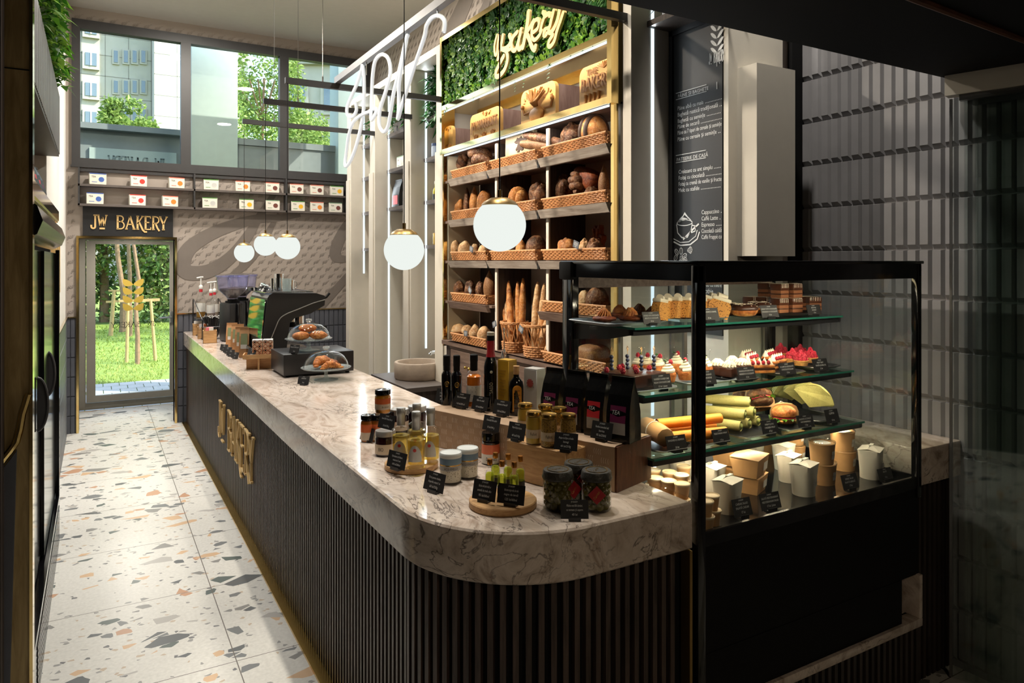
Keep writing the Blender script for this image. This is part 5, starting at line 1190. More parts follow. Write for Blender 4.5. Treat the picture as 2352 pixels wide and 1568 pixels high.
# carved dough plaques on the ledge
MPX = lambda y, z: Matrix(((0, 0, -1, 2.345), (-1, 0, 0, y), (0, 1, 0, z), (0, 0, 0, 1)))
pinkw = wood('pinkish_wood', C(140, 112, 106), C(168, 140, 132), (6, 6, 1), rough=.6)
def plaque(label, u0, u1, h, lines, deco, depth_=.17):
    ya, yb = on_x(u0, 300, 2.345).y, on_x(u1, 300, 2.345).y; w_ = ya - yb; t = thing('dough_plaque', label, 'bread sculpture', (2.36, ya, 2.6035)); z0 = 0
    m = MB(); r = .05; pts = [(0, 0), (w_, 0)] + [(w_ - r + r * cos(radians(a)), h - r + r * sin(radians(a))) for a in range(0, 91, 15)] + [(r + r * cos(radians(a)), h - r + r * sin(radians(a))) for a in range(90, 181, 15)]
    Q = Matrix(((0, 0, -1, 0), (-1, 0, 0, 0), (0, 1, 0, 0), (0, 0, 0, 1)))
    m.prism(pts, -.012, .012, 0, Q); m.build('carved_face', K['bdough'], t)
    MB().box((.014, -w_ + .01, 0), (.014 + depth_, -.01, h - .02)).build('wooden_block', pinkw, t)
    m = MB()
    for tx, x, z, s in lines: 
        tm = text_mb(tx, s, 'CENTER', 1); kf = w_ * (.86 if len(tx) > 4 else .3) / (max(q[0] for q in tm.v) - min(q[0] for q in tm.v)); tm.v = [(a * kf, b, c) for a, b, c in tm.v]
        for dz in range(3): m.join(tm, Matrix.Translation((-.004 * (dz + 1) + 0, 0, 0)) @ Q @ Matrix.Translation((w_ * x, h * z, .012)))
        tm2 = MB()
    def wheat(x, z, ln, a, k=7):
        d = Vector((cos(a), sin(a)))
        for i in range(k):
            c = Vector((x, z)) + d * ln * (.3 + .7 * i / k)
            for sg in (-1, 1):
                e = Vector((-d.y, d.x)) * sg * ln * .09; m.sph((-.016, -(c.x + e.x), c.y + e.y), (.006, ln * .06, ln * .09), 7)
        m.tube([(-.014, -x, z), (-.014, -(x + d.x * ln * .9), z + d.y * ln * .9)], .003, 5)
    rn = random.Random(int(u0))
    if deco == 'wheat':
        for c in (.22, .5, .78):
            for a in (60, 90, 120): wheat(w_ * c, h * .02, h * .26, radians(a), 5)
        for i in range(9): x, z = rn.uniform(.2, .85) * w_, rn.uniform(.76, .92) * h; m.tube([(-.015, -x, z), (-.016, -x - rn.uniform(-.02, .02), z + rn.uniform(.008, .02))], .004, 5)
    if deco == 'sheaf':
        for i in range(26):
            x = w_ * (.36 + .3 * rn.random()); m.tube([(-.014, -w_ * .5, h * .36), (-.03 - .02 * rn.random(), -(w_ * .5 + (x - w_ * .5) * .5), h * .55), (-.025 - .02 * rn.random(), -(x + (x - w_ * .5) * .8), h * rn.uniform(.75, .93))], .006, 5)
        m.sph((-.02, -w_ * .5, h * .22), (.022, w_ * .2, h * .22), 12, amp=.15)
        for sx_ in (-1, 1):
            for k in range(5): a = rn.uniform(0, 3.1); x, z = w_ * (.5 + sx_ * .3) + .03 * cos(a), h * .62 + .03 * sin(a); m.tube([(-.015, -x, z), (-.015, -x - .018 * cos(a), z + .02 * sin(a))], .004, 5)
            m.tube([(-.016, -(w_ * (.5 + sx_ * .2)), h * .35), (-.018, -(w_ * (.5 + sx_ * .38)), h * .33), (-.018, -(w_ * (.5 + sx_ * .43)), h * .5)], .006, 6); m.sph((-.018, -(w_ * (.5 + sx_ * .43)), h * .54), .014, 8, amp=.3)
    if deco == 'baker':
        for c in (.2, .32, .45, .58): m.tube([(-.015, -w_ * c, h * .05), (-.02, -w_ * (c + .02), h * .30)], .008, 6)
        for i in range(8): a = radians(40 + i * 14); m.tube([(-.015, -w_ * .72, h * .82), (-.017, -(w_ * .72 + .07 * cos(a)), h * .82 + .035 * sin(a))], .003, 5)
        wheat(w_ * .85, h * .05, h * .3, radians(80), 6)
    m.build('raised_lettering' if lines else 'raised_dough_pattern', K['bdoughl'], t); return t
plaque('partly hidden carved dough plaque at the left end of the ledge', 1010, 1039, .19, (), 'wheat', .16)
plaque('carved dough plaque with raised hotel name and wheat ears', 1079, 1148, .20, (('JW MARRIOTT', .5, .40, .095),), 'wheat')
plaque('carved dough plaque with a raised wheat sheaf, middle of the ledge', 1196, 1275, .225, (), 'sheaf')
plaque('carved dough plaque with raised bakery word at the right end', 1330, 1410, .225, (('THE', .4, .74, .05), ('BAKERY', .52, .38, .105)), 'baker')

# ---------------------------------------------------------------- wicker baskets
def weave_wall(m, a, b, z0, z1, out, rows=6, pitch=.021, r=.0050, lean=.0):
    a, b = Vector(a), Vector(b); d = b - a; L = d.length; d.normalize(); o = Vector(out); n_ = max(4, int(L / pitch))
    for i in range(n_ + 1):
        p = a + d * (L * i / n_); m.tube([p + Vector((0, 0, z0)), p + o * lean + Vector((0, 0, z1))], .0032, 5)
    for j in range(rows):
        z = z0 + (z1 - z0) * (j + .5) / rows; P = []
        for i in range(n_ * 2 + 1):
            ph = (1 if ((i // 2 + j) % 2 == 0) else -1) * (1 if i % 2 == 0 else 0)
            P.append(a + d * (L * i / (2 * n_)) + o * (ph * .0045 + lean * (j + .5) / rows) + Vector((0, 0, z)))
        m.tube(P, r, 5)
def mk_basket(w_=.60, d_=.25, h_=.062):
    t = thing('wicker_basket', None, 'basket'); m = MB()
    weave_wall(m, (-d_ / 2, -w_ / 2, 0), (-d_ / 2, w_ / 2, 0), .004, h_, (-1, 0, 0), lean=.012); weave_wall(m, (d_ / 2, -w_ / 2, 0), (d_ / 2, w_ / 2, 0), .004, h_, (1, 0, 0), lean=.012)
    weave_wall(m, (-d_ / 2, -w_ / 2, 0), (d_ / 2, -w_ / 2, 0), .004, h_, (0, -1, 0), lean=.012); weave_wall(m, (-d_ / 2, w_ / 2, 0), (d_ / 2, w_ / 2, 0), .004, h_, (0, 1, 0), lean=.012)
    m.build('woven_side', K['wicker'], t)
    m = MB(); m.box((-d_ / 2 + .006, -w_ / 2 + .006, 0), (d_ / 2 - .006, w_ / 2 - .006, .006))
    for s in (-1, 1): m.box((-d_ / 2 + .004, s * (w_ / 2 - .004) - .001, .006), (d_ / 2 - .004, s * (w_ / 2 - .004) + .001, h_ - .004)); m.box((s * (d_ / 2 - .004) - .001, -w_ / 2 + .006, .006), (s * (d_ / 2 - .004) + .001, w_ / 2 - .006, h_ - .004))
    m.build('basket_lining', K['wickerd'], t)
    q = .012; m = MB(); m.tube([(-d_ / 2 - q, -w_ / 2 - q, h_), (d_ / 2 + q, -w_ / 2 - q, h_), (d_ / 2 + q, w_ / 2 + q, h_), (-d_ / 2 - q, w_ / 2 + q, h_)], .007, 6, closed=True); m.build('rim', K['wicker'], t)
    return t
bk_ = Proto(mk_basket)
bays = ('left bay', 'middle bay', 'right bay'); rows_ = ('top row', 'second row', 'third row', 'fourth row', 'bottom row')
for r, z in enumerate(ROWZ + (BASEZ,)):
    for b in range(3):
        if r >= 3 and b == 1: continue
        yc = (FB[b][0] + FB[b][1]) / 2 + .0; sc = (FB[b][0] - FB[b][1] - .045) / .624
        bk_((XP + .145, yc, z + .0005), 0, 'wicker bread basket in the %s, %s of the bread cabinet' % (rows_[r], bays[b]), 'wicker baskets in the bread cabinet', None, (1, sc, 1))

# ---------------------------------------------------------------- loaves
def loaf_mesh(kind, a, seed=0):
    """a = half sizes (x depth, y width, z height), centred"""
    ax, ay, az = a; m = MB(); rn = random.Random(seed)
    if kind == 'braid':
        n_ = 5
        for k in range(2):
            P = []; rr = []
            for i in range(31):
                t = i / 30; ph = t * 2 * pi * 1.5 + k * pi; env = sin(pi * (.08 + .84 * t)) ** .5
                P.append((ax * .45 * cos(ph) * env, ay * (2 * t - 1) * .86, az * .42 * sin(ph) * env)); rr.append(min(ax, az) * .58 * env)
            m.tube(P, .1, 12, rr=rr)
        return m
    if kind == 'twist':
        for i in range(4):
            t = (i + .5) / 4; e = sin(pi * (.15 + .7 * t)); m.sph((0, ay * (2 * t - 1) * .8, 0), (ax * e, ay * .36, az * e), 16, 0, None, amp=.06, seed=seed + i)
        return m
    if kind == 'leaf':
        pts = []
        for i in range(41):
            t = i / 40 * 2 * pi; r = 1 + .22 * cos(7 * t); pts.append((ay * r * .85 * sin(t), az * r * .85 * -cos(t)))
        m.prism(pts, -ax * .3, ax * .3, 0, Matrix(((0, 0, -1, 0), (-1, 0, 0, 0), (0, 1, 0, 0), (0, 0, 0, 1))))
        for i in range(7):
            t = i / 7 * 2 * pi; m.tube([(-ax * .3, 0, -az * .3), (-ax * .42, -ay * .8 * sin(t), -az * .8 * cos(t))], min(ay, az) * .13, 8)
        return m
    amp = {'round': .10, 'dome': .08, 'cracked': .22, 'split': .20, 'batard': .08, 'point': .08, 'slab': .06}.get(kind, .1)
    N = 26; Mn = 18; vs = []; fs = []
    for j in range(Mn + 1):
        for i in range(N):
            p_ = pi * j / Mn; q = 2 * pi * i / N; x, y, z = sin(p_) * cos(q), sin(p_) * sin(q), cos(p_)
            if kind == 'slab': x, y, z = [abs(c) ** .55 * (1 if c > 0 else -1) for c in (x, y, z)]
            if kind == 'point': k = max(0, 1 - .55 * max(0, z) ** 1.4); x *= k; y *= k
            if kind in ('round', 'dome', 'cracked', 'split'): z = max(z, -.75)
            k = 1 + amp * noise.noise(Vector((x, y, z)) * (2.2 if kind in ('cracked', 'split') else 1.6) + Vector((seed, 0, seed)))
            if kind in ('split', 'cracked'): k -= .16 * max(0, 1 - abs(y * .9 + .35 * z + .15 * noise.noise(Vector((x, y, z)) * 3)) * 5)
            if kind in ('batard', 'point', 'round'):
                for c in (-.45, 0, .45): k += .045 * math.exp(-((y * (.6 if kind != 'round' else 1) + z * .35 - c) * 9) ** 2) * (1 if x < .3 else 0)
            vs.append((x * k * ax, y * k * ay, z * k * az))
    for j in range(Mn):
        for i in range(N): fs.append((j * N + i, (j + 1) * N + i, (j + 1) * N + (i + 1) % N, j * N + (i + 1) % N))
    m.add(vs, fs, 0, True); return m
NAMES = {'braid': 'braided_loaf', 'twist': 'twisted_roll', 'leaf': 'leaf_bread', 'slab': 'tin_loaf'}
SEED = [0]
def loaf(kind, u0, u1, v0, v1, mat, label, xc=2.43, roll=0, zmin=None, group=None, axm=.105):
    SEED[0] += 1; uc, vc = (u0 + u1) / 2, (v0 + v1) / 2; c = on_x(uc, vc, xc); mpp = m_per_px(c); dx = ray(uc, vc)[0]
    hw, hh = (u1 - u0) / 2 * mpp, (v1 - v0) / 2 * mpp; s = (uc - U0) / FPX; kx = CT - s * ST
    if zmin is not None and c.z - hh > zmin:            # rest on the basket floor
        top = c.z + hh; hh = (top - zmin) / 2; c.z = (top + zmin) / 2
    ax = min(hw / 1.0, axm)
    if roll: ax = min(hh, hw, axm)
    ay = sqrt(max(hw * hw - (ax * kx) ** 2, (hw * .35) ** 2)) / dx if not roll else hw / max(dx, .3) * .9
    m = loaf_mesh(kind, (ax, ay, hh), SEED[0])
    o = m.build(NAMES.get(kind, 'bread_loaf'), mat); o.location = c; o.rotation_euler = (radians(roll), 0, 0)
    return tag(o, label, 'bread', group or 'loaves in the bread cabinet')
D, G, W_, R_d, S_ = K['bdark'], K['bgold'], K['bwhite'], K['bred'], K['bseed']
z1, z2, z3, z4, z5 = [z + .008 for z in ROWZ + (BASEZ,)]
loaf('braid', 1076, 1130, 333, 384, D, 'large dark braided loaf leaning in the top left basket', 2.43, 38)
loaf('braid', 1048, 1076, 352, 392, D, 'smaller brown braided loaf at the left of the top left basket', 2.46, -50)
loaf('cracked', 1072, 1100, 360, 385, D, 'dark crusty loaf between the two braids, top left basket', 2.50, 0, z1)
loaf('cracked', 1149, 1167, 318, 368, S_, 'seeded upright loaf behind the floury dough square', 2.52, 0, z1)
for (ua, va, ub, vb, lab, mt) in ((1206, 309, 1296, 330, 'upper of two dark baguettes lying across the top row', D), (1199, 330, 1288, 339, 'lower of two baguettes lying across the top row', S_)):
    a, b = on_x(ua, va, 2.36), on_x(ub, vb, 2.40); m = MB(); P = [a.lerp(b, t / 12) for t in range(13)]; r = 11.5 * m_per_px(a)
    m.tube([p - a for p in P], r, 14, rr=[r * (.35 + .65 * sin(pi * (.06 + .88 * t / 12)) ** .5) for t in range(13)]); single('baguette', m, mt, lab, 'bread', 'baguettes in the top row', a)
loaf('round', 1254, 1272, 293, 312, S_, 'small round roll above the lying baguettes', 2.56, 0)
loaf('split', 1288, 1345, 280, 328, D, 'dark split loaf left in the top right basket', 2.44, 0, z1)
loaf('dome', 1330, 1398, 266, 322, G, 'big golden loaf with a dark poppy band, top right basket', 2.43, 0, z1)
lo = [o for o in COL.objects if o.get('label', '').startswith('big golden loaf')][0]
ex = [max(abs(v.co[i]) for v in lo.data.vertices) for i in range(3)]; m = MB()
for k in (-.30, .28): c = sqrt(1 - k * k) * .99; m.tube([(ex[0] * c * cos(a), k * ex[1], ex[2] * c * sin(a)) for a in [pi * i / 14 for i in range(-1, 16)]], .013, 8, flat=1)
m.build('poppy_band', K['bchar'], lo)
t = thing('dough_square', 'pale square dough panel with a charred emblem and hotel name, top row', 'bread sculpture', on_x(1165, 361, 2.38)); ya = t.location.y; w_ = ya - on_x(1230, 340, 2.38).y; h_ = .205
Q = Matrix(((0, 0, -1, 0), (-1, 0, 0, 0), (0, 1, 0, 0), (0, 0, 0, 1)))
t.location.z = z1
m = MB(); rn = random.Random(5); ed = [(0, 0), (w_ * .5, .004), (w_, 0), (w_ + .003, h_ * .5), (w_, h_), (w_ * .5, h_ - .006), (0, h_), (-.004, h_ * .5)]; m.prism(ed, -.012, .012, 0, Q); m.build('dough_sheet', K['bplaq'], t)
m = MB(); m.join(text_mb('JW MARRIOTT', .052, 'CENTER', .8), Q @ Matrix.Translation((w_ * .5, h_ * .10, .014)))
gr = [(.42, .42), (.50, .40), (.53, .47), (.60, .43), (.66, .47), (.62, .55), (.66, .62), (.74, .70), (.80, .82), (.70, .78), (.72, .88), (.62, .80), (.58, .90), (.50, .84), (.44, .88), (.40, .80), (.33, .76), (.38, .70), (.46, .70), (.44, .60), (.38, .52), (.40, .47), (.45, .50), (.47, .47)]
m.prism([(x * w_, y * h_) for x, y in gr], .012, .016, 0, Q); m.build('charred_print', K['bchar'], t)
# second row
loaf('batard', 1024, 1041, 459, 487, G, 'golden loaf half hidden at the left end of the second row', 2.52, 0, z2)
loaf('split', 1040, 1070, 452, 487, G, 'golden split loaf, second from the left in the second row', 2.45, 0, z2)
loaf('point', 1064, 1082, 430, 483, D, 'thin dark pointed loaf standing in the second row', 2.47, 0, z2, axm=.05)
loaf('point', 1078, 1101, 429, 480, G, 'golden pointed loaf standing in the second row', 2.44, 0, z2)
loaf('dome', 1094, 1132, 436, 477, G, 'plump golden loaf with dark stripes before the globe lamp', 2.43, 0, z2)
loaf('cracked', 1139, 1168, 444, 470, D, 'nutty dark loaf behind the big globe lamp', 2.50, 0, z2)
loaf('twist', 1165, 1216, 427, 468, G, 'golden twisted roll beside the big globe lamp', 2.43, 0, z2)
loaf('cracked', 1215, 1265, 416, 463, D, 'tall dark cracked loaf in the middle second basket', 2.45, 0, z2)
loaf('split', 1266, 1322, 400, 454, D, 'dark torn loaf at the left of the right second basket', 2.46, 0, z2)
loaf('braid', 1306, 1342, 394, 446, D, 'dark braid leaning in the right second basket', 2.40, 62)
loaf('slab', 1322, 1378, 388, 432, R_d, 'glossy red brown tin loaf on top in the second row', 2.46, 22)
loaf('cracked', 1340, 1378, 428, 450, D, 'small dark roll under the glossy red loaf', 2.42, 0, z2)
loaf('point', 1374, 1400, 378, 443, S_, 'seeded upright loaf at the right end of the second row', 2.45, 0, z2)
# third row
loaf('round', 1022, 1042, 551, 580, G, 'golden loaf half hidden at the left end of the third row', 2.52, 0, z3)
loaf('round', 1033, 1058, 551, 580, W_, 'floury white loaf, leftmost in front in the third row', 2.41, 0, z3)
loaf('round', 1052, 1081, 549, 576, G, 'golden loaf standing behind the floury loaves, third row', 2.53, 0, z3)
loaf('round', 1052, 1085, 554, 580, W_, 'floury white loaf left of the slate card, third row', 2.41, 0, z3)
loaf('round', 1081, 1100, 559, 580, W_, 'small floury loaf right of the slate card, third row', 2.44, 0, z3)
loaf('round', 1098, 1124, 562, 580, W_, 'floury loaf under the left edge of the globe lamp', 2.42, 0, z3)
loaf('cracked', 1165, 1190, 562, 580, D, 'dark loaf under the right edge of the globe lamp', 2.48, 0, z3)
loaf('point', 1184, 1211, 549, 577, G, 'pointed golden loaf beside the big slashed round', 2.42, 0, z3)
loaf('round', 1208, 1258, 541, 577, D, 'big dark round loaf with pale slashes, third row', 2.44, 0, z3)
loaf('cracked', 1256, 1290, 547, 575, W_, 'pale seeded loaf, leftmost in the right third basket', 2.43, 0, z3)
loaf('cracked', 1280, 1326, 546, 575, G, 'golden crackled round loaf in the right third basket', 2.41, 0, z3)
loaf('cracked', 1329, 1358, 548, 574, W_, 'pale seeded loaf behind the slate card, right third basket', 2.45, 0, z3)
loaf('cracked', 1346, 1386, 547, 574, D, 'brown crackled loaf before the leaf bread', 2.42, 0, z3)
loaf('leaf', 1352, 1397, 514, 570, R_d, 'glazed leaf shaped bread standing at the end of the third row', 2.52, 0, z3)
# fourth row
loaf('round', 1022, 1042, 645, 672, D, 'brown loaf half hidden at the left end of the fourth row', 2.50, 0, z4)
loaf('cracked', 1042, 1068, 645, 676, D, 'dark walnut loaf left of the slate card, fourth row', 2.42, 0, z4)
loaf('cracked', 1067, 1095, 644, 676, D, 'dark walnut loaf behind the slate card, fourth row', 2.43, 0, z4)
loaf('split', 1092, 1114, 645, 677, D, 'dark split loaf right of the slate card, fourth row', 2.42, 0, z4)
loaf('point', 1110, 1139, 622, 680, S_, 'tall seeded pointed loaf at the end of the left fourth basket', 2.42, 0, z4)
loaf('round', 1254, 1292, 659, 697, W_, 'floury round loaf left of the case edge, fourth row', 2.43, 0, z4)
loaf('round', 1326, 1358, 667, 704, W_, 'floury loaf seen through the case glass, fourth row', 2.43, 0, z4)
loaf('round', 1346, 1398, 658, 705, D, 'large brown loaf seen through the case glass, fourth row', 2.46, 0, z4)
# bottom row
loaf('round', 1036, 1072, 744, 772, W_, 'floury loaf, first in the bottom left basket', 2.42, 0, z5)
loaf('round', 1058, 1090, 746, 774, W_, 'floury loaf behind the card in the bottom left basket', 2.45, 0, z5)
loaf('point', 1077, 1106, 744, 777, W_, 'peaked floury loaf, third in the bottom left basket', 2.41, 0, z5)
loaf('round', 1096, 1129, 750, 782, W_, 'floury loaf, last in the bottom left basket', 2.40, 0, z5)
loaf('round', 1250, 1288, 785, 816, W_, 'seeded round loaf left of the case edge, bottom row', 2.42, 0, z5)
loaf('slab', 1331, 1396, 790, 832, S_, 'flat seeded loaf seen through the case glass, bottom row', 2.45, 0, z5)

# tall open baskets of baguettes
def open_basket(label, c, r0, r1, h):
    t = thing('baguette_basket', label, 'basket', c, 0, 'tall baguette baskets'); m = MB(); n_ = 16
    for j, (z, r) in enumerate(((.012, r0), (.026, r0 + .002), (.040, r0 + .003), (.054, r0 + .005), (.068, r0 + .006))):
        m.tube([((r + (.004 if (i + j) % 2 else -.004)) * cos(2 * pi * i / 32), (r + (.004 if (i + j) % 2 else -.004)) * sin(2 * pi * i / 32), z) for i in range(32)], .007, 5, closed=True)
    m.lathe([(0, 0), (r0, 0), (r0, .008), (0, .008)], 20); m.build('woven_base', K['wicker'], t)
    m = MB()
    for i in range(n_):
        a = 2 * pi * i / n_
        for tw in (.35, -.35): m.tube([(r0 * cos(a), r0 * sin(a), .07), (r1 * cos(a + tw), r1 * sin(a + tw), h)], .004, 5)
    m.build('open_stake', K['wicker'], t); m = MB()
    for k in (0, pi): m.tube([(r1 * cos(2 * pi * i / 40), r1 * sin(2 * pi * i / 40), h + .006 * sin(i * 1.6 + k)) for i in range(40)], .0065, 6, closed=True)
    m.build('plaited_rim', K['wicker'], t)
open_basket('tall open wicker basket of baguettes, left of two', (2.395, 4.085, BASEZ + .0005), .072, .092, .195)
open_basket('tall open wicker basket of baguettes, right of two', (2.40, 3.80, BASEZ + .0005), .082, .112, .20)
def baguette(a, b, r, mat, label):
    a, b = Vector(a), Vector(b); m = MB(); P = [a.lerp(b, t / 18) for t in range(19)]
    m.tube([p - a for p in P], r, 12, rr=[r * (.02 + .98 * sin(pi * (.012 + .976 * t / 18)) ** .42) * (1 + .05 * sin(t * 2.1)) for t in range(19)])
    return single('baguette', m, mat, label, 'bread', 'standing baguettes', a)
ordb = ('first', 'second', 'third', 'fourth', 'fifth', 'sixth')
for i, (u, v, bx, by) in enumerate(((1152, 648, 2.385, 4.125), (1161, 668, 2.37, 4.095), (1168, 645, 2.36, 4.06), (1180, 646, 2.445, 4.10), (1189, 647, 2.425, 4.065), (1201.5, 639, 2.41, 4.02))):
    baguette((bx, by, BASEZ + .02), on_x(u, v, 2.44 if i not in (3,) else 2.5), .024 if i != 1 else .018, (G, W_, G, G, G, G)[i], '%s standing baguette from the left in the left tall basket' % ordb[i])
for i, (u, v, bx, by) in enumerate(((1235.5, 647, 2.40, 3.86), (1251, 650, 2.42, 3.815), (1256, 690, 2.38, 3.77), (1259, 722, 2.37, 3.735))):
    baguette((bx, by, BASEZ + .02), on_x(u, v, 2.44), .026, (W_, W_, G, W_)[i], '%s leaning baguette from the left in the right tall basket' % ordb[i])
m = MB(); p = on_x(1158, 757, 2.27); m.tube([(0, 0, .0), (0, 0, -.09), (0, 0, -.13)], .004, 6); m.tube([(0, .012, .0), (0, 0, .012), (0, -.012, 0)], .004, 6); m.sph((0, 0, -.165), (.008, .026, .042), 12, amp=.15, fr=4)
for k in (-2, -1, 0, 1, 2): m.tube([(-.008, 0, -.125), (-.010, k * .010, -.165), (-.008, k * .011, -.20)], .0035, 5)
single('serving_scoop', m, K['chrome'], 'silver shell scoop hanging on the left baguette basket', 'scoop', None, p)

# small slate price tags on the baskets
def mk_tag():
    t = thing('price_tag', None, 'price tag'); m = MB(); m.rbox((-.003, -.028, -.02), (.0, .028, .02), .002, seg=1); m.build('tag_plate', K['slate'], t)
    m = MB()
    for i, (z, w_) in enumerate(((.010, .034), (.003, .040), (-.004, .030), (-.012, .014))): m.box((-.0036, -w_ / 2, z - .0011), (-.003, w_ / 2, z + .0011))
    m.build('chalk_lines', K['chalk'], t); return t
tg = Proto(mk_tag)
for u, v, a, lab, x in ((1083, 572, -.25, 'slate price tag among the floury loaves, third row left', 2.285), (1323.5, 561.5, -.30, 'slate price tag in the right basket of the third row', 2.285), (1079.5, 666.5, -.7, 'slate price tag tilted among the walnut loaves, fourth row', 2.285), (1070, 765.5, .05, 'slate price tag in the bottom left basket', 2.285), (1197, 756, -.45, 'pale price tag on the rim of the right baguette basket', 2.275), (1136, 744, .35, 'dark price tag on the rim of the left baguette basket', 2.285)):
    p = on_x(u, v, x); tg(p, 0, lab, 'price tags in the bread cabinet', (-a, 0, 0))
# ================================================================ refrigerated display case
CX0, CX1, CY0, CY1, CZT = 1.645, 2.872, 1.655, 2.42, 1.752
dc = thing('display_case', 'black framed refrigerated glass pastry case beside the counter end', 'display case', (0, 0, 0))
fw = .030
m = MB()                                                # uprights and top rails
for q, r_ in (((CX0, CY0, .0), (CX0 + .034, CY0 + .034, CZT - .013)), ((CX1 - .026, CY0, .80), (CX1, CY0 + .03, CZT - .013)), ((CX0, CY1 - .07, .80), (CX0 + .034, CY1, CZT - .013)), ((CX1 - .026, CY1 - .05, .80), (CX1, CY1, CZT - .013))):
    MB().rbox(q, r_, .004).build('upright', K['blackg'], dc)
m = MB(); m.rbox((CX0 - .006, CY0 - .006, CZT - .012), (CX1 + .006, CY1 + .006, CZT), .003)
m.box((CX0, CY0 + .004, CZT - .07), (CX1, CY0 + .022, CZT - .012)); m.box((CX0 + .004, CY0, CZT - .065), (CX0 + .022, CY1, CZT - .012)); m.box((CX1 - .02, CY0, CZT - .06), (CX1 - .004, CY1, CZT - .012)); m.box((CX0, CY1 - .03, CZT - .05), (CX1, CY1, CZT - .012))
m.build('top_frame', K['blackg'], dc)
m = MB(); m.rbox((CX0 - .012, CY1 - .075, CZT - .075), (CX0 + .02, CY1 + .008, CZT - .002), .006); m.build('hinge_cap', K['blackm'], dc)
m = MB(); m.box((CX0 + .03, CY0 + .008, .845), (CX1 - .02, CY0 + .02, .885)); m.box((CX1 - .016, CY0, .845), (CX1 - .004, CY1, .885)); m.build('lower_frame', K['blackg'], dc)
for nm, a, b in (('front_glass', (CX0 + .03, CY0 + .006, .88), (CX1 - .02, CY0 + .010, CZT - .06)), ('side_glass', (CX0 + .006, CY0 + .03, CT_Z + .001), (CX0 + .010, CY1 - .06, CZT - .06)), ('side_glass', (CX1 - .012, CY0 + .03, .88), (CX1 - .008, CY1 - .05, CZT - .06))):
    MB().box(a, b).build(nm, K['caseglass'], dc)
for x0, x1, y in ((CX0 + .034, 2.30, CY1 - .03), (2.22, CX1 - .026, CY1 - .015)):
    dd = MB().box((x0, y, .90), (x1, y + .004, CZT - .05)).build('sliding_door', K['caseglass'], dc)
    m = MB(); m.box((x0, y - .006, .90), (x0 + .018, y + .008, CZT - .05)); m.box((x1 - .018, y - .006, .90), (x1, y + .008, CZT - .05)); m.build('door_edge', K['steel'], dd)
MB().box((CX0 + .034, CY1 - .05, CZT - .11), (CX1 - .026, CY1 - .008, CZT - .05)).build('rear_header', K['ashd'], dc)
m = MB(); m.box((CX0 + .01, CY0 + .01, .835), (CX1 - .01, CY1, .86)); m.build('deck', K['blackg'], dc)
m = MB(); x = CX0 + .05
while x < CX1 - .05: m.box((x, CY0 + .030, .86), (x + .006, CY0 + .042, .8625)); x += .012
m.build('air_grille', K['charcoal'], dc)
m = MB(); m.box((CX0 + .001, CY0 + .012, .49), (CX1, CY1, .835)); m.box((CX0, CY0 + .01, .06), (CX1 - .12, CY1, .49)); m.build('base_panel', K['blackm'], dc)
m = MB(); m.rbox((CX0, CY0 - .004, .285), (CX1, CY0 + .06, .318), .003); m.rbox((CX1 - .022, CY0 - .004, .318), (CX1, CY0 + .26, .492), .003); m.box((CX1 - .12, CY0 + .05, .285), (CX1, CY0 + .28, .318)); m.build('stone_plinth', K['marble'], dc)
m = MB(); x = CX0 + .02
while x < CX1 - .02: m.box((x, CY0 + .0, .01), (x + .017, CY0 + .02, .285)); x += .0365
m.build('slatted_foot', K['walnutd'], dc)
SHF = ((1.512, 1.985), (1.278, 1.932), (1.067, 1.882))
for i, (z, yf) in enumerate(SHF):
    s = MB().box((1.662, yf, z - .008), (2.84, CY1 - .06, z)).build('glass_shelf', K['shelfglass'], dc)
    m = MB(); m.box((1.662, yf - .0012, z - .008), (2.84, yf, z)); m.box((1.661, yf, z - .008), (1.6622, CY1 - .06, z)); m.build('shelf_edge', K['shelfedge'], s)
    m = MB()
    for x in (1.664, 2.826): m.prism([(yf + .01, z - .009), (yf + .01, z - .026), (yf + .16, z - .055), (CY1 - .05, z - .075), (CY1 - .05, z - .009)], x, x + .012, 0, Matrix(((0, 0, 1, 0), (1, 0, 0, 0), (0, 1, 0, 0), (0, 0, 0, 1))))
    m.box((1.664, yf + .012, z - .030), (2.838, yf + .035, z - .0085)); m.build('shelf_bracket', K['black'], s)
    MB().box((1.69, yf + .038, z - .024), (2.80, yf + .046, z - .017)).build('led_strip', K['ledw'], s)
    lamp('case_led', 'AREA', (2.25, yf + .05, z - .03), (0, .25, -1), 3.4, (1, .82, .55), shape='RECTANGLE', size=1.1, size_y=.012)
MB().box((1.70, CY0 + .05, CZT - .07), (2.82, CY0 + .062, CZT - .062)).build('led_strip', K['ledw'], dc)
lamp('case_led', 'AREA', (2.25, CY0 + .075, CZT - .075), (0, .5, -1), 4.2, (1, .86, .64), shape='RECTANGLE', size=1.1, size_y=.012)

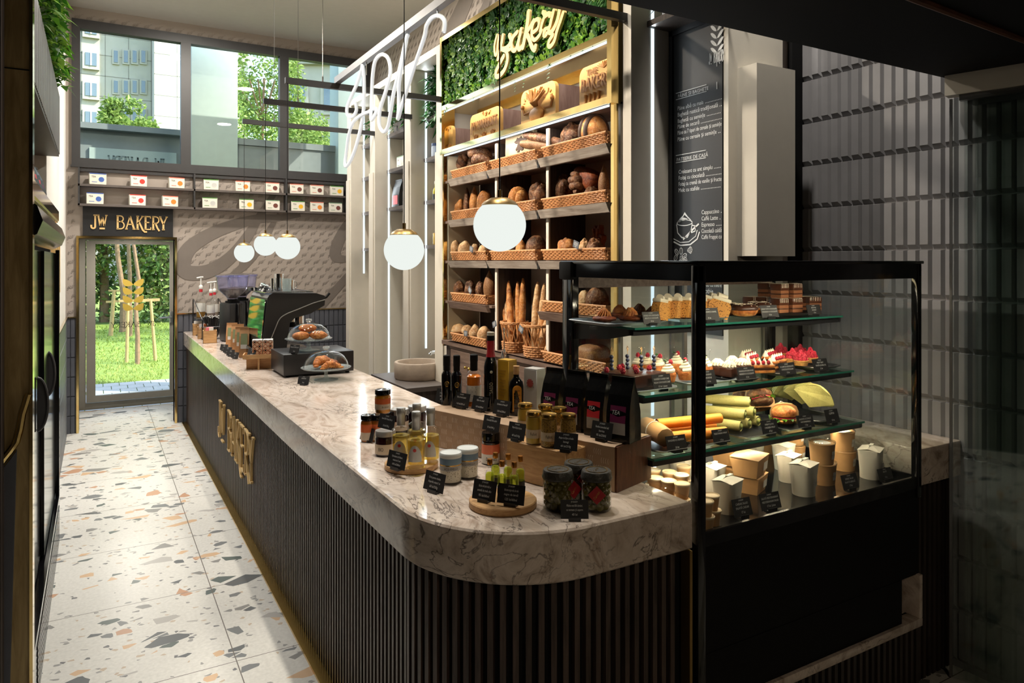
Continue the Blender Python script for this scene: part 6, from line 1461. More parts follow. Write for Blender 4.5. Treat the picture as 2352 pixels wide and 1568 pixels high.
# ---------------------------------------------------------------- goods in the case
S1, S2, S3, DK = 1.5125, 1.2785, 1.0675, .8605
def onyz(u, z, y):
    """point of the shelf at height z straight back at y, in picture column u"""
    r = ray(u, V0); d = y / r[1]; return Vector((r[0] * d, y, z))
def platter(label, u, y, z, w_, d_, mat, round_=False, name='platter'):
    p = onyz(u, z, y); t = None; m = MB()
    if round_: m.lathe([(0, .0), (.55, 0), (.92, .009), (1.0, .013), (.97, .015), (.6, .005), (0, .004)], 32)
    else:
        for k, (a, b, zz) in enumerate(((.80, .80, 0), (1, 1, .012))): pass
        def ring(s, zz): return [(sx * s, sy * s, zz) for sx, sy in [(1, .8), (.8, 1), (-.8, 1), (-1, .8), (-1, -.8), (-.8, -1), (.8, -1), (1, -.8)]]
        R = ring(.82, 0) + ring(1, .012) + ring(.98, .014) + ring(.82, .004); fs = []
        for k in range(3): fs += [(k * 8 + i, k * 8 + (i + 1) % 8, (k + 1) * 8 + (i + 1) % 8, (k + 1) * 8 + i) for i in range(8)]
        m.add(R, [f[::-1] for f in fs] + [tuple(range(8)), tuple(range(31, 23, -1))], 0, False)
    m.v = [(x * w_ / 2, yy * d_ / 2, zz) for x, yy, zz in m.v]
    return single(name, m, mat, label, 'plate', 'platters in the display case', p)
PT = .0145
platter('slate blue oblong platter of nut cookies, top shelf', 1418, 2.17, S1, .30, .28, K['plate'])
platter('slate blue oblong platter of banana cake, top shelf', 1575, 2.17, S1, .27, .26, K['plate'])
platter('black round plate of chocolate doughnuts, top shelf', 1707, 2.13, S1, .26, .22, K['plated'], True)
platter('black round plate of drizzled chocolate slices, top shelf', 1812, 2.14, S1, .26, .24, K['plated'], True)
platter('slate blue oblong platter of the chocolate berry cake, middle shelf', 1455, 2.08, S2, .24, .26, K['plate'])
platter('dark oblong platter of cream cupcakes, middle shelf', 1588, 2.10, S2, .26, .28, K['plate'])
platter('dark oblong platter of brownies, middle shelf', 1676, 2.04, S2, .15, .20, K['plated'])
platter('dark oblong platter of eclairs, middle shelf', 1762, 2.10, S2, .18, .28, K['plated'])
platter('dark oblong platter of raspberry tarts, middle shelf', 1848, 2.12, S2, .19, .26, K['plated'])
platter('black oblong platter of the paper wrapped sandwich, lowest shelf', 1505, 2.03, S3, .18, .26, K['plated'])
platter('black oblong platter of orange wraps, lowest shelf', 1590, 2.03, S3, .17, .26, K['plated'])
platter('black oblong platter of green wraps, lowest shelf', 1690, 2.03, S3, .20, .27, K['plated'])
platter('black oblong platter of bagel sandwiches, lowest shelf', 1778, 2.03, S3, .16, .27, K['plated'])
platter('black oblong platter of folded green crepes, lowest shelf', 1850, 2.06, S3, .17, .25, K['plated'])
# nut cookies
def mk_cookie():
    t = thing('nut_cookie', None, 'cookie'); m = MB(); m.sph((0, 0, .010), (.045, .045, .012), 18, amp=.25, fr=3); m.build('cookie_base', K['bred'], t)
    m = MB(); rn = random.Random(8); m.sph((0, 0, .026), (.020, .020, .016), 10)
    for i in range(14): a = 2 * pi * i / 14; m.tube([(0.027 * cos(a), .027 * sin(a), .014), (.020 * cos(a + .3), .020 * sin(a + .3), .032), (.004 * cos(a), .004 * sin(a), .048)], .006, 5, flat=.5)
    m.build('flaked_topping', K['croiss'], t); return t
ck = Proto(mk_cookie)
for u, y, dz, a, l in ((1388, 2.12, 0, 0, 'leftmost flaked nut cookie in the front of the platter'), (1423, 2.24, .0, 1, 'flaked nut cookie at the back of the platter, left'), (1448, 2.09, 0, 2, 'flaked nut cookie in the front of the platter, middle'), (1468, 2.25, 0, .5, 'flaked nut cookie at the back of the platter, right'), (1497, 2.10, 0, 3, 'flaked nut cookie behind the price card, right end')):
    ck(onyz(u, S1 + PT, y) + Vector((0, 0, dz)), a, l, 'nut cookies')
# banana cake
def mk_slice():
    t = thing('banana_cake_slice', None, 'cake'); m = MB(); pts = [(-.044, 0), (.044, 0), (.046, .05), (.036, .066), (0, .074), (-.036, .066), (-.046, .05)]
    m.prism(pts, -.016, .016, 0, Euler((pi / 2, 0, 0)).to_matrix().to_4x4()); m.build('cake_slice', K['poppy'], t)
    m = MB(); m.rbox((-.040, -.018, .066), (.040, .018, .082), .006); m.cyl((-.02, -.004, .084), (.02, .004, .082), .014, n=10); m.build('cream_topping', K['cream'], t); return t
bs_ = Proto(mk_slice)
for i, (u, y) in enumerate(((1515, 2.06), (1533, 2.10), (1556, 2.09), (1581, 2.08), (1606, 2.07), (1627, 2.10), (1644, 2.08))):
    bs_(onyz(u, S1 + PT, y), .45 if i < 5 else -.6, 'poppy seed banana cake slice, %s from the left in the row' % ordn[i], 'banana cake slices', (0, .12 if i < 5 else .3, .45 if i < 5 else -.6))
# doughnuts
def mk_donut():
    t = thing('doughnut', None, 'doughnut'); m = MB(); m.tube([(.032 * cos(2 * pi * i / 24), .032 * sin(2 * pi * i / 24), .021) for i in range(24)], .022, 12, closed=True); m.build('dough_ring', K['croiss'], t)
    m = MB(); m.tube([(.032 * cos(2 * pi * i / 24), .032 * sin(2 * pi * i / 24), .026) for i in range(24)], .0222, 12, closed=True); m.build('chocolate_glaze', K['choc'], t)
    m = MB(); rn = random.Random(3)
    for i in range(46): a = rn.uniform(0, 6.3); r = rn.uniform(.015, .05); z = .026 + sqrt(max(0, .022 ** 2 - (r - .032) ** 2)); m.box((-.004, -.0015, 0), (.004, .0015, .002), 0, T(r * cos(a), r * sin(a), z, rn.uniform(0, 3)))
    m.build('nut_sprinkles', K['cream'], t); return t
dn = Proto(mk_donut)
for u, y, l in ((1672, 2.14, 'chocolate doughnut at the left, beside the banana cake'), (1709, 2.06, 'chocolate doughnut in front, middle of the plate'), (1742, 2.13, 'chocolate doughnut behind the price card')): dn(onyz(u, S1 + PT, y), 0, l, 'chocolate doughnuts')
# drizzled slices
def mk_dsl():
    t = thing('chocolate_slice', None, 'cake'); m = MB(); m.rbox((-.030, -.026, 0), (.030, .026, .016), .003); m.rbox((-.030, -.026, .019), (.030, .026, .034), .003); m.build('sponge_layers', colr('brown_sponge', 158, 100, 64, .7), t)
    m = MB(); m.rbox((-.031, -.027, .014), (.031, .027, .021), .003); m.rbox((-.032, -.028, .032), (.032, .028, .062), .006); m.build('chocolate_glaze', K['chocl'], t)
    m = MB()
    for i in range(5): x = -.024 + i * .011; m.tube([(x, -.029, .045), (x + .002, -.027, .0615), (x + .004, 0, .0635), (x + .006, .027, .0615)], .0013, 5)
    m.build('drizzle', K['cream'], t); return t
ds_ = Proto(mk_dsl)
for i, (u, y, dz, a, l) in enumerate(((1726, 2.27, 0, .1, 'drizzled chocolate slice at the left behind the doughnuts'), (1757, 2.22, .0, .05, 'second drizzled chocolate slice from the left'), (1790, 2.10, 0, .0, 'two layer drizzled slice in front, left of the centre'), (1822, 2.09, 0, -.1, 'two layer drizzled slice in front, right of the centre'), (1791, 2.11, .063, .1, 'drizzled slice stacked on the left front one'), (1822, 2.10, .063, 0, 'drizzled slice stacked on the right front one'), (1848, 2.16, 0, .2, 'drizzled slice behind the last price card'), (1866, 2.12, .03, -.4, 'drizzled slice tilted at the right end'), (1760, 2.23, .063, .2, 'drizzled slice stacked on the second from the left'))):
    ds_(onyz(u, S1 + PT + dz, y) if dz != .03 else onyz(u, S1 + PT, y), a, l, 'drizzled chocolate slices')
# berry chocolate cake
def berry(m, c, r=.0095, seed=0):
    for j in range(4):
        k = (6, 7, 6, 3)[j]; rr = (.8, 1.0, .8, .35)[j] * r; z = (-.5, 0, .5, .95)[j] * r
        for i in range(k): a = 2 * pi * i / k + j * .5 + seed; m.sph((c[0] + rr * cos(a) * .75, c[1] + rr * sin(a) * .75, c[2] + z), r * .42, 6)
def mk_berry():
    t = MB(); berry(t, (0, 0, .009)); return tag(t.build('raspberry', K['tan']), None, 'raspberry')
rp = Proto(mk_berry)
pc = onyz(1455, S2 + PT, 2.08)
cb = thing('chocolate_berry_cake', 'dark chocolate cake slab under raspberries and blueberry picks', 'cake', pc, .15)
m = MB(); m.rbox((-.088, -.085, 0), (.088, .085, .046), .006); m.build('cake_slab', K['choc'], cb); CKZ = S2 + PT + .0465
for i, (u, y, l) in enumerate(((1393, 2.10, 'raspberry at the left corner of the berry cake'), (1430, 2.14, 'raspberry at the back of the berry cake, left of the second pick'), (1422, 2.13, 'dark raspberry leaning on the back one'), (1431, 2.05, 'raspberry in front of the second blueberry pick'), (1459, 2.09, 'raspberry beside the third blueberry pick'), (1462, 2.03, 'front raspberry near the cake edge'), (1491, 2.06, 'raspberry at the right end of the berry cake'))):
    p = onyz(u, CKZ, y); rp(p, i, l, 'raspberries on the cake')
def mk_pick():
    t = thing('blueberry_pick', None, 'fruit pick'); m = MB()
    for k in range(4): m.sph((.001 * (-1) ** k, 0, .008 + k * .0145), .0078, 10)
    m.build('blueberries', K['blue'], t); m = MB(); m.cyl((0, 0, 0), (0, 0, .078), .001, n=5); m.tube([(0, 0, .074), (.004, 0, .082), (0, 0, .09), (-.004, 0, .082), (.003, 0, .072)], .0014, 5); m.build('bamboo_pick', K['oak'], t); return t
bp_ = Proto(mk_pick)
for i, (u, y, l) in enumerate(((1405, 2.13, 'first blueberry pick from the left on the berry cake'), (1441, 2.12, 'second blueberry pick from the left on the berry cake'), (1473, 2.07, 'third blueberry pick from the left on the berry cake'), (1502, 2.06, 'last blueberry pick, nearest the cupcakes'))): bp_(onyz(u, CKZ, y), 0, l, 'blueberry picks')
# cupcakes
def mk_cup():
    t = thing('cream_cupcake', None, 'cupcake'); m = MB(); m.lathe([(0, 0), (.026, 0), (.034, .030), (.030, .038), (0, .040)], 20); m.build('cake_cup', K['croiss'], t)
    m = MB(); P = []; rr = []
    for i in range(64): q = i / 63; a = q * 2 * pi * 3.4; r = .021 * (1 - q) ** .7; P.append((r * cos(a), r * sin(a), .040 + .042 * q)); rr.append(.011 * (1 - q * .72))
    m.tube(P, .01, 8, rr=rr); m.build('cream_swirl', K['cream'], t)
    m = MB(); berry(m, (-.008, -.004, .080), .009); m.build('raspberry', K['tan'], t)
    m = MB(); 
    for sx_ in (-1, 1): m.add([(0.004, 0, .080), (.012, -.006 * sx_, .088), (.024, -.003 * sx_, .090), (.014, .007 * sx_, .084)], [(0, 1, 2, 3)])
    m.build('mint_leaf', K['green'], t)
    m = MB(); m.cyl((.004, .012, .06), (.014, .016, .105), .003, n=8); m.sph((.015, .0165, .110), .005, 8); m.build('plastic_pipette', K['clear'], t); return t
cu_ = Proto(mk_cup)
for i, (u, y, l) in enumerate(((1467, 2.27, 'cream cupcake furthest left behind the berry cake'), (1486, 2.25, 'second cream cupcake behind the berry cake'), (1512, 2.20, 'cream cupcake in the back row with two berries'), (1535, 2.05, 'cream cupcake in front, left of the corner post'), (1554, 2.22, 'cream cupcake in the back row by the corner post'), (1574, 2.05, 'cream cupcake in front at the corner post'), (1620, 2.10, 'cream cupcake right of the corner post'))): cu_(onyz(u, S2 + PT, y), i * .7, l, 'cream cupcakes', None, .92)
# brownies
def mk_br():
    t = thing('cream_brownie', None, 'cake'); m = MB(); m.rbox((-.028, -.028, 0), (.028, .028, .036), .004); m.build('brownie_block', K['choc'], t)
    m = MB()
    for i in range(12): a = 2 * pi * i / 12; m.tube([(.022 * cos(a), .022 * sin(a), .037), (.020 * cos(a + .3), .020 * sin(a + .3), .048), (.006 * cos(a + .6), .006 * sin(a + .6), .060)], .006, 6)
    m.sph((0, 0, .048), (.014, .014, .014), 8); m.build('cream_rosette', K['cream'], t); return t
br_ = Proto(mk_br)
for i, (u, y, l) in enumerate(((1648, 2.08, 'brownie with a cream rosette, left'), (1675, 2.02, 'brownie with a cream rosette, front middle'), (1704, 2.04, 'brownie with a cream rosette behind the price card'), (1682, 2.11, 'brownie with a cream rosette, back row'))): br_(onyz(u, S2 + PT, y), .2, l, 'cream brownies')
# eclairs
def mk_ec():
    t = thing('meringue_eclair', None, 'eclair'); m = MB(); m.rbox((-.062, -.017, 0), (.062, .017, .014), .006); m.rbox((-.062, -.017, .021), (.062, .017, .033), .005); m.build('pastry_halves', K['croiss'], t)
    MB().rbox((-.060, -.0175, .013), (.060, .0175, .022), .003).build('chocolate_filling', K['choc'], t)
    m = MB(); mb_ = MB()
    for i in range(5):
        x = -.046 + i * .023; m.lathe([(.014, .032), (.0135, .037), (.007, .048), (.0005, .062)], 10, 0, T(x, .003, 0))
        if i < 4: berry(mb_, (x + .011, -.010, .043), .007, i)
    m.build('meringue_peaks', K['cream'], t); mb_.build('raspberry_row', K['tan'], t); return t
ec = Proto(mk_ec)
for i, (u, y, a, l) in enumerate(((1716, 2.24, .35, 'meringue eclair, furthest back on the left'), (1727, 2.16, .35, 'meringue eclair, second row from the back'), (1745, 2.02, -.35, 'meringue eclair in front on the left'), (1768, 2.20, .35, 'meringue eclair at the back on the right'), (1786, 2.08, .3, 'meringue eclair in front behind the price card'))): ec(onyz(u, S2 + PT, y), a, l, 'meringue eclairs')
# raspberry tarts
def mk_tart():
    t = thing('raspberry_tart', None, 'tart'); m = MB(); m.lathe([(0, 0), (.028, 0), (.034, .022), (.031, .023), (.027, .012), (0, .012)], 20); m.build('pastry_shell', K['sponge'], t)
    m = MB(); rn = random.Random(1)
    for r, k, z in ((.024, 9, .026), (.014, 6, .034), (.020, 5, .040), (.006, 3, .048), (.0, 1, .058)):
        for i in range(k): a = 2 * pi * i / k + z * 40; berry(m, (r * cos(a), r * sin(a), z), .0082, i)
    m.build('raspberry_heap', K['tan'], t); return t
ta = Proto(mk_tart)
for i, (u, y, l) in enumerate(((1793, 2.30, 'raspberry tart at the back left'), (1820, 2.14, 'raspberry tart in the middle'), (1839, 2.08, 'raspberry tart in front of the heap'), (1861, 2.12, 'raspberry tart at the right end'), (1838, 2.22, 'raspberry tart behind the front three'))): ta(onyz(u, S2 + PT, y), i, l, 'raspberry tarts')
# sandwiches and wraps
def bun_sandwich(label, u, y, rz, tilt, s=1.0, mat=None, dz=0):
    t = thing('bun_sandwich', label, 'sandwich', onyz(u, S3 + PT + dz, y), rz, 'bun sandwiches', (tilt, 0, rz)); t.scale = (s, s, s)
    m = MB(); m.sph((0, 0, .012), (.048, .044, .016), 18, flat=.7); m.sph((0, 0, .040), (.050, .046, .030), 18, flat=.4); m.build('bun_halves', mat or K['croiss'], t)
    m = MB(); rn = random.Random(int(u))
    for i in range(26): a = rn.uniform(0, 6.3); r = .040; m.add([(r * cos(a), r * sin(a), .024), ((r + .014) * cos(a + .15), (r + .014) * sin(a + .15), .02 + rn.uniform(-.01, .008)), ((r + .018) * cos(a), (r + .018) * sin(a), .02 + rn.uniform(-.012, .008)), ((r + .010) * cos(a - .15), (r + .010) * sin(a - .15), .022)], [(0, 1, 2, 3)])
    m.build('rocket_leaves', K['leaf'], t)
    m = MB(); m.lathe([(0, .020), (.045, .020), (.046, .026), (0, .028)], 16); m.build('filling', K['tan'] if s > .99 else K['bred'], t)
    m = MB(); m.lathe([(.050, -.004), (.054, .02), (.053, .045), (.045, .064), (.030, .073), (0.0, .076)], 16, 0, None, True); m.v = [(x, max(yy, .0), z) for x, yy, z in m.v]; m.v = [(x * 1.04 + .006, yy * 1.08 + .004, z) for x, yy, z in m.v]; m.build('paper_wrap', K['kraft'], t)
    m = MB(); m.tube([(.0, .024, -.004), (-.030, .026, .06), (0, .028, .079), (.030, .026, .066), (.056, .024, .02)], .0016, 5); m.build('string', K['paper'], t); return t
bun_sandwich('round sesame bun sandwich with green leaves in front, kraft wrapped', 1800, 1.99, -.5, 0, 1.05)
bun_sandwich('large brown roll sandwich in kraft paper behind the sesame bun', 1750, 2.12, -.3, -.55, 1.15, K['bdark'], .045)
bun_sandwich('dark roll sandwich at the back left of the sandwiches', 1707, 2.24, -.6, -.3, .95, K['bdark'], .02)
t = thing('wrapped_baguette', 'kraft paper wrapped sandwich tied with string at the left of the lowest shelf', 'sandwich', onyz(1505, S3 + PT, 2.03), -.35)
m = MB(); m.tube([(0, -.11, .034), (0, -.10, .035), (0, -.04, .037), (.0, .05, .036), (0, .10, .034), (0, .125, .03)], .04, 10, rr=[.012, .034, .037, .037, .034, .022], flat=.95); m.build('paper_wrap', K['kraft'], t)
m = MB(); m.tube([(.0375 * cos(2 * pi * i / 20), .0, .036 + .0375 * sin(2 * pi * i / 20)) for i in range(20)], .0015, 5, closed=True); m.build('string', K['paper'], t)
def wrap(label, ua, ya, ub, yb, z, r, mat, group, fill):
    a, b = onyz(ua, z + r, ya), onyz(ub, z + r, yb); t = thing('tortilla_wrap', label, 'wrap', a, 0, group); b = b - a; m = MB()
    m.tube([Vector(), b * .3, b * .7, b], r, 14, rr=[r * .95, r, r, r * .97], cap=False); d = b.normalized(); s = d.cross(Vector((0, 0, 1))).normalized()
    P = []; 
    for i in range(22): q = i / 21; ang = q * 4 * pi; rr = r * (.95 - .6 * q); P.append(b * .985 + s * rr * cos(ang) + Vector((0, 0, 1)) * rr * sin(ang))
    m.tube(P, .0018, 5); m.build('tortilla', mat, t); m = MB(); m.sph(b * .95, r * .72, 10, amp=.4, fr=60); m.sph(b * .04, r * .8, 8, amp=.4, fr=60); m.build('filling', fill, t); return t
og = colr('orange_tortilla', 222, 134, 36, rough=.6); gg = speckle('spinach_tortilla', C(166, 160, 98), C(122, 122, 62), 170, .2)
wrap('orange wrap lying on top of the other two', 1509, 2.03, 1654, 1.985, S3 + PT + .041, .020, og, 'orange wraps', K['bgold'])
wrap('orange wrap in front at the bottom', 1528, 1.98, 1666, 1.935, S3 + PT, .021, og, 'orange wraps', K['bgold'])
wrap('orange wrap behind at the bottom', 1512, 2.08, 1640, 2.03, S3 + PT, .021, og, 'orange wraps', K['bgold'])
gf = colr('wrap_filling', 120, 128, 60)
for i, (ua, ya, ub, yb, dz, l) in enumerate(((1612, 2.12, 1702, 1.97, 0, 'green wrap at the bottom in front, left end open'), (1640, 2.14, 1722, 1.985, 0, 'green wrap at the bottom in the middle'), (1665, 2.16, 1742, 2.0, 0, 'green wrap at the bottom on the right'), (1612, 2.14, 1712, 1.98, .040, 'green wrap in the second layer on the left'), (1640, 2.16, 1733, 2.0, .040, 'green wrap in the second layer on the right'), (1606, 2.18, 1722, 2.02, .078, 'green wrap on top of the pile'))):
    wrap(l, ua, ya, ub, yb, S3 + PT + dz, .0205, gg, 'green wraps', gf)
def mk_cr():
    m = MB(); n_ = 12; vs = [(0, 0, 0)]; 
    for k in range(3):
        for i in range(n_ + 1): a = radians(35 + 110 * i / n_); r = .105; vs.append((r * cos(a) * (1 - .02 * k), .012 * k + .004 * sin(i * 1.3), r * sin(a) - .02 * 0))
    m2 = MB()
    for k in range(3):
        pts = [(0, 0)] + [(.105 * cos(radians(28 + 124 * i / n_)), .105 * sin(radians(28 + 124 * i / n_)) * 1.0) for i in range(n_ + 1)]
        m2.prism(pts, -.012 + k * .009, -.006 + k * .009, 0, Matrix.Translation((0, 0, 0)) @ Euler((pi / 2, 0, 0)).to_matrix().to_4x4() @ Matrix.Rotation(.06 * k, 4, 'Z'))
    m2.v = [(x, y + .01 * sin(x * 40) * (z * 8), z) for x, y, z in m2.v]
    return tag(m2.build('folded_crepe', gg), None, 'crepe')
fc = Proto(mk_cr)
for i, (u, y, rz, ry, l) in enumerate(((1795, 2.26, -.3, -.15, 'green folded crepe furthest back, standing behind the buns'), (1815, 2.20, -.3, 0, 'second green folded crepe from the back'), (1839, 2.12, -.45, .25, 'third green folded crepe from the back'), (1857, 2.06, -.55, .5, 'largest green folded crepe in front'))):
    fc(onyz(u, S3 + PT + .03, y), 0, l, 'folded green crepes', (.15, ry, rz))
# deck: cartons and cups
def mk_pail():
    t = thing('paper_pail', None, 'food carton'); m = MB(); n_ = 24; vs = []; fs = []
    lv = [(0, 0.0), (.3, .3), (.75, .75), (1, 1)]
    for q, k in lv:
        for i in range(n_):
            a = 2 * pi * (i + .5) / n_; ci = (cos(a), sin(a)); mx = max(abs(ci[0]), abs(ci[1])); sq = (ci[0] / mx, ci[1] / mx)
            r0 = .037; R = .045; vs.append((r0 * ci[0] * (1 - k) + R * sq[0] * k, r0 * ci[1] * (1 - k) + R * sq[1] * k * .85, .105 * q))
    for j in range(3): fs += [(j * n_ + i, j * n_ + (i + 1) % n_, (j + 1) * n_ + (i + 1) % n_, (j + 1) * n_ + i) for i in range(n_)]
    m.add(vs, fs + [tuple(range(n_ - 1, -1, -1))], 0, True); m.build('carton_body', K['carton'], t)
    m = MB(); e = (.045, .038); m.add([(-e[0], -e[1], .105), (e[0], -e[1], .105), (e[0] * .1, -.004, .118), (-e[0], .004, .112)], [(0, 1, 2, 3)]); m.add([(e[0], -e[1], .105), (e[0], e[1], .105), (.012, .006, .119), (.006, -.006, .118)], [(0, 1, 2, 3)]); m.add([(e[0], e[1], .105), (-e[0], e[1], .105), (-e[0], .002, .112), (.012, .004, .118)], [(0, 1, 2, 3)]); m.add([(-e[0], -e[1], .105), (-e[0], e[1], .105), (-.02, .0, .114)], [(0, 1, 2)])
    m.box((-.004, -.006, .112), (.030, .006, .119)); m.build('folded_lid', K['carton'], t)
    m = MB(); P = [(.0405 * cos(a), .0405 * sin(a)) for a in [radians(-90 + 8 * k) for k in range(-3, 4)]]
    for k in range(6): m.add([(P[k][0], P[k][1] - .0015, .035), (P[k + 1][0], P[k + 1][1] - .0015, .035), (P[k + 1][0] * 1.03, P[k + 1][1] * 1.0 - .002, .062), (P[k][0] * 1.03, P[k][1] * 1.0 - .002, .062)], [(0, 1, 2, 3)])
    m.join(text_mb('JW BAK', .012, 'CENTER', .8), Matrix(((1, 0, 0, 0), (0, .02, -1, -.0445), (0, 1, 0, .045), (0, 0, 0, 1))), 1); m.build('clear_sticker', [K['paper'], K['steel']], t); return t
pl = Proto(mk_pail)
for i, (u, y, a, s, l) in enumerate(((1531, 2.22, .2, .95, 'white paper pail at the back left behind the corner post'), (1565, 2.14, .5, 1, 'white paper pail just left of the corner post'), (1637, 1.98, .3, 1, 'white paper pail behind the front left one'), (1671, 1.81, .3, 1.08, 'white paper pail in front of the kraft boxes, left'), (1800, 2.06, .3, 1, 'white paper pail behind the kraft boxes'), (1811, 1.94, .3, 1, 'white paper pail right of the kraft boxes'), (1846, 1.80, .3, 1.12, 'white paper pail in front of the soup tubs'), (2000, 1.80, .4, 1.12, 'white paper pail at the right end of the deck'), (1981, 1.99, .2, 1, 'white paper pail behind the right end one'), (1733, 2.22, .2, .9, 'white paper pail at the back middle'))):
    pl(onyz(u, DK, y), a, l, 'white paper pails', None, s)
def mk_kb():
    t = thing('kraft_box', None, 'food carton'); MB().taper((-.062, -.048, 0), (.062, .048, .062), .80).build('box_body', K['kraft'], t)
    m = MB(); m.add([(-.063, -.049, .0625), (.063, -.049, .0625), (.063, .049, .066), (-.063, .049, .066), (-.063, -.049, .0645), (.063, -.049, .0645), (.063, .049, .069), (-.063, .049, .069)], BOXF); m.build('folded_lid', K['kraft'], t)
    m = MB(); m.add([(.0, -.0455, .018), (.042, -.0455, .018), (.046, -.0475, .046), (.0, -.0475, .046)], [(0, 1, 2, 3)]); m.add([(-.014, .0, .0675), (.012, .0, .0675), (.012, .016, .0685), (-.014, .016, .0685)], [(0, 1, 2, 3)]); m.v = [(x, y - .001 if z < .06 else y, z + (.0005 if z > .06 else 0)) for x, y, z in m.v]; m.build('clear_sticker', K['paper'], t); return t
kb = Proto(mk_kb)
for u, y, dz, a, s, l in ((1725, 1.93, 0, .42, 1.0, 'lower kraft box of the front pair'), (1722, 1.92, .070, .42, 1.12, 'upper kraft box with a white sticker, front pair'), (1672, 2.06, .0, .3, 1.05, 'lower kraft box at the back'), (1674, 2.06, .074, .3, 1.0, 'upper kraft box at the back')): kb(onyz(u, DK + dz, y), a, l, 'kraft salad boxes', None, s)
def mk_tub():
    t = thing('kraft_tub', None, 'food tub'); m = MB(); m.lathe([(0, 0), (.040, 0), (.0455, .070), (.047, .074), (.0455, .077), (.043, .073), (0, .072)], 28); m.build('tub_body', K['kraft'], t)
    m = MB(); m.lathe([(.047, .073), (.0485, .078), (.046, .082), (.040, .079), (.036, .083), (0, .083)], 28); m.build('clear_lid', K['clear'], t); m = MB(); m.cyl((0, 0, .0745), (0, 0, .075), .030, n=16); m.build('lid_sticker', K['paper'], t)
    m = MB(); P = [radians(-70 + 9 * k) for k in range(-2, 3)]
    for k in range(4):
        a, b = P[k], P[k + 1]; f = lambda z: .040 + .0055 * z / .07 + .0006
        m.add([(f(.02) * cos(a), f(.02) * sin(a), .02), (f(.02) * cos(b), f(.02) * sin(b), .02), (f(.05) * cos(b), f(.05) * sin(b), .05), (f(.05) * cos(a), f(.05) * sin(a), .05)], [(0, 1, 2, 3)])
    m.build('white_sticker', K['paper'], t)
    tm = text_mb('JW BAK', .013, 'CENTER', .8); o = MB(); a = radians(-70); r = .0437
    o.v = [(r * cos(a + x / r) * 1.012, r * sin(a + x / r) * 1.012, .031 + y) for x, y, z in tm.v]; o.f = tm.f; o.m = tm.m; o.s = tm.s
    o.build('sticker_lettering', K['steel'], t); return t
tb = Proto(mk_tub)
for u, y, dz, l in ((1891, 1.85, 0, 'lower kraft soup tub of the front stack'), (1888, 1.85, .0835, 'upper kraft soup tub of the front stack'), (1938, 1.93, 0, 'lower kraft soup tub of the right stack'), (1935, 1.93, .0835, 'upper kraft soup tub of the right stack'), (1823, 2.10, 0, 'lower kraft soup tub of the left back stack'), (1821, 2.10, .0835, 'upper kraft soup tub of the left back stack'), (1881, 2.18, 0, 'lower kraft soup tub of the furthest stack'), (1879, 2.18, .0835, 'upper kraft soup tub of the furthest stack'), (1764, 2.28, .0, 'kraft soup tub in the shade at the back')): tb(onyz(u, DK + dz, y), -.1, l, 'kraft soup tubs', None, 1.08 if dz == 0 else 1.08)
def mk_sc():
    t = thing('sauce_cup', None, 'cup'); m = MB(); m.lathe([(0, 0), (.019, 0), (.0245, .044), (0, .044)], 20); m.build('paper_cup', K['kraft'], t)
    m = MB(); m.lathe([(.0255, .042), (.0265, .047), (.024, .049), (.021, .046), (0, .0465)], 20); m.build('lid', plain('cream_lid', C(216, 196, 160), .35), t); return t
sc2 = Proto(mk_sc)
for i, (u, y, dz, l) in enumerate(((1638, 1.745, 0, 'lower sauce cup just right of the corner post'), (1634, 1.747, .0495, 'upper sauce cup just right of the corner post'), (1622, 1.715, 0, 'lower sauce cup at the corner post'), (1620, 1.717, .0495, 'upper sauce cup at the corner post'), (1500, 2.06, .0, 'sauce cup furthest left beside the wooden crate'), (1506, 1.98, 0, 'sauce cup left, second row'), (1538, 2.01, 0, 'sauce cup in the middle of the cluster'), (1536, 1.93, .0, 'sauce cup in front of the middle one'), (1565, 1.96, 0, 'sauce cup right of the middle one'), (1570, 2.04, 0, 'sauce cup at the back beside the post'), (1567, 1.88, 0, 'sauce cup nearest the counter slab'))):
    sc2(onyz(u, DK + dz, y), 0, l, 'kraft sauce cups', None, 1.08)
    if i >= 4: sc2(onyz(u, DK + .0535, y), 0, 'upper cup stacked on the ' + l, 'kraft sauce cups', None, 1.08)
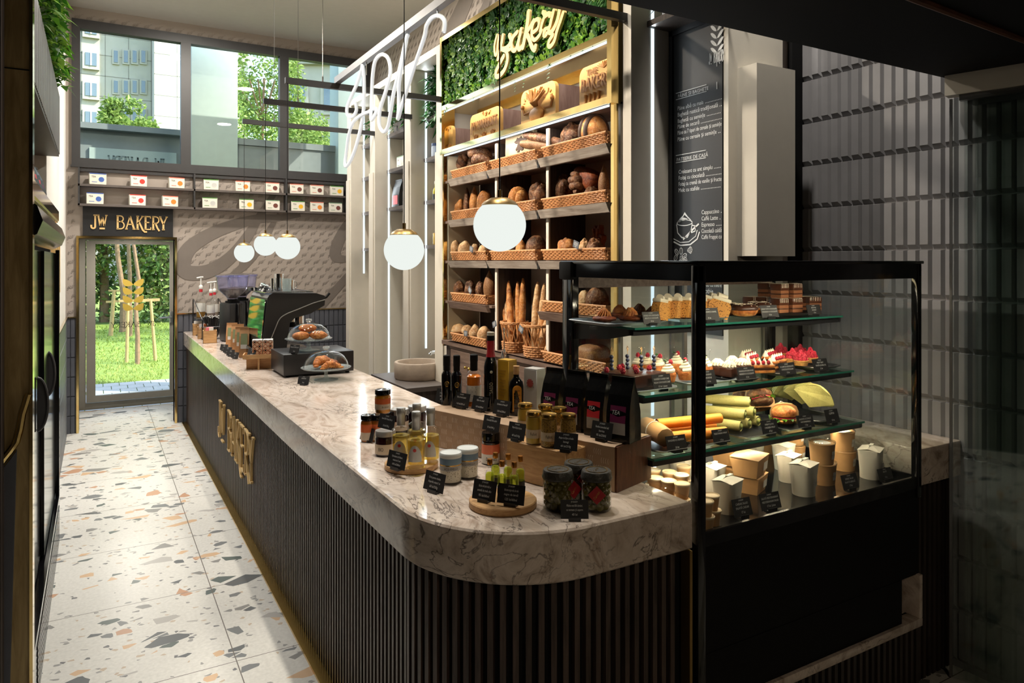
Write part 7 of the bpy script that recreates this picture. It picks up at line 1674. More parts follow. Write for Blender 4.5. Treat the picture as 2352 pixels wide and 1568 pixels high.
# ================================================================ things on the near end of the counter
def on_c(u, v, z=CT_Z): return on_z(u, v, z)
def card(label, u0, u1, v0, v1, z, lines, yaw=-1.25, group='price cards on the counter', d=None, tilt=.25, foot=True):
    """black price card on a small foot, lettered in white; u0..u1, v0..v1 is where its face stands, z the surface below it"""
    uc = (u0 + u1) / 2; p = on_z(uc, v1 + 1, z) if d is None else onyz(uc, z, d)
    mpp = m_per_px(p); s = (uc - U0) / FPX; k = (CT - s * ST) * cos(yaw) - ray(uc, V0)[0] * sin(yaw)
    w_, h_ = (u1 - u0) * mpp / k * .94, (v1 - v0) * mpp * .93
    t = thing('price_card', label, 'price card', p, 0, group, (0, 0, yaw))
    R = Matrix.Translation((0, 0, .006)) @ Euler((-tilt, 0, 0)).to_matrix().to_4x4()
    m = MB(); m.box((-w_ / 2, -.0006, 0), (w_ / 2, .0006, h_), 0, R); 
    m.build('card_face', K['card'], t)
    if foot:
        m = MB(); m.box((-w_ * .22, -.004, 0), (w_ * .22, .016, .004)); m.box((-w_ * .22, -.006, 0), (w_ * .22, -.003, .011)); m.build('card_foot', K['black'], t)
    m = MB(); F = R @ Matrix.Translation((0, -.0009, 0)) @ Euler((pi / 2, 0, 0)).to_matrix().to_4x4()
    m.join(text_mb('JW BAKERY', h_ * .12, 'CENTER', .6), F @ Matrix.Translation((0, h_ * .85, 0)))
    n_ = len(lines)
    for i, tx in enumerate(lines):
        s = h_ * (.17 if i < n_ - 1 else .18); wd_ = .52 * s * len(tx); sx = min(.8, w_ * .92 / max(wd_, 1e-6) * .8)
        y = h_ * (.64 - .22 * i) if i < n_ - 1 else h_ * .17
        m.join(text_mb(tx, s, 'CENTER', sx, .15), F @ Matrix.Translation((0, y, 0)))
    m.build('lettering', K['chalk'], t); return t
def jar(name, label, p, r, h, fill, lidm, lidh, labm=None, lab=(.15, .6), lab2=None, group=None, cat='jar', shoulder=.9, txt=None, rz=0.0, lidr=1.0):
    t = thing(name, label, cat, p, rz, group); lh = h - lidh
    MB().lathe([(0, 0), (r * .94, 0), (r, .004), (r, lh * shoulder), (r * .90, lh * .985), (r * .90, lh)], 24).build('glass_body', K['clear'], t)
    MB().lathe([(0, .003), (r * .92, .003), (r * .965, .006), (r * .965, lh * shoulder - .003), (r * .84, lh * .95), (0, lh * .95)], 24).build('contents', fill, t)
    q = r * lidr; m = MB(); m.lathe([(q * .95, lh * .985), (q, lh), (q, h - .003), (q * .96, h), (q * .8, h - .0015), (0, h - .0015)], 28); m.build('lid', lidm, t)
    if labm:
        m = MB(); z0, z1 = lab[0] * lh, lab[1] * lh; zm = z0 + (z1 - z0) * (.5 if lab2 else 1)
        m.lathe([(r * 1.008, z0), (r * 1.012, z0), (r * 1.012, zm), (r * 1.008, zm)], 28, 0)
        if lab2: m.lathe([(r * 1.008, zm), (r * 1.012, zm), (r * 1.012, z1), (r * 1.008, z1)], 28, 1)
        if txt:
            tm = text_mb(txt, (zm - z0) * .5, 'CENTER', .7); R = r * 1.02
            m.add([(R * sin(x / R), -R * cos(x / R), z0 + (zm - z0) * .35 + y) for x, y, z in tm.v], tm.f, 2)
        m.build('paper_label', [labm, lab2 or labm, K['blackm']], t)
    return t
honey = colr('honey', 214, 140, 20, rough=.12, em=C(214, 150, 20), ems=0.0); dhoney = colr('dark_honey', 150, 84, 24, rough=.12); jam = colr('dark_jam', 44, 14, 20, rough=.2)
LG, SL = colr('orange_label', 196, 92, 36), colr('cream_label', 206, 190, 168)
p = on_c(844, 1013); jar('honey_jar', 'small dark lidded honey jar furthest left on the counter', p, .0285, .112, dhoney, K['blackg'], .018, SL, (.1, .8), LG, 'honey jars')
p1_ = on_c(865, 1012); jar('honey_jar', 'small dark lidded honey jar behind the small cards', p1_, .0285, .112, dhoney, K['blackg'], .018, SL, (.1, .8), LG, 'honey jars')
p2_ = on_c(893, 1003); jar('honey_jar', 'hidden lower honey jar beside the jam jars', p2_, .0285, .112, dhoney, K['blackg'], .018, SL, (.1, .8), LG, 'honey jars')
p = on_z(877, 959, CT_Z + .1125); jar('honey_jar', 'bright yellow honey jar stacked on top of the lower jars', (p1_ + p2_) / 2 + Vector((0, 0, .1125)), .0335, .100, honey, K['blackg'], .019, SL, (.22, .80), LG, 'honey jars', txt='de salcam')
pf = on_c(885, 1044); jar('jam_jar', 'silver lidded dark jam jar in front with a white label', pf, .040, .098, jam, K['satin'], .020, SL, (.12, .62), None, 'jam jars', txt='BIO', rz=-.8)
for u, v, l in ((917, 1000, 'silver lidded dark jam jar, left of the back two'), (958, 995, 'silver lidded dark jam jar, right of the back two')): jar('jam_jar', l, on_c(u, v), .041, .118 if u < 930 else .124, jam, K['satin'], .022, SL if u < 930 else None, (.3, .7), None, 'jam jars', txt='BIO')
card('small black price card for the honey, furthest left', 825, 856, 982, 1014, CT_Z, ['Miere de tei', '35 lei/500g'])
card('black price card standing on the front jam jar lid', 866, 904, 957, 992, CT_Z + .0985, ['Gem BIO Fancy Berry', '15 lei/130 g'], d=pf.y - .012, foot=False)
# round boards
def board(label, u, v, r, th):
    p = on_c(u, v); m = MB(); m.lathe([(0, 0), (r - .003, 0), (r, .003), (r, th - .003), (r - .003, th), (0, th)], 48); return single('round_board', m, K['oak'], label, 'serving board', None, p)
b1_ = board('round oak board under the pale vinegar bottles', 945, 1073, .0985, .022); BD1 = CT_Z + .0225
b2_ = board('round oak board under the small truffle oil bottles', 1155, 1160, .106, .022)
def mk_vin():
    t = thing('vinegar_bottle', None, 'bottle'); r = .0335
    MB().lathe([(0, 0), (r * .95, 0), (r, .006), (r * 1.03, .11), (r * .98, .123), (r * .6, .130), (.0135, .134), (.0125, .150)], 26).build('glass_body', K['clear'], t)
    MB().lathe([(0, .014), (r * .90, .014), (r * .93, .10), (0, .10)], 24).build('pale_vinegar', thin_glass('pale_vinegar', (.96, .86, .42, 1), .4, 0, .22, (.86, .66, .16, 1)), t)
    MB().lathe([(.0155, .136), (.0155, .172), (.0168, .174), (.0168, .196), (.0145, .200), (0, .200)], 20).build('silver_cap', K['satin'], t)
    m = MB(); R = r * 1.045
    L = [(R * sin(a) , -R * cos(a)) for a in [radians(-42 + 7 * k) for k in range(13)]]
    for k in range(12):
        h0, h1 = [.030 + .055 * sqrt(max(0, 1 - ((q - 6) / 6.2) ** 2)) for q in (k, k + 1)]
        m.add([(L[k][0], L[k][1], .026), (L[k + 1][0], L[k + 1][1], .026), (L[k + 1][0], L[k + 1][1], h1), (L[k][0], L[k][1], h0)], [(0, 1, 2, 3)])
    m.build('arched_label', plain('grey_white_label', C(196, 194, 188), .6), t)
    m = MB(); m.cyl((0, -R - .0005, .068), (0, -R - .0012, .068), .006, n=12); m.build('crest_print', colr('red_print', 200, 60, 50), t); return t
vb = Proto(mk_vin)
for u, v, l in ((921, 1060, 'silver capped pale vinegar bottle, left on the round board'), (956, 1072, 'silver capped pale vinegar bottle in front on the round board'), (957, 1047, 'silver capped pale vinegar bottle at the back of the round board'), (989, 1060, 'silver capped pale vinegar bottle, right on the round board')): vb(on_z(u, v, BD1), -.55, l, 'pale vinegar bottles')
card('black price card for the pale vinegar, on the round board edge', 886, 930, 1038, 1078, BD1, ['Oțet balsamic alb, Malturm,', 'maturat 5 ani', '140 lei/200ml'])
card('black price card for the rice tins', 970, 1018, 1085, 1131, CT_Z, ['Orez pentru risotto,', 'Acquerello, maturat 1 an', '60 lei/250g'])
def mk_rt():
    t = thing('rice_tin', None, 'tin'); r = .0375
    MB().lathe([(0, .006), (r * .93, .006), (r * .93, .045), (0, .045)], 24).build('rice', speckle('rice', C(214, 206, 186), C(150, 140, 120), 160, .3), t)
    MB().lathe([(0, 0), (r, 0), (r, .048), (r, .05)], 28).build('clear_base', K['clear'], t)
    m = MB(); m.lathe([(r * 1.005, .046), (r * 1.01, .046), (r * 1.01, .062), (r * 1.01, .066), (r * 1.01, .088), (r, .09)], 28, [0, 0, 1, 2, 2]); tm = text_mb('ACQUERELLO', .0105, 'CENTER', .75); R = r * 1.018; m.add([(R * sin(x / R), -R * cos(x / R), .050 + y) for x, y, z in tm.v], tm.f, 3)
    m.build('printed_band', [colr('grey_band', 170, 168, 164), K['gold'], colr('sky_print', 116, 142, 164), K['blackm']], t)
    MB().lathe([(r * 1.03, .088), (r * 1.04, .092), (r * 1.04, .100), (r * .98, .104), (r * .9, .101), (0, .101)], 28).build('plastic_lid', plain('frosted_lid', C(214, 218, 216), .4), t); return t
rt_ = Proto(mk_rt)
for u, v, l in ((1035, 1106, 'rice tin in front with a pale plastic lid'), (1074, 1094, 'rice tin behind with a pale plastic lid')): rt_(on_c(u, v), -.4, l, 'rice tins')
# the two crates
ca, sa = .287 / .937, -.892 / .937                      # direction of the long crate on the counter
def crate(name, label, p0, L, D_, H, mat, cat='crate'):
    a = math.atan2(sa, ca); t = thing(name, label, cat, p0, a); return t
CR0 = Vector((1.195, 2.751, CT_Z)); ang = math.atan2(sa, ca)
lc = thing('wooden_crate', 'long dark wooden crate wrapped in patterned brown paper', 'crate', CR0, ang)
MB().box((0, .0, .0005), (.937, .214, .150)).build('wooden_body', K['oakd'], lc)
m = MB(); n_ = 22
for i in range(n_):
    x0, x1 = .93 * i / n_, .93 * (i + 1) / n_; o = lambda x: -.004 - .003 * noise.noise(Vector((x * 14, 0, 3))); top = lambda x: .153 + .0015 * noise.noise(Vector((x * 22, 1, 0)))
    m.add([(x0, o(x0), .002), (x1, o(x1), .002), (x1, o(x1) + .001, top(x1) - .004), (x0, o(x0) + .001, top(x0) - .004), (x1, .004, top(x1)), (x0, .004, top(x0)), (x1, .212, top(x1)), (x0, .212, top(x0))], [(0, 1, 2, 3), (3, 2, 4, 5), (5, 4, 6, 7)], 0, True)
rn = random.Random(9)
for i in range(15):
    for j in range(5):
        x, z = .03 + i * .063 + (j % 2) * .03, .018 + j * .027
        if x > .9: continue
        for k in range(4):
            P = [(x + k * .0085 + .003 * abs(q), z + q * .009) for q in (-1, -.5, 0, .5, 1)]; mm = MB(); mm.ribbon(P, .0022, 0, .0006); m.add([(a, -.0085 - h, b) for a, b, h in mm.v], mm.f, 1)
m.build('patterned_paper', [plain('brown_wrap', C(168, 140, 112), .7, var=.06, sc=8), colr('pale_wheat_print', 194, 174, 152)], lc)
CT1 = CT_Z + .1545
sc_p = Vector((1.254, 2.193, CT_Z)); mc = thing('wooden_crate', 'small light oak crate under the mustard jars', 'crate', sc_p, ang)
MB().rbox((0, 0, .0005), (.262, .118, .132), .002, seg=1).build('oak_body', K['oak'], mc)
m = MB(); m.box((.004, .004, .1322), (.258, .114, .1328)); m.build('crate_top', K['oak'], mc)
CM = CT_Z + .1333
# back row on the long crate
def dark_bottle(label, u, v1, hpx, wpx, group, mat=None, cap=None):
    p = on_z(u, v1, CT1); mp__ = m_per_px(p); r = wpx * mp__ / 2; h = hpx * mp__
    t = thing('oil_bottle', label, 'bottle', p, -.4, group)
    MB().lathe([(0, 0), (r * .95, 0), (r, .004), (r, h * .60), (r * .92, h * .64), (r * .42, h * .70), (r * .42, h * .76)], 22).build('glass_body', mat or K['blackg'], t)
    MB().lathe([(r * .62, h * .69), (r * .62, h * .78), (r * .66, h * .785), (r * .66, h * .99), (r * .5, h), (0, h)], 20).build('black_cap', cap or K['blackm'], t)
    m = MB(); R = r * 1.01
    for a0, rr in ((0, .0085),): 
        P = [(R * sin((x) / R), -R * cos(x / R), h * .43 + z) for x, z in [(rr * cos(q), rr * sin(q) * 1.25) for q in [2 * pi * k / 18 for k in range(18)]]]; m.tube(P, .0012, 4, closed=True); m.tube([(-.002, -R, h * .40), (-.002, -R, h * .46)], .001, 4); m.tube([(.002, -R, h * .40), (.002, -R, h * .46)], .001, 4)
    m.build('emblem_print', K['gold'], t); return t
dark_bottle('black oil bottle with a ring emblem, furthest left on the crate', 1026, 928, 113, 24, 'black oil bottles')
dark_bottle('black oil bottle with a ring emblem, second on the crate', 1049, 932, 117, 24, 'black oil bottles')
p = on_z(1088.5, 934, CT1); t = thing('orange_vinegar_bottle', 'orange vinegar bottle with a white label and black cap', 'bottle', p, -.4); mp__ = m_per_px(p); r = 17 * mp__; h = 121 * mp__
MB().lathe([(0, 0), (r * .95, 0), (r, .004), (r, h * .62), (r * .8, h * .67), (r * .4, h * .70), (r * .4, h * .76)], 24).build('glass_body', K['clear'], t)
MB().lathe([(0, .005), (r * .95, .005), (r * .95, h * .58), (r * .6, h * .62), (0, h * .62)], 24).build('orange_vinegar', colr('orange_vinegar', 216, 116, 24, rough=.12), t)
MB().lathe([(r * .5, h * .69), (r * .5, h * .86), (r * .54, h * .87), (r * .54, h * .985), (r * .4, h), (0, h)], 20).build('black_cap', K['blackm'], t)
m = MB(); m.lathe([(r * 1.01, h * .12), (r * 1.02, h * .12), (r * 1.02, h * .42), (r * 1.01, h * .42)], 28)
for i in range(6): 
    R = r * 1.03; z = h * (.38 - .04 * i); x = r * (.5 if i % 2 else .35); m.add([(R * sin(-x / R), -R * cos(x / R), z), (R * sin(x / R * .6), -R * cos(x / R * .6), z), (R * sin(x / R * .6), -R * cos(x / R * .6), z + .003), (R * sin(-x / R), -R * cos(x / R), z + .003)], [(0, 1, 2, 3)], 1)
m.build('paper_label', [K['paper'], K['blackm']], t)
p = on_z(1127, 942, CT1); t = thing('balsamic_bottle', 'tall black bottle with a red neck label and pale cap', 'bottle', p, -.4); mp__ = m_per_px(p); r = 15.5 * mp__; h = 180 * mp__
MB().lathe([(0, 0), (r * .96, 0), (r, .004), (r, h * .56), (r * .85, h * .63), (r * .55, h * .70), (r * .5, h * .90)], 24).build('glass_body', K['blackg'], t)
MB().lathe([(r * .72, h * .685), (r * .58, h * .74), (r * .56, h * .89), (r * .55, h * .89)], 24).build('red_neck_label', colr('deep_red_label', 150, 18, 28), t)
MB().lathe([(r * .56, h * .89), (r * .56, h * .955), (r * .54, h * .956)], 20).build('black_collar', K['blackm'], t); MB().lathe([(r * .56, h * .955), (r * .56, h * .998), (0, h)], 20).build('pale_cap', plain('pale_cap', C(206, 200, 184), .4), t)
m = MB(); R = r * 1.01; m.sph((0, -R, h * .50), (.006, .001, .006), 10); m.join(text_mb('SASSO', .020, 'CENTER', .8), Matrix(((0, 0, 0, .004), (0, 0, -1, -R - .001), (1, 0, 0, h * .32), (0, 0, 0, 1))) if False else Matrix(((0, -1, 0, .006), (0, 0, -1, -R - .001), (1, 0, 0, h * .30), (0, 0, 0, 1)))); m.build('gilt_print', plain('pale_print', C(170, 166, 150), .5), t)
def gift_box(label, u0, u1, v0, v1, mat, split=.75, group=None, name='gift_box'):
    p = on_z((u0 + u1) / 2, v1, CT1); mp__ = m_per_px(p); w_, h_ = (u1 - u0) * mp__ * .78, (v1 - v0) * mp__
    t = thing(name, label, 'box', p, ang + pi / 2 * 0 + .0, group); t.rotation_euler = (0, 0, ang + .0)
    MB().rbox((-w_ / 2, -w_ * .42, 0), (w_ / 2, w_ * .42, h_), .002, seg=1).build('box_body', mat, t); MB().box((-w_ / 2 + .001, -w_ * .41, h_), (w_ / 2 - .001, w_ * .41, h_ + .002)).build('box_flap', mat, t); return t, w_, h_
t, w_, h_ = gift_box('tall mustard yellow bottle box behind the price cards', 1143, 1187, 826, 944, colr('mustard_carton', 178, 138, 30))
m = MB(); 
for i in range(9): m.box((-w_ * .30, -w_ * .42 - .0008, h_ * (.80 - .06 * i)), (w_ * (.25 - .08 * (i % 3)), -w_ * .42, h_ * (.80 - .06 * i) + .0018))
m.build('fine_print', colr('ochre_print', 140, 104, 30), t)
t, w_, h_ = gift_box('grey white bottle box with a red crest', 1203, 1253, 846, 952, plain('grey_carton', C(168, 166, 162), .6))
m = MB(); m.cyl((0, -w_ * .42, h_ * .70), (0, -w_ * .42 - .0012, h_ * .70), .012, n=14, mi=0)
for i in range(10): a = 2 * pi * i / 10; m.cyl((.014 * cos(a), -w_ * .42, h_ * .70 + .014 * sin(a)), (.014 * cos(a), -w_ * .42 - .001, h_ * .70 + .014 * sin(a)), .004, n=6)
for i, q in enumerate((.3, .18, .32, .30)): m.box((-w_ * q, -w_ * .42 - .0006, h_ * (.62 - (.30 if i else 0) - .04 * i)), (w_ * q, -w_ * .42, h_ * (.62 - (.30 if i else 0) - .04 * i) + .0022), 1)
m.build('crest_print', [colr('crest_red', 140, 60, 56), colr('grey_print', 120, 118, 116)], t)
p = on_z(1186, 952, CT1); t = thing('vinegar_flask', 'flat dark flask with an arched amber label and cork top', 'bottle', p, -.35); mp__ = m_per_px(p); r = 17 * mp__; h = 112 * mp__
MB().lathe([(0, 0), (r * .96, 0), (r, .004), (r, h * .58), (r * .9, h * .68), (r * .5, h * .75), (r * .38, h * .78), (r * .38, h * .90)], 24, 0, Matrix.Diagonal((1, .6, 1, 1))).build('glass_body', K['blackg'], t)
MB().lathe([(r * .42, h * .83), (r * .42, h * .9), (r * .44, h * .9), (r * .44, h), (0, h)], 18).build('cork_top', K['oak'], t)
m = MB(); P = [(-r * .62, h * .08), (r * .62, h * .08), (r * .62, h * .52)] + [(r * .62 * cos(a), h * .52 + r * .62 * sin(a)) for a in [pi * k / 8 for k in range(1, 8)]] + [(-r * .62, h * .52)]
mm = MB(); mm.prism(P, 0, .001); m.add([(x, -r * .6 * sqrt(max(0, 1 - (x / r) ** 2)) - .001 - z, y) for x, y, z in mm.v], mm.f, 0)
for i in range(5): m.box((-r * .4, -r * .6 - .003, h * (.14 + .09 * i)), (r * .4, -r * .6 - .0015, h * (.14 + .09 * i) + .002), 1)
m.build('amber_label', [colr('amber_label', 206, 142, 40), K['oakd']], t)
plum, redl = colr('plum_label', 108, 30, 74), colr('red_label', 196, 40, 52)
for (u0, u1, v0, v1, c, l) in ((1250, 1300, 839, 968, plum, 'black tea bag with a plum label, first from the left'), (1300, 1352, 845, 985, plum, 'black tea bag with a plum label, second from the left'), (1350, 1402, 851, 996, redl, 'black tea bag with a bright red label'), (1401, 1463, 858, 1010, plum, 'black tea bag with a plum label, nearest the display case')):
    p = on_z((u0 + u1) / 2, v1, CT1); q = m_per_px(p)
    pouch(l, p, ang + .05, (u1 - u0) * q * .98, .075, (v1 - v0) * q * .96, K['foil'], colr('grey_label', 176, 174, 172), (.12, .30, .56), 'tea_bag', 'bag', 'tea bags on the long crate', 'TEA', c)
for u0, u1, v0, v1, ln, l in ((998, 1036, 894, 927, ['Ulei din semințe de dovleac', 'Stiria, pur 100%', '95 lei/250ml'], 'black price card before the two black bottles'), (1037, 1076, 902, 937, ['Oțet cu fructul pasiunii', '110 lei/200 ml'], 'black price card before the orange vinegar bottle'), (1081, 1119, 910, 944, ['Oțet de caisă', '100 lei/200ml'], 'black price card before the tall black bottle'), (1130, 1170, 919, 955, ['Oțet balsamic di Modena IGP', '120 lei/200ml'], 'black price card before the yellow box')):
    card(l, u0, u1, v0, v1, CT1, ln)
card('black price card before the tea bags', 1354, 1405, 969, 1012, CT1, ['Rooibos Lemonleaf wild', 'berries', '95 lei/250G'])
# black jam jar with orange label, mustard jars
pj = on_c(1127, 1063); jar('fig_jam_jar', 'tall black lidded jar with an orange and white label beside the crate', pj, .034, .118, jam, K['blackg'], .030, K['paper'], (.05, .86), colr('coral_label', 214, 112, 74), None, txt='Dulceata', rz=-.4, shoulder=.95)
card('black price card standing on the black jam jar lid', 1106, 1146, 961, 997, CT_Z + .1185, ['Dulceață fără zahăr', '15 lei/340 g'], d=pj.y - .008, foot=False)
mus, mus2 = colr('smooth_mustard', 206, 172, 74, rough=.3), speckle('grain_mustard', C(168, 132, 60), C(96, 70, 36), 220, .35)
for u, v, f, l in ((1206, 995, mus, 'gold lidded smooth mustard jar at the back left'), (1226, 1017, mus, 'gold lidded smooth mustard jar in front on the left'), (1261, 1024, mus2, 'gold lidded grain mustard jar in front in the middle'), (1253, 999, mus, 'gold lidded mustard jar at the back in the middle'), (1285, 1006, mus2, 'gold lidded mustard jar at the back right'), (1305, 1024, mus2, 'gold lidded grain mustard jar behind the price card')):
    jar('mustard_jar', l, on_z(u, v, CM), .0275, .110, f, K['gold'], .012, SL, (.22, .52), None, 'mustard jars on the crate', shoulder=.80, txt='Fallot', rz=-.6, lidr=.98)
card('black price card for smooth mustard at the left end of the small crate', 1163, 1204, 971, 1012, CM, ['Muștar de Dijon, fin și iute', '40 lei/210g'])
card('large black price card for grain mustard in front of the jars', 1270, 1327, 995, 1037, CM, ['Muștar de Dijon cu boabe', 'întregi', '40 lei/210g'], -.91)
# truffle oil bottles
def mk_to():
    t = thing('truffle_oil_bottle', None, 'bottle'); r = .0148
    MB().lathe([(0, 0), (r * .95, 0), (r, .003), (r, .060), (r * .8, .068), (.0066, .073), (.0066, .090)], 18).build('glass_body', K['clear'], t)
    MB().lathe([(0, .003), (r * .93, .003), (r * .93, .054), (r * .7, .062), (0, .062)], 18).build('green_oil', thin_glass('green_oil', (.84, .90, .28, 1), .3, 0, .28, (.62, .70, .10, 1)), t)
    MB().lathe([(r * 1.02, .004), (r * 1.03, .004), (r * 1.03, .026), (r * 1.02, .026)], 18).build('black_label', K['card'], t)
    MB().lathe([(.0082, .088), (.0088, .089), (.0088, .104), (.0078, .106), (0, .106)], 16).build('copper_cap', plain('copper_cap', C(190, 128, 56), .3, metal=.8), t); return t
to_ = Proto(mk_to); BD2 = CT_Z + .0225
for u, v, l in ((1125, 1129, 'small green oil bottle, front left on the round board'), (1153, 1134, 'small green oil bottle, front middle on the round board'), (1181, 1137, 'small green oil bottle, front right on the round board'), (1138, 1112, 'small green oil bottle, back left on the round board'), (1167, 1116, 'small green oil bottle, back middle on the round board'), (1195, 1121, 'small green oil bottle, back right on the round board')): to_(on_z(u, v, BD2), 0, l, 'truffle oil bottles')
card('wide black price card for white truffle oil, left on the round board', 1082, 1138, 1104, 1152, BD2, ['Ulei de trufe (ulei trufat) cu', 'aromă de trufe albe', '95 lei/60ml'], -1.05)
card('wide black price card for black truffle oil, right on the round board', 1139, 1205, 1114, 1161, BD2, ['Ulei extra virgin trufat, din trufe', 'negre de iarnă', '125 lei/60ml'], -.91)
# olive jars
olive = plain('olive', C(92, 84, 30), .25, var=.25, sc=20)
def mk_ol():
    t = thing('olive_jar', None, 'jar'); r = .046
    MB().lathe([(0, 0), (r * .92, 0), (r, .007), (r, .088), (r * .93, .099), (r * .9, .102)], 30).build('glass_body', K['clear'], t)
    m = MB(); rn = random.Random(4)
    for k in range(5):
        for i in range(9): a = 2 * pi * i / 9 + k * .35; m.sph((r * .68 * cos(a), r * .68 * sin(a), .016 + k * .0185), (.0135, .0135, .011 + .003 * rn.random()), 9)
    m.build('olives', olive, t); MB().lathe([(0, .004), (r * .72, .004), (r * .72, .094), (0, .094)], 20).build('brine', colr('olive_brine', 60, 54, 20, rough=.2), t)
    m = MB(); n_ = 36
    for (q, z) in ((0, 0),): pass
    prof = [(1.03, .094), (1.05, .100), (1.0, .106), (1.0, .116), (.95, .120), (0, .121)]; vs = []; fs = []
    for k, (q, z) in enumerate(prof): vs += [(r * max(q, .001) * (1 + (.025 if i % 2 and k < 3 else 0)) * cos(2 * pi * i / n_), r * max(q, .001) * (1 + (.025 if i % 2 and k < 3 else 0)) * sin(2 * pi * i / n_), z) for i in range(n_)]
    for k in range(len(prof) - 1): fs += [(k * n_ + i, k * n_ + (i + 1) % n_, (k + 1) * n_ + (i + 1) % n_, (k + 1) * n_ + i) for i in range(n_)]
    m.add(vs, fs, 0, True); m.build('paper_lid_cover', plain('dark_foil_cover', C(58, 56, 52), .45, var=.2, sc=60, bump=.3, bsc=80), t)
    m = MB(); m.tube([(r * .72 * cos(2 * pi * i / 30), r * .72 * sin(2 * pi * i / 30), .1212) for i in range(30)], .0012, 4, closed=True); m.join(text_mb('Carrani', .016, 'CENTER', .9, .3), T(0, -.004, .1216, .5)); m.build('gilt_lid_print', K['gold'], t); return t
ol = Proto(mk_ol)
OJ = [ol(on_c(1281, 1166), -.4, 'olive jar with a dark paper lid, front left', 'olive jars'), ol(on_c(1370, 1168), .2, 'olive jar with a dark paper lid, front right', 'olive jars'), ol(on_c(1329, 1146), 0, 'olive jar with a dark paper lid, at the back', 'olive jars')]
for o, dx, dy, dz, a, l in ((OJ[0], .036, -.036, .060, .25, 'left'), (OJ[1], -.030, -.042, .058, -.25, 'right'), (OJ[2], -.01, -.05, .082, .1, 'back')):
    m = MB(); s = .027; m.prism([(0, -s * 1.05), (s, 0), (0, s * 1.05), (-s, 0)], 0, .0012, 0); mm = text_mb('Carrani', .011, 'CENTER', .8); m.join(mm, Euler((0, 0, 1.0)).to_matrix().to_4x4() @ Matrix.Translation((0, -.003, .0014)), 1)
    tg_ = m.build('red_diamond_tag', [colr('tag_red', 150, 20, 26), K['gold']], o); rz = -o.rotation_euler.z
    tg_.rotation_euler = (pi / 2, 0, rz - .35 + a); R = Matrix.Rotation(rz, 3, 'Z'); tg_.location = R @ Vector((dx, dy, dz))
card('large black price card in front of the olive jars', 1286, 1354, 1150, 1195, CT_Z, ['Măsline verzi fără sâmburi,', 'cu tomate și capere', '40 lei'], -.53)

# ---------------------------------------------------------------- price cards in the case
CG = 'price cards in the display case'
for u0, u1, v0, v1, z, d, ln, l in ((1478, 1520, 715, 746, S1, 2.02, ['COOKIE WITH CHOCOLATE', 'BISCUIȚI CU CIOCOLATĂ', '10 lei'], 'black price card before the nut cookies'),
    (1606, 1655, 707, 740, S1, 2.01, ['CHEC CU BANANE ȘI CARAMEL', '15 lei'], 'black price card before the banana cake'), (1750, 1791, 700, 731, S1, 2.01, ['DONUT WITH CHOCOLATE', 'GOGOAȘĂ CU CIOCOLATĂ', '10 lei'], 'black price card before the doughnuts'), (1856, 1889, 696, 722, S1, 2.01, ['BROWNIE', 'NEGRESĂ', '12 lei'], 'black price card before the drizzled slices'),
    (1501, 1546, 864, 902, S2, 1.965, ['RASPBERRY COVERED CAKE', 'VEGAN CHOCOLATE CAKE', '15 lei / piece'], 'black price card before the berry cake'), (1612, 1648, 853, 889, S2, 1.955, ['SAVARINĂ', 'SAVARINE', '10 lei'], 'black price card before the cupcakes'), (1697, 1739, 841, 874, S2, 1.955, ['CHOCOLATE BROWNIE', 'NEGRESĂ CU CIOCOLATĂ', '12 lei'], 'black price card before the brownies'), (1792, 1831, 831, 862, S2, 1.955, ['ECLAIR CU CIOCOLATĂ', 'CHOCOLATE ECLAIR', '12 lei'], 'black price card before the eclairs'), (1870, 1906, 821, 852, S2, 1.955, ['FRUIT TART', 'TARTĂ CU FRUCTE', '12 lei'], 'black price card before the raspberry tarts'),
    (1533, 1581, 1000, 1038, S3, 1.905, ['SANDVIȘ CU SOMON', '25 lei'], 'black price card before the wrapped sandwich'), (1639, 1679, 982, 1016, S3, 1.905, ['VEGETARIAN WRAP', '15 lei'], 'black price card before the orange wraps'), (1752, 1791, 964, 999, S3, 1.905, ['WRAP CU PUI', 'CHICKEN WRAP', '17 lei'], 'black price card before the green wraps'), (1834, 1873, 947, 979, S3, 1.905, ['SANDVIȘ CU ȘUNCĂ', 'HAM SANDWICH', '17 lei'], 'black price card before the bun sandwiches'), (1899, 1931, 934, 968, S3, 1.905, ['CLĂTITE', '12 lei'], 'black price card before the folded crepes'),
    (1687, 1731, 1144, 1187, DK, 1.735, ['CAESAR SALAD', 'SALATĂ CAESAR', '17 lei'], 'black price card before the front left pail'), (1749, 1797, 1121, 1160, DK, 1.735, ['SALATĂ MEDITERANEANĂ', 'MEDITERRANEAN SALAD', '17 lei / piece'], 'black price card before the kraft boxes'), (1937, 1975, 1090, 1125, DK, 1.735, ['GREEK SALAD', 'SALATĂ GREACĂ', '17 lei'], 'black price card before the soup tubs'), (2020, 2053, 1075, 1103, DK, 1.735, ['SALATĂ', '17 lei'], 'black price card at the right end of the deck')):
    card(l, u0, u1, v0, v1, z, ln, -.06, CG, d=d, tilt=.3)
plate_glass = thin_glass('pressed_glass', (.90, .96, .96, 1), 1.0, .08, .26); dome_glass = thin_glass('solid_glass', (.88, .92, .92, 1), 2.0, .05, .25)
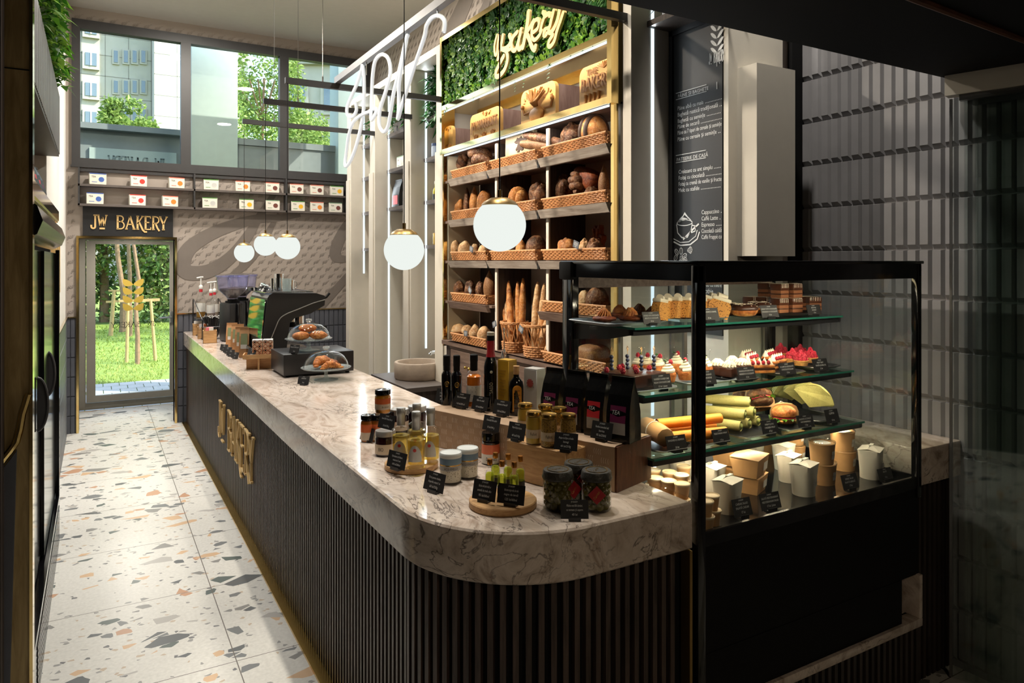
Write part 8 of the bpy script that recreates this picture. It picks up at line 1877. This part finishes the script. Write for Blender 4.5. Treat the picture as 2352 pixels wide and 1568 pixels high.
# ================================================================ coffee end of the counter
# cash drawer box with the two cake stands
bx = thing('drawer_box', 'low black metal drawer box on the counter under the back cake stand', 'box', (1.29, 4.975, CT_Z))
MB().rbox((-.235, -.195, .014), (.235, .195, .152), .004).build('box_body', K['black'], bx)
for x in (-.2, .2):
    for y in (-.16, .16): MB().cyl((x, y, 0), (x, y, .015), .014, n=10).build('foot', K['blackm'], bx)
BXZ = CT_Z + .1525
def cake_stand(label, p, s=1.0):
    t = thing('cake_stand', label, 'cake stand', p); t.scale = (s, s, s)
    MB().lathe([(0, 0), (.074, 0), (.075, .004), (.02, .010), (.012, .02), (.011, .055), (.02, .066), (0, .068)], 32).build('glass_foot', plate_glass, t)
    m = MB(); n_ = 40; vs = []
    prof = [(.0, .068), (.10, .068), (.145, .074), (.152, .080), (.145, .078), (.10, .073), (0, .072)]
    for r, z in prof: vs += [(r * (1 + (.012 if i % 2 and r > .14 else 0)) * cos(2 * pi * i / n_), r * (1 + (.012 if i % 2 and r > .14 else 0)) * sin(2 * pi * i / n_), z) for i in range(n_)]
    m.add(vs, [(k * n_ + i, k * n_ + (i + 1) % n_, (k + 1) * n_ + (i + 1) % n_, (k + 1) * n_ + i) for k in range(6) for i in range(n_)], 0, True); m.build('glass_plate', plate_glass, t)
    d = MB().lathe([(.136, .079), (.138, .082), (.130, .115), (.112, .145), (.080, .168), (.04, .180), (.012, .183)], 36).build('glass_dome', K['clear'], t)
    m = MB(); m.lathe([(.012, .182), (.010, .188), (.020, .194), (.022, .202), (.016, .210), (0, .212)], 20); m.build('dome_knob', dome_glass, d); return t
pA = on_z(709, 804, BXZ); pB = on_z(749, 872, CT_Z)
sA = (105 / 1640 * depth(pA)) / .304; sB = (112 / 1640 * depth(pB)) / .304
cake_stand('glass domed cake stand of chocolate buns, standing on the black drawer box', pA, sA)
cake_stand('glass domed cake stand of croissants, standing on the stone counter', pB, sB)
def croissant(label, p, rz, s, mat, name='croissant', n_=9, bend=.9, group=None):
    m = MB()
    for i in range(n_):
        q = (i / (n_ - 1)) * 2 - 1; a = q * bend; r = (.034 * (1 - abs(q) ** 1.6 * .72)) * (1 + (.10 if i % 2 else 0)); m.sph((.10 * sin(a), .10 * (cos(a) - 1) + .02, r * .9), (.022, r, r * .9), 12, 0, Matrix.Translation((0, 0, 0)))
    for i in range(n_ - 1): pass
    o = single(name, m, mat, label, 'pastry', group, p, rz); o.scale = (s, s, s); return o
def bun(label, p, rz, s, mat, stripes=False):
    m = MB(); m.sph((0, 0, .028), (.066, .040, .030), 18, amp=.08, seed=rz); t = single('sweet_bun', m, mat, label, 'pastry', 'buns under the back dome', p, rz); t.scale = (s, s, s)
    if stripes:
        m = MB()
        for k in (-.02, .0, .02): m.tube([(k + .01 * q, .041 * q, .030 + .029 * sqrt(max(0, 1 - q * q)) ) for q in [x / 6 for x in range(-5, 6)]], .0022, 5)
        m.build('icing_stripe', K['cream'], t)
    return t
zA, zB = pA.z + .0735 * sA, pB.z + .0735 * sB
bun('glazed brown bun in front on the back stand', Vector((pA.x - .055, pA.y - .01, zA)), .2, sA * .92, K['croiss']); bun('striped brown bun at the right on the back stand', Vector((pA.x + .06, pA.y - .02, zA)), -.5, sA * .92, K['croiss'], True); bun('brown bun lying on top of the other two', Vector((pA.x + .0, pA.y + .03, zA + .045 * sA)), .1, sA * .92, K['croiss'])
croissant('large croissant at the back under the front dome', Vector((pB.x - .01, pB.y + .02, zB + .012)), .5, sB * 1.02, K['croiss'], group='croissants under the front dome')
croissant('smaller striped croissant in front under the front dome', Vector((pB.x + .02, pB.y - .045, zB)), .1, sB * .78, K['croiss'], group='croissants under the front dome')
croissant('dark chocolate croissant at the right under the front dome', Vector((pB.x + .075, pB.y + .03, zB)), 1.2, sB * .7, K['bred'], group='croissants under the front dome')
CC = 'price cards at the coffee end'
card('black price card on the drawer box before the bun stand', 663, 686, 791, 812, BXZ, ['PAIN AU CHOCOLAT', '10 lei'], -1.0, CC)
card('black price card on the counter before the croissant stand', 682, 709, 863, 884, CT_Z, ['CROISSANT', '10 lei'], -1.0, CC)
# oak tray on a cross base with two patterned boxes
tp_ = Vector((1.0, 5.30, CT_Z)); tr = thing('oak_tray', 'small oak tray on a crossed base beside the drawer box', 'tray', tp_, -.25)
m = MB(); m.box((-.105, -.07, .078), (.105, .07, .086)); 
for a, b in (((-.105, -.07, .086), (.105, -.063, .108)), ((-.105, .063, .086), (.105, .07, .108)), ((-.105, -.063, .086), (-.098, .063, .108)), ((.098, -.063, .086), (.105, .063, .108))): m.box(a, b)
m.build('tray_rim', K['oak'], tr); MB().box((-.085, -.006, 0), (.085, .006, .078)).build('base_board', K['oak'], tr); MB().box((-.006, -.06, 0), (.006, .06, .078)).build('base_board', K['oak'], tr)
m = MB(); 
def mk_pat():
    t = thing('patterned_box', None, 'box'); w_, h_ = .066, .118
    MB().rbox((-w_ / 2, -.035, 0), (w_ / 2, .035, h_), .002, seg=1).build('box_body', colr('peach_carton', 214, 180, 150), t)
    m = MB(); y = -.0355; F = Matrix.Translation((0, y, 0)) @ Euler((pi / 2, 0, 0)).to_matrix().to_4x4()
    for i in range(2):
        for j in range(4):
            cx, cz = -w_ / 4 + i * w_ / 2, h_ / 8 + j * h_ / 4; q = w_ / 4 * .94; k = h_ / 8 * .94
            m.ribbon([(cx - q, cz), (cx, cz + k), (cx + q, cz), (cx, cz - k), (cx - q, cz)], .003, 0, .0006, 0, F)
            m.prism([(cx - q * .5, cz), (cx, cz + k * .5), (cx + q * .5, cz), (cx, cz - k * .5)], 0, .0006, 1 if (i + j) % 2 else 2, F)
    m.build('diamond_print', [colr('rust_print', 150, 70, 40), K['blackm'], colr('peach_print', 226, 196, 166)], t)
    MB().box((-w_ / 2, -.0356, h_ - .010), (w_ / 2, .0352, h_ + .001)).build('box_lid', K['paper'], t); return t
pb2 = Proto(mk_pat)
for dx, l in ((-.012, 'patterned peach box in the oak tray, left of two'), (.06, 'patterned peach box in the oak tray, right of two')):
    q = Matrix.Rotation(-.25, 3, 'Z') @ Vector((dx, .015, .0865)); pb2(tp_ + q, -.25, l, 'patterned boxes in the oak tray')
q = Matrix.Rotation(-.25, 3, 'Z') @ Vector((-.07, -.03, .0865)); pc_ = tp_ + q
t = card('tilted black card lying in the oak tray', 566, 586, 788, 810, pc_.z, ['TEA', '30 lei'], -.7, CC, d=pc_.y, tilt=.5, foot=False)
# kraft bags in front of the machine
gl = colr('sage_band', 130, 140, 104)
for i, (u0, u1, v0, v1, l) in enumerate(((521, 545, 741, 795, 'kraft coffee bag furthest back in the row'), (532, 560, 744, 803, 'second kraft coffee bag in the row'), (541, 570, 750, 812, 'third kraft coffee bag with a red sticker'), (551, 573, 752, 820, 'kraft coffee bag in front of the row'), (574, 592, 746, 795, 'kraft coffee bag behind the row, beside the machine'))):
    p = on_z((u0 + u1) / 2, v1, CT_Z); q = m_per_px(p); pouch(l, p, -.35, (u1 - u0) * q, .06, (v1 - v0) * q, K['kraftd'], K['paper'], (.30, .44, .80), 'coffee_bag', 'bag', 'kraft coffee bags', None, gl)
for u0, u1, v0, v1, l in ((504, 522, 790, 805, 'first small black card before the coffee bags'), (511, 531, 796, 811, 'second small black card before the coffee bags'), (519, 537, 802, 818, 'third small black card before the coffee bags'), (530, 547, 808, 823, 'nearest small black card before the coffee bags')): card(l, u0, u1, v0, v1, CT_Z, ['COFFEE', '45 lei'], -1.1, CC)
# espresso machine: side profile runs towards the barista (+X)
em = thing('espresso_machine', 'black espresso machine with a mirror back panel and rounded shoulders', 'coffee machine', (1.03, 5.48, CT_Z))
side = [(.03, .10), (.03, .19), (.062, .49), (.075, .512), (.10, .528), (.42, .520), (.485, .500), (.492, .485), (.486, .425), (.38, .365), (.26, .335), (.225, .30), (.20, .10)]
Q = Matrix(((1, 0, 0, 0), (0, 0, 1, 0), (0, 1, 0, 0), (0, 0, 0, 1)))
m = MB(); m.prism(side, .0, .62, 0, Q); m.build('machine_body', K['black'], em)
for q in (-.006, .62): MB().prism(side, q, q + .006, 0, Q).build('side_panel', K['black'], em)
m = MB(); P = [(.07, -.009, .11), (.085, -.009, .18), (.12, -.009, .27), (.15, -.009, .335), (.20, -.009, .37), (.28, -.009, .40), (.40, -.009, .445), (.488, -.009, .468)]; m.tube(catm([Vector(p) for p in P], 5), .0035, 6); m.build('chrome_line', K['satin'], em)
m = MB(); m.add([(.024, .02, .19), (.024, .60, .19), (.054, .60, .475), (.054, .02, .475), (.020, .02, .19), (.020, .60, .19), (.050, .60, .477), (.050, .02, .477)], BOXF); m.build('mirror_back', plain('mirror_steel', C(220, 222, 216), .04, metal=1, var=0), em)
m = MB(); m.rbox((-.005, -.01, .03), (.40, .635, .10), .012); m.build('drip_base', K['blackg'], em)
for x, y in ((.03, .04), (.03, .58), (.36, .04), (.36, .58)): MB().cyl((x, y, 0), (x, y, .032), .02, .016, 12).build('foot', K['steel'], em)
for y in (.14, .40):
    g = MB().cyl((.33, y, .27), (.33, y, .365), .034, n=18).build('group_head', K['chrome'], em)
    m = MB(); m.cyl((.33, y, .235), (.33, y, .275), .036, n=18); m.tube([(.35, y, .26), (.42, y, .255), (.46, y, .25)], .008, 8); m.tube([(.44, y, .252), (.54, y, .242)], .015, 8, rr=[.011, .017]); m.build('portafilter', K['blackm'], g)
m = MB(); m.tube([(.47, .03, .47), (.51, .03, .485), (.535, .03, .515)], .009, 8); m.build('steam_lever', K['blackm'], em)
m = MB(); m.tube([(.05, .01, .531), (.05, .61, .531), (.40, .61, .531), (.40, .01, .531)], .004, 6, closed=True); m.build('cup_rail', K['chrome'], em)
MT = CT_Z + .531
def tumbler(label, x, y, r, h, name, mat=None, handle=False):
    m = MB(); m.lathe([(0, 0), (r * .9, 0), (r, h), (r * .93, h), (r * .84, .004), (0, .004)], 20); t = single(name, m, mat or K['chrome'], label, 'cup', 'steel cups on the machine', (1.03 + x, 5.48 + y, MT)); 
    if handle: MB().tube([(r * .9, 0, h * .85), (r * 1.6, 0, h * .8), (r * 1.6, 0, h * .3), (r * .9, 0, h * .2)], .004, 6).build('handle', K['chrome'], t)
    return t
tumbler('tall steel shaker cup on the espresso machine', .20, .25, .036, .135, 'steel_shaker'); tumbler('clear glass tumbler on the espresso machine', .235, .14, .034, .10, 'glass_tumbler', plate_glass); tumbler('small steel pitcher with a handle on the machine', .30, .30, .03, .085, 'milk_pitcher', None, True)
tumbler('narrow steel measure standing by the shaker', .145, .22, .016, .10, 'steel_measure'); tumbler('low steel dish at the left of the machine top', .05, .45, .045, .025, 'steel_dish')
m = MB(); rn = random.Random(4)
for i in range(14): m.lathe([(0, 0), (.016, 0), (.02, .01), (.018, .012), (0, .012)], 10, 0, T(rn.uniform(.0, .09), rn.uniform(-.05, .05), .004 + i * .0032, rn.uniform(0, 3), rn.uniform(-1.2, 1.2), rn.uniform(-1, 1)))
single('tamper_baskets', m, K['chrome'], 'heap of small steel filter baskets on the machine top', 'filter baskets', None, (1.10, 5.80, MT))
# grinders
def grinder(label, p, s, rz, detail=True):
    t = thing('coffee_grinder', label, 'coffee grinder', p, rz, 'black coffee grinders'); t.scale = (s, s, s)
    m = MB(); m.rbox((-.085, -.10, .0), (.085, .10, .37), .02); m.build('grinder_body', K['black'], t); m = MB(); m.rbox((-.02, -.145, .12), (.03, -.095, .37), .012); m.build('dosing_chute', K['blackg'], t)
    m = MB(); m.cyl((0, 0, .37), (0, 0, .40), .045, n=20); m.rbox((-.05, -.05, .37), (.05, .05, .385), .004); m.build('hopper_collar', K['blackm'], t)
    m = MB(); m.lathe([(.045, .40), (.06, .425), (.135, .50), (.148, .62), (.150, .625)], 32); m.lathe([(.150, .612), (.157, .616), (.157, .632), (.12, .640), (0, .640)], 32); h = m.build('bean_hopper', K['hopper'], t)
    MB().lathe([(.0, .41), (.042, .41), (.058, .43), (.118, .49), (.115, .505), (0, .515)], 24).build('coffee_beans', plain('beans', C(50, 30, 26), .5, var=.3, sc=80, bump=.5, bsc=60), h); return t
gp1 = on_z(534, 783, CT_Z); grinder('black coffee grinder with a violet bean hopper, in front', gp1, 1.0, .35)
grinder('second black coffee grinder, mostly hidden behind the front one', Vector((gp1.x + .15, gp1.y + .40, CT_Z)), 1.0, .35)
# syrup bottles, wire rack, straws, sugar boxes
def syrup(label, p, h, c):
    t = thing('syrup_bottle', label, 'bottle', p, 0, 'syrup bottles'); r = h * .105
    MB().lathe([(0, 0), (r * .96, 0), (r, .004), (r, h * .42), (r * .9, h * .47), (r * .42, h * .60), (r * .36, h * .70)], 22).build('glass_body', K['clear'], t)
    MB().lathe([(0, .004), (r * .94, .004), (r * .94, h * .30), (0, h * .30)], 20).build('syrup', c, t)
    MB().lathe([(r * .40, h * .62), (r * .39, h * .69), (r * .38, h * .69)], 18).build('red_neck_band', colr('red_label', 196, 40, 52), t)
    MB().lathe([(r * 1.01, h * .14), (r * 1.02, h * .14), (r * 1.02, h * .36), (r * 1.01, h * .36)], 22).build('paper_label', K['paper'], t)
    m = MB(); m.lathe([(r * .42, h * .70), (r * .46, h * .72), (r * .46, h * .77), (r * .3, h * .79), (r * .16, h * .80), (r * .16, h * .96), (0, h * .96)], 16); m.tube([(-r * .9, 0, h * .965), (0, 0, h * .985), (r * .5, 0, h * .985)], r * .2, 8); m.build('pump', K['paper'], t); return t
amb = colr('amber_syrup', 190, 140, 60, rough=.15); cle = colr('pale_syrup', 196, 176, 160, rough=.15)
syrup('syrup bottle with a white pump, furthest left', Vector((.955, 8.2, CT_Z + .1705)), .43, amb); syrup('syrup bottle with a white pump, right of the first', Vector((1.03, 8.02, CT_Z + .1705)), .38, cle); syrup('third syrup bottle half hidden behind the grinder', Vector((1.085, 8.17, CT_Z + .1705)), .38, cle)
wr_ = thing('wire_rack', 'black wire rack holding the straws and sugar boxes', 'rack', (0, 0, 0)); x0, x1, y0, y1 = .89, 1.14, 7.52, 8.30
m = MB(); 
for x in (x0, x1): m.tube([(x, y0, CT_Z + .004), (x, y0, CT_Z + .19), (x, y0 + .02, CT_Z + .20), (x, y1 - .03, CT_Z + .36), (x, y1, CT_Z + .36), (x, y1, CT_Z + .004)], .006, 6); m.tube([(x, y0, CT_Z + .006), (x, y1, CT_Z + .006)], .006, 6)
m.build('side_wire', K['black'], wr_); m = MB()
for y in (y0, y1): m.tube([(x0, y, CT_Z + .006), (x1, y, CT_Z + .006)], .006, 6); m.tube([(x0, y, CT_Z + .12), (x1, y, CT_Z + .12)], .005, 6)
m.box((x0, 7.92, CT_Z + .162), (x1, y1, CT_Z + .17)); m.build('cross_wire', K['black'], wr_)
m = MB(); rn = random.Random(6); sp0 = Vector((1.0, 7.62, CT_Z + .012)); mt = MB()
for i in range(46):
    a = rn.uniform(0, 6.28); r = rn.uniform(.02, .085); b = Vector((r * .45 * cos(a), r * .45 * sin(a), 0)); e = Vector((r * 1.25 * cos(a), r * 1.25 * sin(a), .20 + rn.uniform(-.01, .01))); m.cyl(b, e, .005, n=6); mt.cyl(e, e + (e - b).normalized() * .006, .0055, n=6)
t = single('straw_bundle', m, K['black'], 'bundle of black straws in the wire rack', 'straws', None, sp0); mt.build('straw_tips', K['paper'], t); t['kind'] = 'stuff'
for i, (u, v, l) in enumerate(((482, 787, 'nearest small wooden sugar box'), (469, 777, 'middle small wooden sugar box behind the nearest'), (457, 769, 'furthest small wooden sugar box by the wire rack'))):
    p = on_z(u, v, CT_Z); t = thing('sugar_box', l, 'box', p, -.1, 'wooden sugar boxes'); m = MB(); a, b, h = .06, .052, .118
    for q, r_ in (((-a, -b, 0), (a, -b + .006, h)), ((-a, b - .006, 0), (a, b, h)), ((-a, -b, 0), (-a + .006, b, h)), ((a - .006, -b, 0), (a, b, h)), ((-a, -b, 0), (a, b, .006))): m.box(q, r_)
    m.build('box_wall', K['oak'], t); m = MB(); rn = random.Random(i); F_ = (colr('pink_sachet', 226, 120, 130), colr('brown_sachet', 190, 110, 60), K['paper'])
    for k in range(16): m.box((-.05, -.002, .05), (-.012, .002, .145), 0 if k % 3 else 1, T(rn.uniform(.0, .05), -.04 + k * .0052, 0, rn.uniform(-.15, .15), rn.uniform(-.1, .1)))
    m.build('sachets', [F_[i % 3] if i < 2 else F_[2], F_[2]], t)
